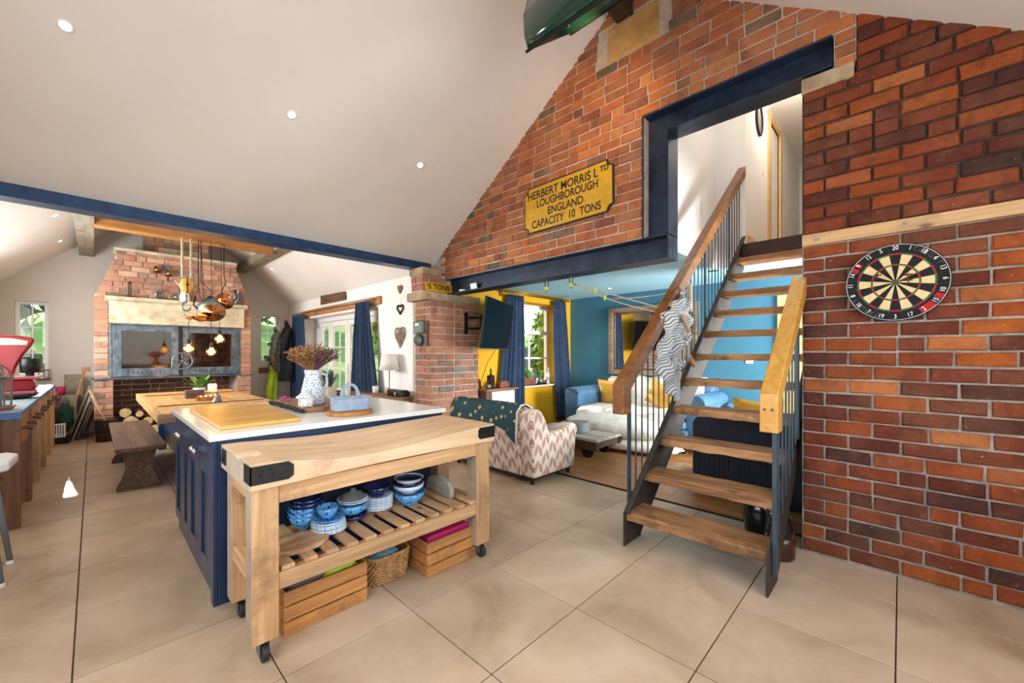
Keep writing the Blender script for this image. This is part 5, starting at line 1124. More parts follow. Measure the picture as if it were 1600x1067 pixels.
# stoneware by the foot of the stairs
o = MB().lathe((3.02, 0.565, 0), [(0.07, 0), (0.078, 0.02), (0.084, 0.12), (0.08, 0.17), (0.06, 0.215), (0.055, 0.225), (0.068, 0.24), (0.066, 0.25), (0.05, 0.235), (0.05, 0.05), (0, 0.04)], 32).build('stoneware_jar', 'brown_glaze', None, smooth=True) if False else None
jr = thing('stoneware_jar', 'brown glazed stoneware jar holding sticks against the brick wall', 'jar', (3.10, 0.585, 0))
MB().lathe((3.10, 0.565, 0), [(0.072, 0), (0.082, 0.015), (0.086, 0.10), (0.084, 0.15)], 32).build('lower_body', 'brown_glaze', jr, smooth=True)
MB().lathe((3.10, 0.565, 0), [(0.084, 0.15), (0.078, 0.20), (0.062, 0.235), (0.070, 0.255), (0.066, 0.262), (0.055, 0.24), (0.055, 0.05), (0, 0.05)], 32).build('dark_neck', 'black_glaze', jr, smooth=True)
for k, (a, b_, c, d) in enumerate(((3.08, 0.55, 3.16, 0.56), (3.11, 0.58, 3.20, 0.60), (3.12, 0.56, 3.05, 0.62))):
    o = MB().box(-0.008, 0.008, -0.003, 0.003, 0, 0.30, M=Matrix.Translation((a, b_, 0.055)) @ Vector((c - a, d - b_, 0.3)).to_track_quat('Z', 'Y').to_matrix().to_4x4()).build('stick', 'pine_z', None); tag(o, ['flat pale stick in the brown jar', 'wooden stick leaning to the wall in the brown jar', 'short stick leaning to the stairs in the brown jar'][k], 'stick')
o = MB().lathe((3.40, 0.745, 0), [(0.085, 0), (0.10, 0.02), (0.115, 0.16), (0.10, 0.24), (0.085, 0.26), (0.095, 0.285), (0.09, 0.29), (0.075, 0.26), (0.075, 0.05), (0, 0.04)], 32).build('black_pot', 'black_glaze', None, smooth=True); tag(o, 'glossy black pot standing behind the steel stair post', 'pot')

# ================================================================== DARTBOARD AND SIGNS
BX, BY, BZ = 3.3, 0.023, 1.738
db = thing('dartboard', 'round dartboard with red and green rings on the brick wall', 'dartboard', (BX, BY, BZ))
def P3(r, a, x): return (x, BY - r * math.sin(a), BZ + r * math.cos(a))     # a clockwise as seen from the room
def ring(mb, r0, r1, a0, a1, x0, x1, n=3, mi=0):
    for i in range(n):
        a, b_ = a0 + (a1 - a0) * i / n, a0 + (a1 - a0) * (i + 1) / n
        mb.add([P3(r0, a, x0), P3(r0, b_, x0), P3(r1, b_, x0), P3(r1, a, x0), P3(r0, a, x1), P3(r0, b_, x1), P3(r1, b_, x1), P3(r1, a, x1)], [(0, 1, 2, 3), (4, 5, 6, 7), (0, 1, 5, 4), (2, 3, 7, 6)], mi)
mb = MB(); ring(mb, 0.0, 0.2255, 0, 2 * PI, 3.258, 3.285, 64); mb.build('board_body', 'sisal_black', db)
mb = MB(); ring(mb, 0.2195, 0.2212, 0, 2 * PI, 3.256, 3.262, 64); mb.build('number_wire', 'white_ink', db)
mb = MB(); S_ = 2 * PI / 20; xf, xk = 3.2572, 3.262
for k in range(20):
    a0, a1 = (k - 0.5) * S_, (k + 0.5) * S_; dark = k % 2 == 0
    ring(mb, 0.016, 0.099, a0, a1, xf, xk, 3, 0 if dark else 1); ring(mb, 0.107, 0.162, a0, a1, xf, xk, 3, 0 if dark else 1)
    ring(mb, 0.099, 0.107, a0, a1, xf, xk, 3, 2 if dark else 3); ring(mb, 0.162, 0.170, a0, a1, xf, xk, 3, 2 if dark else 3)
ring(mb, 0.0064, 0.016, 0, 2 * PI, xf, xk, 24, 3); ring(mb, 0.0, 0.0064, 0, 2 * PI, xf - 0.0005, xk, 24, 2)
mb.build('scoring_bed', ['sisal_black', 'sisal_cream', 'sisal_red', 'sisal_green'], db)
mb = MB()
for k in range(20): a = (k + 0.5) * S_; mb.tube([P3(0.016, a, xf - 0.001), P3(0.180, a, xf - 0.001)], 0.0007, 4)
for r in (0.016, 0.099, 0.107, 0.162, 0.170): mb.tube([P3(r, 2 * PI * j / 60, xf - 0.001) for j in range(61)], 0.0007, 4, cap=False)
mb.build('wire', 'galvanised', db)
for k, nmb in enumerate((20, 1, 18, 4, 13, 6, 10, 15, 2, 17, 3, 19, 7, 16, 8, 11, 14, 9, 12, 5)):
    a = k * S_; up_ = Vector((0, -math.sin(a), math.cos(a))); ri = Vector((0, -math.cos(a), -math.sin(a)))
    if 5 < k < 15 and k != 10: pass
    if 6 <= k <= 14: up_, ri = (up_ * -1, ri * -1)
    text(str(nmb), 0.034, 'white_ink', db, P3(0.201, a, xf - 0.0005), ri, up_, 0.0006, 'number', sx=0.8)
mb = MB()
for a0, a1 in ((-0.98, -0.88), (-1.16, -1.04), (1.98, 2.12), (2.28, 2.6)): ring(mb, 0.184, 0.218, a0, a1, xf, xk, 3)
mb.build('red_flash', 'sisal_red', db)
for k, chh in enumerate('TARGET'):
    for off in (0.42, 0.42 + PI):
        a = off + k * 0.135; text(chh, 0.036, 'grey_ink', db, P3(0.199, a, xf + 0.0002), Vector((0, -math.cos(a), -math.sin(a))), Vector((0, -math.sin(a), math.cos(a))), 0.0005, 'lettering')
for k, (r, a, lab) in enumerate(((0.06, 1.9, 'dart stuck just under the bull of the dartboard'), (0.05, 1.35, 'dart stuck beside the bull towards the six'), (0.09, -1.3, 'dart with orange flight stuck left of the bull'))):
    t = thing('dart', lab, 'dart', P3(r, a, xf)); q = Vector(P3(r, a, xf + 0.01)); e = q + Vector((-0.13, -0.01 * k + 0.005, 0.015))
    MB().tube([q, q + (e - q) * 0.2, q + (e - q) * 0.22, q + (e - q) * 0.6, q + (e - q) * 0.62, e], [0.001, 0.001, 0.0035, 0.0035, 0.002, 0.002], 8).build('barrel', 'black_metal', t)
    m2 = q + (e - q) * 0.72
    MB().add([m2, m2 + Vector((-.01, 0.018, 0)), e + Vector((0, 0.018, 0)), e + Vector((0, -0.018, 0)), m2 + Vector((-.01, -0.018, 0))], [(0, 1, 2, 3, 4)]).add([m2, m2 + Vector((-.01, 0, 0.018)), e + Vector((0, 0, 0.018)), e + Vector((0, 0, -0.018)), m2 + Vector((-.01, 0, -0.018))], [(0, 1, 2, 3, 4)]).build('flight', 'terracotta', t, thick=0.0006)
# yellow crane plate
t = thing('crane_sign', 'yellow plate with scalloped corners and black capacity lettering on brick', 'sign', (3.29, 2.42, 2.87))
q = Matrix.Translation((3.294, 2.424, 2.864)) @ Matrix.Rotation(-0.010, 4, 'X')
hw_, hh_, cr = 0.543, 0.243, 0.06
def plate_pts(w, h, c):
    pts = []
    for (cx_, cy_, a0) in ((w, h, 1.5 * PI), (-w, h, 2 * PI), (-w, -h, 0.5 * PI), (w, -h, PI)):
        pts += [(cx_ + c * math.cos(a0 - PI / 2 * j / 5), cy_ + c * math.sin(a0 - PI / 2 * j / 5)) for j in range(6)]
    return pts
def plate(mb, pts, x0, x1): 
    n = len(pts); vs = [q @ Vector((x0, -p[0], p[1])) for p in pts] + [q @ Vector((x1, -p[0], p[1])) for p in pts]
    mb.add(vs, [tuple(range(n)), tuple(range(n, 2 * n))[::-1]] + [(i, (i + 1) % n, n + (i + 1) % n, n + i) for i in range(n)]); return mb
plate(MB(), plate_pts(hw_, hh_, cr), 0.0, -0.016).build('plate', 'sign_black', t)
plate(MB(), plate_pts(hw_ - 0.012, hh_ - 0.012, cr), -0.0155, -0.018).build('face', 'sign_yellow', t)
uu_ = q.to_3x3() @ Vector((0, 0, 1)); rr_ = q.to_3x3() @ Vector((0, -1, 0))
for s_, z_, sz, xo, sx in (('HERBERT MORRIS L', 0.148, 0.118, -0.055, 0.86), ('TD', 0.168, 0.072, 0.452, 0.95), ('LOUGHBOROUGH', 0.048, 0.112, 0.01, 0.80), ('ENGLAND', -0.058, 0.112, 0.0, 0.84), ('CAPACITY  10  TONS', -0.165, 0.112, -0.01, 0.80)):
    text(s_, sz, 'sign_black', t, q @ Vector((-0.0185, -xo, z_)), rr_, uu_, 0.001, 'lettering', sx=sx, bold=0.0022)
MB().lathe(q @ Vector((-0.02, 0.45, -0.2)), [(0, -0.007), (0.007, 0), (0, 0.007)], 8).lathe(q @ Vector((-0.02, -0.40, -0.2)), [(0, -0.007), (0.007, 0), (0, 0.007)], 8).build('screw', 'galvanised', t)
# small yellow tonnage plate leaning on the pier
t = thing('tonnage_sign', 'worn yellow tonnage plate standing on the stone ledge of the brick pier', 'sign', (3.17, 4.38, 2.137))
q2 = Matrix.Translation((3.17, 4.392, 2.137)) @ Matrix.Rotation(-0.12, 4, 'X')
MB().box(-0.215, 0.215, -0.006, 0.006, 0, 0.115, M=q2).build('plate', 'sign_yellow', t, 0.002)
text('\u00b75 TONS\u00b7', 0.10, 'sign_black', t, q2 @ Vector((0, -0.0075, 0.056)), (1, 0, 0), q2.to_3x3() @ Vector((0, 0, 1)), 0.001, 'lettering', sx=0.98, bold=0.002)
# ridge pendant : green enamel shade
t = thing('green_shade', 'large green enamel industrial shade hanging by the ridge beam', 'lamp', (2.1, 1.2, 3.3))
pf = [(1.90, 3.225), (1.86, 3.30), (1.85, 3.42), (1.89, 3.55), (1.98, 3.66), (2.10, 3.72), (2.22, 3.72), (2.33, 3.66), (2.36, 3.60)]
mb = MB(); n_ = len(pf); ys = [1.70, 1.68, 1.4, 1.1, 0.70, 0.68]; sc_ = [0.93, 1, 1, 1, 1, 0.93]
cxp, czp = 2.12, 3.46
vs_ = [(cxp + (x - cxp) * s, y, czp + (z - czp) * s) for y, s in zip(ys, sc_) for (x, z) in pf]
fs_ = [(i * n_ + j, i * n_ + j + 1, (i + 1) * n_ + j + 1, (i + 1) * n_ + j) for i in range(5) for j in range(n_ - 1)] + [tuple(range(n_))[::-1], tuple(5 * n_ + j for j in range(n_))]
mb.add(vs_, fs_).build('shade', 'green_enamel', t, smooth=True, thick=0.008)
MB().tube([(1.893, 1.70, 3.222), (1.893, 0.68, 3.222)], 0.009, 8).build('rim', 'black_metal', t); MB().tube([(2.365, 1.70, 3.60), (2.365, 0.68, 3.60)], 0.009, 8).build('rim', 'black_metal', t)
MB().tube([(2.1, 1.5, 3.72), (2.1, 1.75, 4.32)], 0.008, 6).tube([(2.1, 1.1, 3.72), (2.1, 1.75, 4.32)], 0.008, 6).build('chain', 'black_metal', t)

lamp('shade_lamp', 'SPOT', (2.25, 1.5, 3.52), 40, (1, 0.66, 0.34), (3.3, 2.1, 3.55), 0.08, spot_size=1.5, spot_blend=0.9)

# oval mirror upstairs
t = thing('oval_mirror', 'small oval dark framed mirror on the upstairs landing wall', 'mirror', (6.15, 1.35, 4.5))
MB().tube([(6.12 + 0.15 * math.cos(a), 1.345, 4.42 + 0.20 * math.sin(a)) for a in [2 * PI * j / 32 for j in range(33)]], 0.014, 8, cap=False).build('frame', 'black_iron', t, smooth=True)
MB().prism([(6.12 + 0.14 * math.cos(a), 4.42 + 0.19 * math.sin(a)) for a in [2 * PI * j / 32 for j in range(32)]], 'y', 1.345, 1.355).build('glass', 'mirror_glass', t)

# old electric bell on the pier, sensors on the beam
t = thing('electric_bell', 'old grey green electric bell on a wooden board on the pier', 'bell', (3.0, 4.62, 1.58))
MB().box(3.01, 3.04, 4.47, 4.70, 1.42, 1.76).build('board', 'bench_wood', t, 0.004)
MB().box(2.95, 3.02, 4.50, 4.68, 1.59, 1.75).build('housing', 'meter_green', t, 0.015); MB().box(2.945, 2.95, 4.54, 4.62, 1.69, 1.72).build('label_plate', 'white_gloss', t)
mb = MB().lathe((0, 0, 0), [(0.075, 0), (0.07, 0.03), (0.045, 0.055), (0.012, 0.065), (0.01, 0.075), (0, 0.076)], 24); mb.v = [(2.99 - v[2], 4.59 + v[0], 1.50 + v[1]) for v in mb.v]
mb.build('gong', 'meter_green', t, smooth=True)
o = MB().lathe((3.345, 4.12, 2.1335), [(0.045, 0), (0.045, 0.018), (0.04, 0.024), (0, 0.024)], 24).build('sensor_puck', 'white_plastic', None, smooth=False); tag(o, 'round white sensor puck on the lower flange of the steel beam', 'sensor')
o = MB().box(-0.06, 0.06, -0.012, 0.012, 0, 0.085, M=Matrix.Translation((3.36, 3.90, 2.1335)) @ Matrix.Rotation(PI / 2, 4, 'Z') @ Matrix.Rotation(-0.25, 4, 'X')).build('thermostat', 'white_plastic', None, 0.012); tag(o, 'white rounded thermostat propped on the steel beam', 'sensor')

# ================================================================== KITCHEN RIGHT WALL
t = thing('plaque', 'dark carved wooden plaque high above the patio doors', 'sign', (3.09, 7.58, 2.36))
MB().prism([(7.03, 2.27), (8.14, 2.275), (8.15, 2.45), (7.05, 2.42), (7.02, 2.33)], 'x', 3.07, 3.098).build('board', 'bench_wood', t, 0.006)
text('HOME', 0.12, 'purlin_wood', t, (3.068, 7.6, 2.355), (0, -1, 0), (0, 0, 1), 0.001, 'lettering') if False else None
o = MB().box(3.06, 3.098, 5.78, 9.12, 2.09, 2.215).build('curtain_board', 'oak_beam', None, 0.004); tag(o, 'long oak board above the patio doors behind the curtain pole', 'board')
t = thing('curtain_pole', 'thin metal curtain pole above the patio doors', 'curtain pole', (3.0, 7.7, 2.17))
MB().cyl((3.0, 5.86, 2.165), (3.0, 9.60, 2.165), 0.011, 10).build('pole', 'galvanised', t, smooth=True)
for y in (6.0, 7.7, 9.4): MB().tube([(3.0, y, 2.165), (3.06, y, 2.18), (3.098, y, 2.18)], 0.007, 6).build('bracket', 'galvanised', t)
def curtain(name, lab, axis, plane, a0, a1, b0, b1, ztop, zbot, mat, folds, amp=0.035, grp=None, parts='navy_cloth'):
    """a0..a1 top extent, b0..b1 bottom extent"""
    t = thing(name, lab, 'curtain', ((a0 + a1) / 2, plane, zbot) if axis == 'y' else (plane, (a0 + a1) / 2, zbot), grp)
    def fn(u, v):
        s = a0 + (a1 - a0) * u; e = b0 + (b1 - b0) * u; k = v ** 1.3; p = s + (e - s) * k
        am = amp * (0.45 + 0.55 * min(1, v * 4)); d = am * math.sin(2 * PI * folds * u + 0.6 * math.sin(3 * v)) + 0.3 * am * math.sin(2 * PI * folds * 2.3 * u + 2 * v)
        z = ztop + (zbot - ztop) * v
        return (p, plane + d, z) if axis == 'y' else (plane + d, p, z)
    MB().grid(fn, folds * 12, 18).build('cloth', mat, t, smooth=True, thick=0.006)
    mb = MB()
    for i in range(folds):
        u = (i + 0.5) / folds; x, y, z = fn(u, 0)
        for dd in (-0.010, 0.010): mb.tube([(x + (dd if axis == 'y' else 0), y + (dd if axis != 'y' else 0), z + 0.005), (x + (dd if axis == 'y' else 0), y + (dd if axis != 'y' else 0), z - 0.09)], [0.012, 0.008], 6)
    mb.build('pleats', mat, t, smooth=True)
    return t
curtain('curtain', 'navy curtain between the patio doors and the table lamp', 'x', 2.98, 6.45, 5.95, 6.70, 5.55, 2.135, 0.10, 'navy_cloth', 6)
curtain('curtain', 'navy curtain on the fireplace side of the patio doors behind the coats', 'x', 2.98, 9.45, 8.75, 9.60, 8.60, 2.13, 0.08, 'navy_cloth', 6)
# hearts string
for k, (zt_, zb_, w_, mat, lab) in enumerate(((2.325, 2.195, 0.055, 'walnut', 'small solid wooden heart, topmost of the wall hearts'), (2.04, 1.895, 0.085, 'bark', 'twig heart outline, middle of the wall hearts'), (1.73, 1.415, 0.135, 'frame_wood', 'large woven twig heart, lowest of the wall hearts'))):
    t = thing('heart_decoration', lab, 'decoration', (3.08, 5.225, (zt_ + zb_) / 2)); cz = (zt_ + zb_) / 2; hh = (zt_ - zb_) / 2
    def hp_(a, s=1.0): return (w_ * s * math.sin(a) ** 3, hh * s * (0.85 * math.cos(a) - 0.33 * math.cos(2 * a) - 0.12 * math.cos(3 * a) - 0.05 * math.cos(4 * a) + 0.06))
    arc = [hp_(2 * PI * j / 28) for j in range(29)]
    if k == 0: MB().prism([(5.225 + p[0], cz + p[1]) for p in arc[:-1]], 'x', 3.07, 3.095).build('heart', mat, t, 0.004)
    elif k == 1:
        mb = MB()
        for s in (1, 0.9): mb.tube([(3.085, 5.225 + p[0] * s, cz + p[1] * s) for p in arc], 0.010, 6, cap=False)
        mb.build('twigs', mat, t)
    else:
        mb = MB(); rr = random.Random(2); mb.tube([(3.08, 5.225 + p[0], cz + p[1]) for p in arc], 0.009, 6, cap=False)
        for j in range(46):
            a, b_ = rr.uniform(0, 2 * PI), rr.uniform(0, 2 * PI); p0, p1 = hp_(a, rr.uniform(.5, 1)), hp_(b_, rr.uniform(.5, 1)); md = ((p0[0] + p1[0]) / 2 + rr.uniform(-.03, .03), (p0[1] + p1[1]) / 2 + rr.uniform(-.03, .03))
            mb.tube([(3.08 + rr.uniform(-.01, .008), 5.225 + p[0], cz + p[1]) for p in (p0, md, p1)], 0.005, 5)
        mb.build('twigs', mat, t, kind='stuff')
    MB().tube([(3.09, 5.225, zt_ - 0.02), (3.092, 5.225, zt_ + 0.11)], 0.0015, 4).build('string', 'rope_fibre', t)
# console, lamp and things
t = thing('console_table', 'low brown console shelf along the white wall behind the island', 'table', (2.93, 5.5, 0))
bx(t, 'top', 2.78, 3.09, 4.84, 6.2, 0.70, 0.735, 'walnut', 0.004)
for (x, y) in ((2.80, 4.87), (3.04, 4.87), (2.80, 6.13), (3.04, 6.13)): bx(t, 'leg', x, x + 0.04, y, y + 0.04, 0, 0.70, 'walnut', 0.003)
t = thing('table_lamp', 'table lamp with white tapered shade and thin brass stem', 'lamp', (2.95, 5.29, 0.736))
MB().prism([(2.88, 5.22), (3.02, 5.22), (3.02, 5.36), (2.88, 5.36)], 'z', 0.736, 0.75).build('base', 'brass', t, 0.004)
MB().lathe((2.95, 5.29, 0.75), [(0.07, 0), (0.05, 0.02), (0.015, 0.075), (0.007, 0.09), (0.007, 0.35)], 20).build('stem', 'brass', t, smooth=True)
MB().lathe((2.95, 5.29, 1.09), [(0.145, 0), (0.10, 0.23)], 32).build('shade', 'lamp_linen', t, smooth=True, thick=0.003)
t = thing('candle_glass', 'lit white candle in a glass on the console beside the navy curtain', 'candle', (2.93, 5.66, 0.736))
MB().lathe((2.93, 5.66, 0.736), [(0.04, 0), (0.047, 0.10), (0.044, 0.10), (0.038, 0.06), (0, 0.06)], 20).build('glass', 'lamp_linen', t, smooth=True); MB().lathe((2.93, 5.66, 0.80), [(0, 0), (0.006, 0.01), (0, 0.03)], 8).build('flame', 'tea_flame', t)
t = thing('radio', 'small black radio box with a white figure on the console', 'radio', (2.94, 5.03, 0.736))
MB().prism([(2.86, 0.736), (3.02, 0.736), (3.02, 0.80), (2.98, 0.825), (2.90, 0.825), (2.86, 0.80)], 'y', 4.86, 5.20).build('case', 'black_plastic', t, 0.008)
text('8', 0.06, 'white_ink', t, (2.94, 4.858, 0.775), (1, 0, 0), (0, 0, 1), 0.001, 'figure') if False else text('8', 0.06, 'white_ink', t, (2.858, 4.98, 0.772), (0, -1, 0), (0, 0, 1), 0.001, 'figure')
# coats hanging behind the flowers
def coat(name, lab, y, x, zt_, zb_, w, dpt, mat, seed):
    t = thing(name, lab, 'coat', (x, y, zb_))
    def fn(u, v):
        a = 2 * PI * u; z = zt_ + (zb_ - zt_) * v; sh = min(1, 0.25 + v * 5) * (0.8 + 0.35 * v)
        k = 1 + 0.12 * math.sin(5 * a + 4 * v + seed) + 0.06 * math.sin(9 * a + seed)
        return (x + dpt * sh * k * math.cos(a), y + w * sh * k * math.sin(a) + 0.03 * math.sin(6 * v + seed), z)
    MB().grid(fn, 36, 16).build('body', mat, t, smooth=True)
    MB().tube([(x - 0.02, y - w * 0.8, zt_ - 0.12), (x - dpt * 1.1, y - w * 1.15, zt_ - 0.45), (x - dpt, y - w * 1.2, zt_ - 0.75)], [0.05, 0.07, 0.05], 10).build('sleeve', mat, t, smooth=True)
    MB().tube([(x - dpt * 0.4, y - w * 0.3, zt_ - 0.02), (x - dpt * 0.3, y, zt_ + 0.05), (x, y + w * 0.3, zt_ - 0.02)], 0.03, 8).build('collar', mat, t, smooth=True)
    return t
coat('coat', 'long dark coat hanging in front of the fireplace side curtain', 9.35, 2.86, 1.95, 0.75, 0.17, 0.13, 'black_cloth', 1)
coat('coat', 'green camouflage jacket hanging nearest the corner window', 9.60, 2.72, 1.82, 0.95, 0.18, 0.12, 'camo', 2)
coat('coat', 'lime high visibility waistcoat hanging low beside the coats', 9.55, 2.62, 1.02, 0.25, 0.13, 0.09, 'hi_vis', 4)
o = MB().box(2.50, 2.86, 10.05, 10.078, 0.90, 1.02).build('coat_rail', 'terracotta', None, 0.003); tag(o, 'small dark wooden board fixed under the corner window', 'board')
t = thing('windowsill_plant', 'grey potted plant and watering can on the corner window sill', 'plant', (2.68, 10.1, 1.165))
MB().lathe((2.68, 10.13, 1.16), [(0.05, 0), (0.075, 0.13), (0.07, 0.13), (0, 0.11)], 16).tube([(2.75, 10.13, 1.2), (2.84, 10.11, 1.3)], 0.012, 8).build('pot', 'galvanised', t, smooth=True)
MB().cyl((2.74, 10.12, 1.26), (2.74, 10.12, 1.52), 0.008, 8).lathe((2.74, 10.12, 1.55), [(0, -0.05), (0.06, -0.03), (0.08, 0.01), (0.03, 0.04), (0, 0.045)], 16).build('finial', 'galvanised', t, smooth=True)
# plant stand seen through the patio doors
t = thing('potted_plant', 'grey leaved plant in a white pot by the patio doors behind the jug', 'plant', (2.85, 7.25, 0))
MB().lathe((2.85, 7.25, 0.45), [(0.13, 0), (0.17, 0.3), (0.16, 0.3), (0, 0.25)], 20).box(2.70, 3.0, 7.1, 7.4, 0.0, 0.45).build('pot', 'cream_cloth', t, smooth=False)
leafy(MB(), (2.85, 7.25, 0.70), 40, 0.24, 0.42, 0.035, 8).build('leaves', 'meter_green', t)

# ================================================================== LOUNGE
curtain('curtain', 'blue curtain behind the television at the lounge window', 'y', 4.60, 4.66, 5.06, 4.40, 5.10, 2.29, 0.06, 'slate_curtain', 5, 0.03)
curtain('curtain', 'blue curtain at the lounge window beside the sofa', 'y', 4.60, 5.88, 6.24, 6.0, 6.50, 2.30, 0.08, 'slate_curtain', 5, 0.03)
t = thing('curtain_pole', 'brass double curtain pole over the lounge window', 'curtain pole', (5.4, 4.6, 2.33))
MB().cyl((4.50, 4.60, 2.325), (6.36, 4.60, 2.325), 0.013, 10).cyl((4.50, 4.56, 2.345), (6.30, 4.56, 2.345), 0.009, 10).build('pole', 'brass', t, smooth=True)
for x in (4.6, 6.25): MB().box(x - 0.03, x + 0.03, 4.68, 4.70, 2.26, 2.38).tube([(x, 4.6, 2.325), (x, 4.69, 2.325)], 0.008, 6).build('bracket', 'walnut', t)
# television on its arm
t = thing('television', 'black flat television tilted on a wall arm by the brick pier', 'television', (4.0, 4.13, 1.73))
dx = Vector((1.03, 0.52, 0)).normalized(); nn = Vector((0.52, -1.03, 0)).normalized(); R3 = Matrix((dx, nn * -1, Vector((0, 0, 1)))).transposed().to_4x4()
q = Matrix.Translation((4.0, 4.13, 1.73)) @ R3 @ Matrix.Rotation(0.14, 4, 'X')
MB().box(-0.58, 0.58, -0.012, 0.02, -0.34, 0.34, M=q).build('bezel', 'black_plastic', t, 0.004); MB().box(-0.572, 0.572, -0.0135, -0.0125, -0.328, 0.332, M=q).build('screen', 'screen', t)
MB().box(-0.58, 0.58, -0.014, 0.01, -0.345, -0.337, M=q).build('trim_strip', 'galvanised', t); MB().box(-0.25, 0.25, 0.02, 0.05, -0.2, 0.15, M=q).build('back_cover', 'black_plastic', t, 0.01)
MB().box(3.62, 3.66, 4.395, 4.418, 1.60, 1.90).tube([(3.64, 4.40, 1.83), (3.86, 4.30, 1.83)], 0.016, 8).tube([(3.64, 4.40, 1.68), (3.86, 4.30, 1.68)], 0.016, 8).box(3.84, 3.88, 4.27, 4.33, 1.62, 1.88).tube([(3.86, 4.30, 1.75), (3.98, 4.19, 1.74)], 0.02, 8).build('wall_arm', 'black_metal', t)
MB().tube([(4.05, 4.2, 1.42), (4.0, 4.35, 1.2), (3.98, 4.5, 0.85)], 0.004, 6).build('cable', 'black_plastic', t)
# cabinet
t = thing('side_cabinet', 'pale fronted cabinet with dark wood top under the television', 'cabinet', (4.22, 4.45, 0))
bx(t, 'body', 3.93, 4.53, 4.30, 4.62, 0.03, 0.775, 'bench_wood', 0.004); bx(t, 'top', 3.91, 4.58, 4.27, 4.64, 0.775, 0.805, 'walnut', 0.005)
d = MB().box(4.03, 4.10, 4.282, 4.30, 0.08, 0.765).box(4.43, 4.50, 4.282, 4.30, 0.08, 0.765).box(4.10, 4.43, 4.282, 4.30, 0.08, 0.16).box(4.10, 4.43, 4.282, 4.30, 0.68, 0.765).box(4.10, 4.43, 4.29, 4.30, 0.16, 0.68).build('door', 'white_gloss', t, 0.002); MB().lathe((4.06, 4.272, 0.45), [(0, -0.012), (0.012, 0), (0, 0.012)], 10).build('knob', 'brass', d)
t = thing('decanter_lamp', 'dark bottle shaped ornament with pointed stopper on the cabinet', 'ornament', (4.13, 4.42, 0.806))
MB().box(4.085, 4.175, 4.375, 4.465, 0.806, 1.0).build('body', 'black_glaze', t, 0.012); MB().lathe((4.13, 4.42, 1.0), [(0.03, 0), (0.015, 0.02), (0.012, 0.04), (0.018, 0.055), (0.004, 0.11)], 12).build('stopper', 'black_glaze', t, smooth=True)
o = MB().box(4.27, 4.46, 4.36, 4.47, 0.806, 0.865).prism([(4.27, 0.865), (4.46, 0.865), (4.42, 0.905), (4.31, 0.905)], 'y', 4.36, 4.47).build('wooden_box', 'terracotta', None, 0.003); tag(o, 'reddish wooden trinket box on the pale fronted cabinet', 'box')
o = MB().lathe((4.03, 4.36, 0.806), [(0.035, 0), (0.036, 0.07), (0.032, 0.07), (0, 0.06)], 16).build('metal_cup', 'galvanised', None, smooth=True); tag(o, 'small metal cup at the front of the cabinet top', 'cup')
o = MB().box(-0.05, 0.05, -0.006, 0.006, 0, 0.14, M=Matrix.Translation((3.99, 4.50, 0.806)) @ Matrix.Rotation(-0.25, 4, 'X') @ Matrix.Rotation(0.5, 4, 'Z')).build('photo_frame', 'brass', None, 0.002); tag(o, 'small brass photo frame leaning on the cabinet by the pier', 'frame')
# sill plants
for k, (x, r, h, pm, lm, lab) in enumerate(((5.42, 0.14, 0.26, 'terracotta', 'leaf_green', 'trailing plant in a long terracotta trough on the lounge sill'), (5.75, 0.10, 0.20, 'galvanised', 'leaf_green', 'bright green plant in a metal pot on the lounge sill'))):
    t = thing('sill_plant', lab, 'plant', (x, 4.82, 0.762))
    if k == 0: MB().box(x - 0.15, x + 0.15, 4.76, 4.88, 0.762, 0.87).build('pot', pm, t, 0.006)
    else: MB().lathe((x, 4.82, 0.762), [(0.05, 0), (0.065, 0.11), (0.06, 0.11), (0, 0.09)], 18).build('pot', pm, t, smooth=True)
    leafy(MB(), (x, 4.82, 0.86), 44, r, h, 0.02, 12 + k).build('leaves', lm, t)
o = MB().lathe((5.98, 4.80, 0.762), [(0.05, 0), (0.02, 0.02), (0.015, 0.1), (0.045, 0.14), (0.04, 0.18), (0.012, 0.22), (0.01, 0.30), (0, 0.31)], 18).build('glass_candlestick', 'white_ceramic', None, smooth=True); tag(o, 'pale turned candlestick on the lounge sill next to the curtain', 'candlestick')
# mirror
t = thing('wall_mirror', 'wide weathered wood framed mirror on the blue lounge wall', 'mirror', (6.52, 3.06, 0.95))
Yl, Yr, zb_, zt_ = 3.82, 2.25, 0.95, 2.14
for (a, b_, c, d) in ((Yr, Yr + 0.09, zb_, zt_), (Yl - 0.09, Yl, zb_, zt_)): MB().box(6.47, 6.538, a, b_, c, d).build('frame_side', 'frame_wood', t, 0.012)
for (c, d) in ((zb_, zb_ + 0.09), (zt_ - 0.09, zt_)): MB().box(6.47, 6.538, Yr + 0.09, Yl - 0.09, c, d).build('frame_rail', 'frame_wood', t, 0.012)
for (a, b_, c, d) in ((Yr + 0.09, Yr + 0.12, zb_ + .09, zt_ - .09), (Yl - 0.12, Yl - 0.09, zb_ + .09, zt_ - .09), (Yr + 0.12, Yl - 0.12, zb_ + .09, zb_ + .12), (Yr + 0.12, Yl - 0.12, zt_ - .12, zt_ - .09)): MB().box(6.50, 6.538, a, b_, c, d).build('inner_moulding', 'bench_wood', t, 0.006)
MB().box(6.52, 6.53, Yr + 0.1, Yl - 0.1, zb_ + 0.1, zt_ - 0.1).build('glass', 'mirror_glass', t)
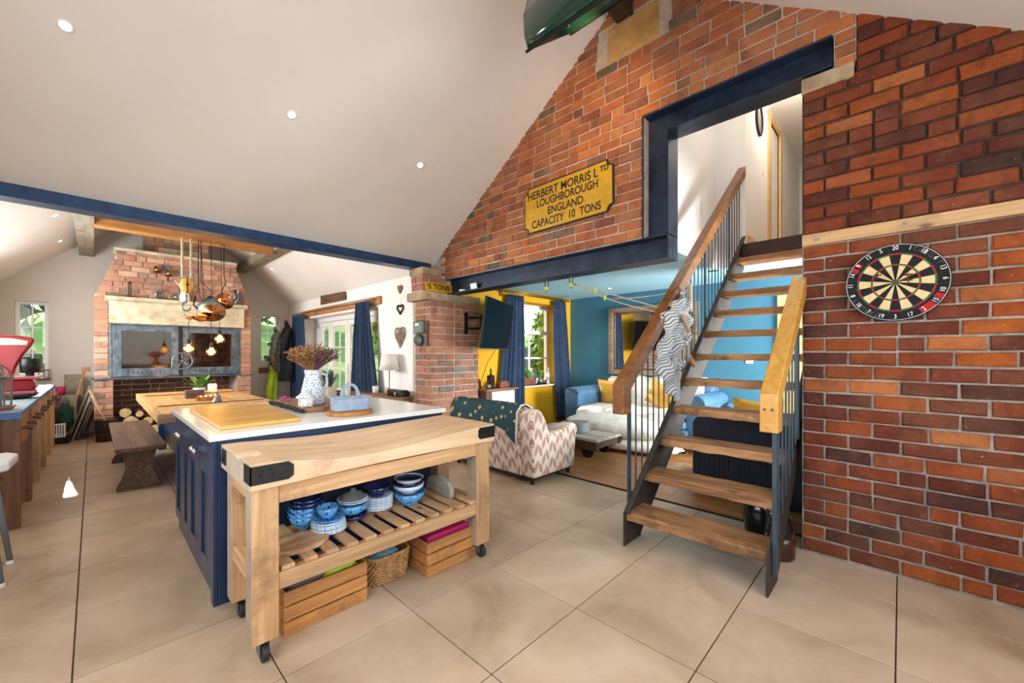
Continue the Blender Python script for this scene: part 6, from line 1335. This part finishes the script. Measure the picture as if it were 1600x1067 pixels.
# sofa
t = thing('sofa', 'blue velvet sofa against the lounge wall under the mirror', 'sofa', (5.85, 2.9, 0))
bx(t, 'base', 5.35, 6.35, 2.0, 3.75, 0.10, 0.32, 'blue_velvet', 0.03); bx(t, 'seat_cushion', 5.32, 6.15, 2.02, 3.73, 0.32, 0.44, 'blue_velvet', 0.05, smooth=True, segs=4)
def arm_(y0, y1): 
    pr_ = [(y0, 0.08), (y1, 0.08), (y1, 0.68)] + [((y0 + y1) / 2 + (y1 - y0) / 2 * 1.15 * math.cos(a), 0.66 + 0.12 * math.sin(a)) for a in [PI * j / 8 for j in range(9)]] + [(y0, 0.68)]
    MB().prism(pr_, 'x', 5.38, 6.35).build('arm', 'blue_velvet', t, 0.03, smooth=True, segs=3)
arm_(3.72, 3.97); arm_(1.80, 2.02)
MB().prism([(6.08, 0.3), (6.48, 0.3), (6.50, 0.80), (6.44, 0.87), (6.30, 0.88), (6.20, 0.82)], 'y', 1.95, 3.82).build('backrest', 'blue_velvet', t, 0.04, smooth=True, segs=3)
for (x, y) in ((5.45, 2.05), (5.45, 3.7), (6.2, 2.05), (6.2, 3.7)): MB().cyl((x, y, 0.0), (x, y, 0.11), 0.03, 10).build('foot', 'walnut', t)
def drape(name, lab, fn, nu, nv, mat, thick=0.02, cat='throw', sub=0):
    o = MB().grid(fn, nu, nv).build(name, mat, None, smooth=True, thick=thick); return tag(o, lab, cat)
def th1(u, v):
    y = 2.06 + 1.60 * u + 0.02 * math.sin(9 * v); w = 0.012 * math.sin(17 * u + 6 * v) + 0.01 * math.sin(31 * u)
    prof_ = [(6.53, 0.60), (6.50, 0.86), (6.38, 0.93), (6.22, 0.88), (6.12, 0.62), (6.05, 0.48), (5.75, 0.475), (5.42, 0.475), (5.28, 0.42), (5.25, 0.25), (5.22, 0.16)]
    s = v * (len(prof_) - 1); i = min(int(s), len(prof_) - 2); f = s - i
    x = prof_[i][0] + (prof_[i + 1][0] - prof_[i][0]) * f; z = prof_[i][1] + (prof_[i + 1][1] - prof_[i][1]) * f
    return (min(x - abs(w) * 0.5 + 0.0, 6.53), y, z + w + 0.01)
drape('throw_blanket', 'cream throw draped over the seat and back of the blue sofa', th1, 40, 40, 'white_throw', 0.02)
blob('seat_pad', 'large round cream pad in front of the blue sofa', 'cushion', (5.12, 2.9, 0.31), 0.32, 0.80, 0.16, 'white_throw', 3, 0.12)
blob('floor_cushion', 'rolled cream floor cushion under the round pad', 'cushion', (5.10, 2.75, 0.10), 0.28, 0.78, 0.10, 'white_throw', 6, 0.12)
def cushion(name, lab, c, s, mat, rot, th=0.07):
    q = Matrix.Translation(c) @ rot; mb = MB()
    for sg in (1, -1): mb.grid(lambda u, v, sg=sg: tuple(q @ Vector(((u - .5) * s * (1 + .06 * math.cos(2 * PI * v)), sg * th * (max(0, math.sin(PI * u) * math.sin(PI * v))) ** 0.45, (v - .5) * s * (1 + .06 * math.cos(2 * PI * u))))), 14, 14)
    o = mb.build(name, mat, None, smooth=True); return tag(o, lab, 'cushion')
rq = lambda z, y=0: Matrix.Rotation(z, 4, 'Z') @ Matrix.Rotation(y, 4, 'X')
cushion('cushion', 'mustard fringed cushion at the window end of the blue sofa', (5.98, 3.46, 0.68), 0.42, 'yellow_cushion', rq(-PI / 2 + 0.1, 0.3))
cushion('cushion', 'mustard cushion standing on its corner at the other end of the blue sofa', (5.98, 2.62, 0.68), 0.42, 'yellow_cushion', rq(-PI / 2 - 0.1, 0.3) @ Matrix.Rotation(0.45, 4, 'Y'))
# trolley coffee table
t = thing('coffee_table', 'low weathered cart coffee table on iron wheels', 'table', (4.6, 3.3, 0))
for k in range(5): bx(t, 'plank', 4.25 + k * 0.137, 4.384 + k * 0.137, 2.66, 3.82, 0.235, 0.27, 'grey_wood', 0.004)
bx(t, 'side_beam', 4.27, 4.34, 2.68, 3.80, 0.12, 0.235, 'dark_timber', 0.004); bx(t, 'side_beam', 4.84, 4.91, 2.68, 3.80, 0.12, 0.235, 'dark_timber', 0.004)
bx(t, 'end_beam', 4.34, 4.84, 2.70, 2.76, 0.14, 0.235, 'dark_timber', 0.004)
for (x, y) in ((4.40, 2.88), (4.78, 2.88), (4.40, 3.6), (4.78, 3.6)):
    w_ = MB().tube([(x - 0.02, y, 0.075), (x + 0.02, y, 0.075)], 0.075, 24).tube([(x - 0.032, y, 0.075), (x - 0.02, y, 0.075)], 0.085, 24).build('wheel', 'black_iron', t, 0.004); MB().cyl((x - 0.06, y, 0.075), (x + 0.05, y, 0.075), 0.016, 10).box(x - 0.03, x + 0.045, y - 0.05, y + 0.05, 0.12, 0.15).build('axle', 'black_iron', t)
o = MB().lathe((4.55, 3.12, 0.27), [(0.12, 0), (0.13, 0.01), (0.13, 0.10), (0.135, 0.105), (0.135, 0.13), (0.12, 0.14), (0, 0.142)], 32).build('round_tin', 'grey_plastic', None, smooth=False); tag(o, 'round grey lidded tin on the cart coffee table', 'tin')
t = thing('low_chest', 'whitewashed low chest between the armchair and the lounge window', 'chest', (4.45, 4.0, 0))
bx(t, 'body', 3.98, 4.16, 3.6, 4.0, 0.0, 0.36, 'dark_timber', 0.004); bx(t, 'lid', 3.95, 4.20, 3.55, 4.05, 0.36, 0.40, 'grey_wood', 0.004)
# armchair
t = thing('armchair', 'cream loveseat patterned with rust feather leaves, seen from behind', 'armchair', (3.4, 3.26, 0))
AX = 3.02
side = [(AX + 0.02, 0.07), (3.73, 0.07), (3.76, 0.40), (3.80, 0.47), (3.78, 0.53), (3.72, 0.555), (3.62, 0.545), (3.45, 0.50), (3.34, 0.49), (3.28, 0.52), (3.24, 0.62), (3.18, 0.72), (3.11, 0.765), (3.05, 0.76), (3.00, 0.71), (2.99, 0.62)]
MB().prism(side, 'y', 2.62, 2.80).build('arm', 'feather_fabric', t, 0.03, smooth=True, segs=3); MB().prism(side, 'y', 3.74, 3.92).build('arm', 'feather_fabric', t, 0.03, smooth=True, segs=3)
MB().prism([(AX + 0.02, 0.07), (3.28, 0.07), (3.28, 0.5), (3.24, 0.66), (3.17, 0.75), (3.09, 0.775), (3.02, 0.74), (2.995, 0.62)], 'y', 2.79, 3.75).build('backrest', 'feather_fabric', t, 0.02, smooth=True, segs=3)
bx(t, 'seat', 3.26, 3.74, 2.79, 3.75, 0.07, 0.40, 'feather_fabric', 0.03, smooth=True); bx(t, 'underframe', 3.05, 3.70, 2.66, 3.88, 0.045, 0.075, 'black_cloth')
for (x, y) in ((3.08, 2.68), (3.68, 2.68), (3.08, 3.86), (3.68, 3.86)): MB().cyl((x, y, 0.0), (x, y, 0.05), 0.02, 10).build('foot', 'black_metal', t)
def ath(u, v):
    y = 2.80 + 1.08 * u; pr_ = [(2.965, 0.50 + 0.08 * math.sin(u * 3.0)), (2.972, 0.62), (2.98, 0.71), (3.03, 0.785), (3.10, 0.80), (3.18, 0.78), (3.26, 0.68), (3.31, 0.52)]
    s = v * 7; i = min(int(s), 6); f = s - i; x = pr_[i][0] + (pr_[i + 1][0] - pr_[i][0]) * f; z = pr_[i][1] + (pr_[i + 1][1] - pr_[i][1]) * f
    w = 0.004 * math.sin(19 * u + 3 * v) + 0.002 * math.sin(37 * u)
    return (x - w * (1 if v < .5 else -1) - 0.004, y, z + 0.3 * w - (0.10 * max(0, 0.18 - u) / 0.18 if v < 0.25 else 0))
drape('velvet_throw', 'dark teal velvet throw with gold leaves over the loveseat back', ath, 50, 28, 'velvet_leaf', 0.01)
o = MB().tube([ath(0, 0.0), ath(0, 0.15), ath(0, 0.3), ath(0, 0.45), ath(0, 0.6), ath(0, 0.75), ath(0, 0.9)], 0.012, 8).build('piping', 'cream_cloth', None, smooth=True); tag(o, 'cream fringe edging the teal velvet throw', 'trim')
# dark seat behind the stairs with cushions
t = thing('sofa', 'dark navy velvet sofa seen from behind under the stairs', 'sofa', (4.4, 0.9, 0))
MB().prism([(0.15, 0.62), (0.15, 0.02), (1.448, 0.02), (1.448, 0.66), (1.42, 0.71), (1.36, 0.735), (0.2, 0.735)], 'x', 4.0, 4.22).build('backrest', 'dark_navy_velvet', t, 0.02, smooth=False)
bx(t, 'seat', 4.2, 4.85, 0.17, 1.40, 0.06, 0.42, 'dark_navy_velvet', 0.03); bx(t, 'arm', 4.2, 4.85, 1.28, 1.45, 0.06, 0.58, 'dark_navy_velvet', 0.04)
mb = MB()
for k in range(30): mb.box(3.994, 4.0, 0.2 + k * 0.042, 0.212 + k * 0.042, 0.06, 0.40)
mb.build('pleated_skirt', 'dark_navy_velvet', t); mb = MB()
for k in range(4): mb.lathe((3.998, 0.35 + k * 0.3, 0.62), [(0, -0.012), (0.012, 0), (0, 0.012)], 8)
mb.build('buttons', 'dark_navy_velvet', t)
cushion('cushion', 'yellow cushion showing above the dark sofa under the stairs', (4.45, 1.0, 0.66), 0.42, 'yellow_cushion', rq(-PI / 2, -0.2))
blob('blue_throw', 'blue folded cloth beside the yellow cushion on the dark sofa', 'throw', (4.55, 1.27, 0.66), 0.14, 0.12, 0.15, 'blue_velvet', 5, 0.15)
blob('blue_armchair_arm', 'x', 'x', (0, 0, 0), 0.01, 0.01, 0.01, 'blue_velvet', 5) if False else None

# ================================================================== WORKBENCH SIDE
t = thing('workbench', 'long brown timber workbench with blue grey top and pegged drawers', 'workbench', (-0.7, 6.7, 0))
bx(t, 'top', -1.02, -0.385, 4.79, 8.75, 0.852, 0.88, 'bluegrey_top', 0.002); MB().box(-1.02, -0.38, 4.775, 4.79, 0.83, 0.88).box(-0.385, -0.378, 4.775, 8.75, 0.845, 0.88).build('edge_strip', 'bluegrey_edge', t, 0.002)
bx(t, 'end_board', -0.99, -0.47, 4.83, 4.86, 0.50, 0.85, 'bench_brown', 0.003); bx(t, 'end_board', -0.99, -0.47, 4.83, 4.86, 0.20, 0.32, 'bench_brown', 0.003)
bx(t, 'front_rail', -0.42, -0.40, 4.95, 8.72, 0.80, 0.85, 'bench_front', 0.003)
for k in range(5):
    y0 = 4.95 + k * 0.755
    dr = MB().prism([(y0 + 0.02, 0.80), (y0 + 0.70, 0.80), (y0 + 0.70, 0.62), (y0 + 0.60, 0.58), (y0 + 0.12, 0.58), (y0 + 0.02, 0.62)], 'x', -0.42, -0.402).build('drawer', 'bench_front', t, 0.002)
    for yy_ in (0.2, 0.52): MB().cyl((-0.402, y0 + yy_, 0.72), (-0.36, y0 + yy_, 0.72), 0.013, 10).cyl((-0.37, y0 + yy_, 0.72), (-0.345, y0 + yy_, 0.72), 0.022, 12).build('knob', 'bench_wood', dr)
for y in (4.80, 5.62, 6.42, 7.22, 8.02, 8.62):
    bx(t, 'leg', -0.475, -0.385, y, y + 0.09, 0.0, 0.83, 'bench_brown' if y < 5.7 else 'pine_z', 0.004); bx(t, 'leg', -0.99, -0.90, y, y + 0.09, 0.0, 0.83, 'bench_brown', 0.004)
bx(t, 'shelf', -0.98, -0.50, 4.95, 8.6, 0.28, 0.31, 'bench_front', 0.003)
# lantern
t = thing('lantern', 'domed metal and glass lantern on the near end of the workbench', 'lantern', (-0.54, 5.15, 0.881))
c = Vector((-0.545, 5.15, 0.881))
MB().lathe(c, [(0.10, 0), (0.105, 0.015), (0.09, 0.03), (0, 0.03)], 6).build('base', 'galvanised', t); MB().lathe(c + Vector((0, 0, 0.24)), [(0.095, 0), (0.105, 0.01), (0.10, 0.022), (0.09, 0.022)], 6).build('collar', 'galvanised', t)
for k in range(6): a = 2 * PI * k / 6; p0 = c + Vector((0.088 * math.cos(a), 0.088 * math.sin(a), 0.02)); MB().tube([p0, p0 + Vector((0, 0, 0.23))] + [c + Vector((0.088 * math.cos(b_) * math.cos(a), 0.088 * math.cos(b_) * math.sin(a), 0.25 + 0.11 * math.sin(b_))) for b_ in (0.3, 0.7, 1.1, 1.45)], 0.006, 6).build('rib', 'galvanised', t)
MB().lathe(c, [(0.085, 0.03), (0.085, 0.25), (0.07, 0.31), (0.02, 0.355)], 6).build('glazing', 'mug_glass', t); MB().lathe(c + Vector((0, 0, 0.355)), [(0.03, 0), (0.012, 0.02), (0.02, 0.05), (0, 0.07)], 12).build('finial', 'galvanised', t, smooth=True)
MB().lathe(c + Vector((0, 0, 0.032)), [(0.035, 0), (0.035, 0.10), (0, 0.10)], 14).build('candle', 'wax_white', t)
# red scales
t = thing('shop_scales', 'red enamel shop scales with fan shaped head on the workbench', 'scales', (-0.55, 6.3, 0.881))
SYY = 6.3
MB().prism([(-0.78, 0.96), (-0.40, 0.96), (-0.39, 1.02), (-0.42, 1.07), (-0.78, 1.07)], 'y', SYY - 0.16, SYY + 0.10).build('base', 'red_enamel', t, 0.02, segs=3)
MB().box(-0.79, -0.375, SYY - 0.17, SYY + 0.11, 1.072, 1.10).box(-0.77, -0.40, SYY - 0.165, SYY + 0.1, 0.93, 0.96).build('deck', 'pink_red', t, 0.006)
MB().prism([(-0.72, 1.10), (-0.545, 1.10), (-0.53, 1.18), (-0.485, 1.30), (-0.43, 1.40), (-0.405, 1.46), (-0.43, 1.485), (-0.52, 1.50), (-0.63, 1.50), (-0.73, 1.49), (-0.86, 1.46), (-0.83, 1.38), (-0.77, 1.25)], 'y', SYY - 0.06, SYY + 0.06).build('head', 'red_enamel', t, 0.02, segs=3)
MB().prism([(-0.80, 1.40), (-0.46, 1.41), (-0.45, 1.445), (-0.55, 1.47), (-0.68, 1.475), (-0.80, 1.45)], 'y', SYY - 0.064, SYY - 0.06).build('dial_window', 'cream_cloth', t)
MB().cyl((-0.44, SYY - 0.02, 1.10), (-0.44, SYY - 0.02, 1.13), 0.03, 14).build('stem', 'black_metal', t); MB().lathe((-0.44, SYY - 0.02, 1.13), [(0.05, 0), (0.068, 0.01), (0.068, 0.14), (0.06, 0.145), (0.055, 0.02), (0, 0.02)], 22).build('pan_holder', 'black_metal', t, smooth=True)
o = MB().lathe((-0.535, 6.28, 0.881), [(0.09, 0), (0.15, 0.02), (0.175, 0.048), (0.168, 0.048), (0.13, 0.02), (0, 0.015)], 30, sx=0.9).build('brass_pan', 'raw_steel', None, smooth=True); tag(o, 'dark metal dish under the red scales', 'dish')
o = MB().box(-0.60, -0.455, 5.30, 5.42, 0.881, 0.892).build('cork_mat', 'wicker', None, 0.003); tag(o, 'thin cork mat on the workbench behind the lantern', 'mat')
o = MB().tube([(-0.60, 4.93, 0.896), (-0.48, 4.94, 0.896)], 0.013, 10).box(-0.48, -0.435, 4.937, 4.941, 0.885, 0.905).build('hand_tool', 'terracotta', None); tag(o, 'hand tool with reddish wooden handle on the workbench edge', 'tool')
o = MB().box(-0.62, -0.50, 9.95, 10.05, 0.93, 0.95).build('rack_x', 'bench_wood', None) if False else None
t = thing('window_rack', 'dark wooden bottle rack on the sill of the small window', 'rack', (-0.62, 10.05, 0.94))
MB().box(-0.73, -0.49, 10.0, 10.08, 0.90, 0.93).box(-0.73, -0.49, 10.0, 10.02, 1.05, 1.07).build('rail', 'bench_wood', t, 0.002)
for k in range(5): MB().box(-0.73 + k * 0.056, -0.718 + k * 0.056, 10.0, 10.02, 0.93, 1.05).build('upright', 'bench_wood', t)
# white stool in the lower left
t = thing('bar_stool', 'white plastic bar stool with splayed grey legs', 'stool', (-0.56, 3.88, 0))
MB().prism([(-0.76, 3.66), (-0.37, 3.66), (-0.335, 3.70), (-0.325, 3.98), (-0.37, 4.06), (-0.76, 4.06), (-0.80, 4.0), (-0.80, 3.7)], 'z', 0.645, 0.70).build('seat', 'white_plastic', t, 0.014, segs=3)
for (sx, sy) in ((1, 1), (1, -1), (-1, 1), (-1, -1)):
    l = MB().cyl((-0.56 + sx * 0.13, 3.86 + sy * 0.13, 0.65), (-0.56 + sx * 0.195, 3.86 + sy * 0.185, 0.018), 0.014, 12).build('leg', 'grey_plastic', t, smooth=True)
    MB().cyl((-0.56 + sx * 0.195, 3.86 + sy * 0.185, 0.0), (-0.56 + sx * 0.195, 3.86 + sy * 0.185, 0.02), 0.018, 12, r2=0.016).build('foot_cap', 'white_plastic', l)
# clutter beside the fireplace
t = thing('log_bucket', 'round galvanised bucket of tools at the corner of the fireplace', 'bucket', (0.13, 8.66, 0))
MB().lathe((0.13, 8.66, 0), [(0.105, 0), (0.125, 0.32), (0.132, 0.33), (0.12, 0.32), (0.10, 0.02), (0, 0.02)], 30).build('bucket', 'raw_steel', t, smooth=True); MB().tube([(0.13 + 0.127 * math.cos(a), 8.66 + 0.127 * math.sin(a), 0.12) for a in [2 * PI * j / 24 for j in range(25)]], 0.005, 6, cap=False).build('hoop', 'raw_steel', t)
o = MB().tube([(0.14, 8.66, 0.25), (0.06, 8.70, 0.45)], 0.004, 6).tube([(0.16, 8.66, 0.25), (0.07, 8.72, 0.45)], 0.004, 6).tube([(0.07, 8.71, 0.44), (-0.04, 8.74, 0.78)], 0.017, 10).build('bread_fork', 'pine_z', None); tag(o, 'long wooden handled fire fork leaning out of the bucket', 'tool')
o = MB().tube([(-0.30, 8.95, 0.0), (-0.10, 9.6, 1.05)], 0.014, 8).box(-0.13, -0.03, 9.56, 9.66, 1.03, 1.10).build('fire_tool', 'bench_front', None); tag(o, 'tall wooden pole with metal head leaning by the fireplace', 'tool')
for k, (x0, w_, h_, mat, lab) in enumerate(((-0.13, 0.22, 0.55, 'bench_wood', 'dark board leaning against the fireplace side, nearest the bucket'), (-0.17, 0.24, 0.70, 'grey_wood', 'grey board leaning behind the dark board'), (-0.22, 0.26, 0.85, 'purlin_wood', 'tall pale board leaning at the back of the stack'), (-0.05, 0.2, 0.42, 'grey_felt', 'low grey slab leaning in front of the boards'))):
    q = Matrix.Translation((x0 - 0.05, 9.05 + 0.06 * k, 0.0)) @ Matrix.Rotation(0.28, 4, 'Y')
    o = MB().box(-0.012, 0.012, 0, 0.5, 0.005, h_, M=q).build('leaning_board', mat, None, 0.003); tag(o, lab, 'board')
blob('net_bag', 'green plastic net bag stuffed beside the leaning boards', 'bag', (-0.30, 9.05, 0.36), 0.10, 0.12, 0.21, 'green_net', 7, 0.5)
o = MB().lathe((-0.36, 9.6, 0.66), [(0.05, 0), (0.06, 0.14), (0.055, 0.14), (0, 0.12)], 18).build('pink_pot', 'magenta', None, smooth=True); tag(o, 'bright pink pot on the grey box by the end wall', 'pot')
o = MB().box(-0.47, -0.18, 9.5, 9.85, 0.0, 0.66).build('grey_box', 'purlin_wood', None, 0.01); tag(o, 'weathered grey wooden box against the end wall', 'box')
o = MB().box(-0.33, -0.12, 9.86, 9.90, 0.0, 0.98).build('tall_board', 'plaster', None, 0.004); o.data.materials[0] = MATS['purlin_wood']; tag(o, 'tall narrow board standing against the end wall', 'board')
t = thing('plastic_crate', 'pale ribbed plastic crate with dark bag beside the workbench end', 'crate', (-0.40, 8.95, 0))
m_ = MB().box(-0.50, -0.30, 8.84, 9.14, 0.10, 0.12)
for k in range(9): m_.box(-0.50 + k * 0.0245, -0.485 + k * 0.0245, 8.835, 8.85, 0.10, 0.28)
m_.box(-0.51, -0.285, 8.83, 8.86, 0.28, 0.30).box(-0.295, -0.285, 8.84, 9.14, 0.10, 0.30); m_.build('crate', 'white_plastic', t, 0.003)
MB().box(-0.52, -0.24, 8.84, 9.14, 0.0, 0.10).build('dark_base', 'black_cloth', t, 0.02)
blob('black_bag', 'black bag bulging out of the pale plastic crate', 'bag', (-0.40, 9.0, 0.38), 0.11, 0.12, 0.13, 'black_cloth', 9, 0.25)
t = thing('dried_plant', 'dried brown branching plant behind the workbench end', 'plant', (-0.38, 9.35, 0.3))
leafy(MB(), (-0.40, 9.3, 0.4), 26, 0.13, 0.42, 0.012, 21).build('stems', 'dried_purple', t); MB().lathe((-0.40, 9.3, 0.0), [(0.09, 0), (0.11, 0.38), (0.1, 0.38), (0, 0.36)], 16).build('pot', 'bench_wood', t, smooth=True)

# lettering curves become plain meshes
bpy.context.view_layer.update(); DG = bpy.context.evaluated_depsgraph_get()
for o in [q for q in bpy.data.objects if q.type == 'FONT']:
    me = bpy.data.meshes.new_from_object(o.evaluated_get(DG)); n = bpy.data.objects.new(o.name, me); COL.objects.link(n)
    if not me.materials: me.materials.append(o.data.materials[0])
    n.parent = o.parent; n.matrix_local = o.matrix_local.copy(); nm = o.name; bpy.data.objects.remove(o); n.name = nm
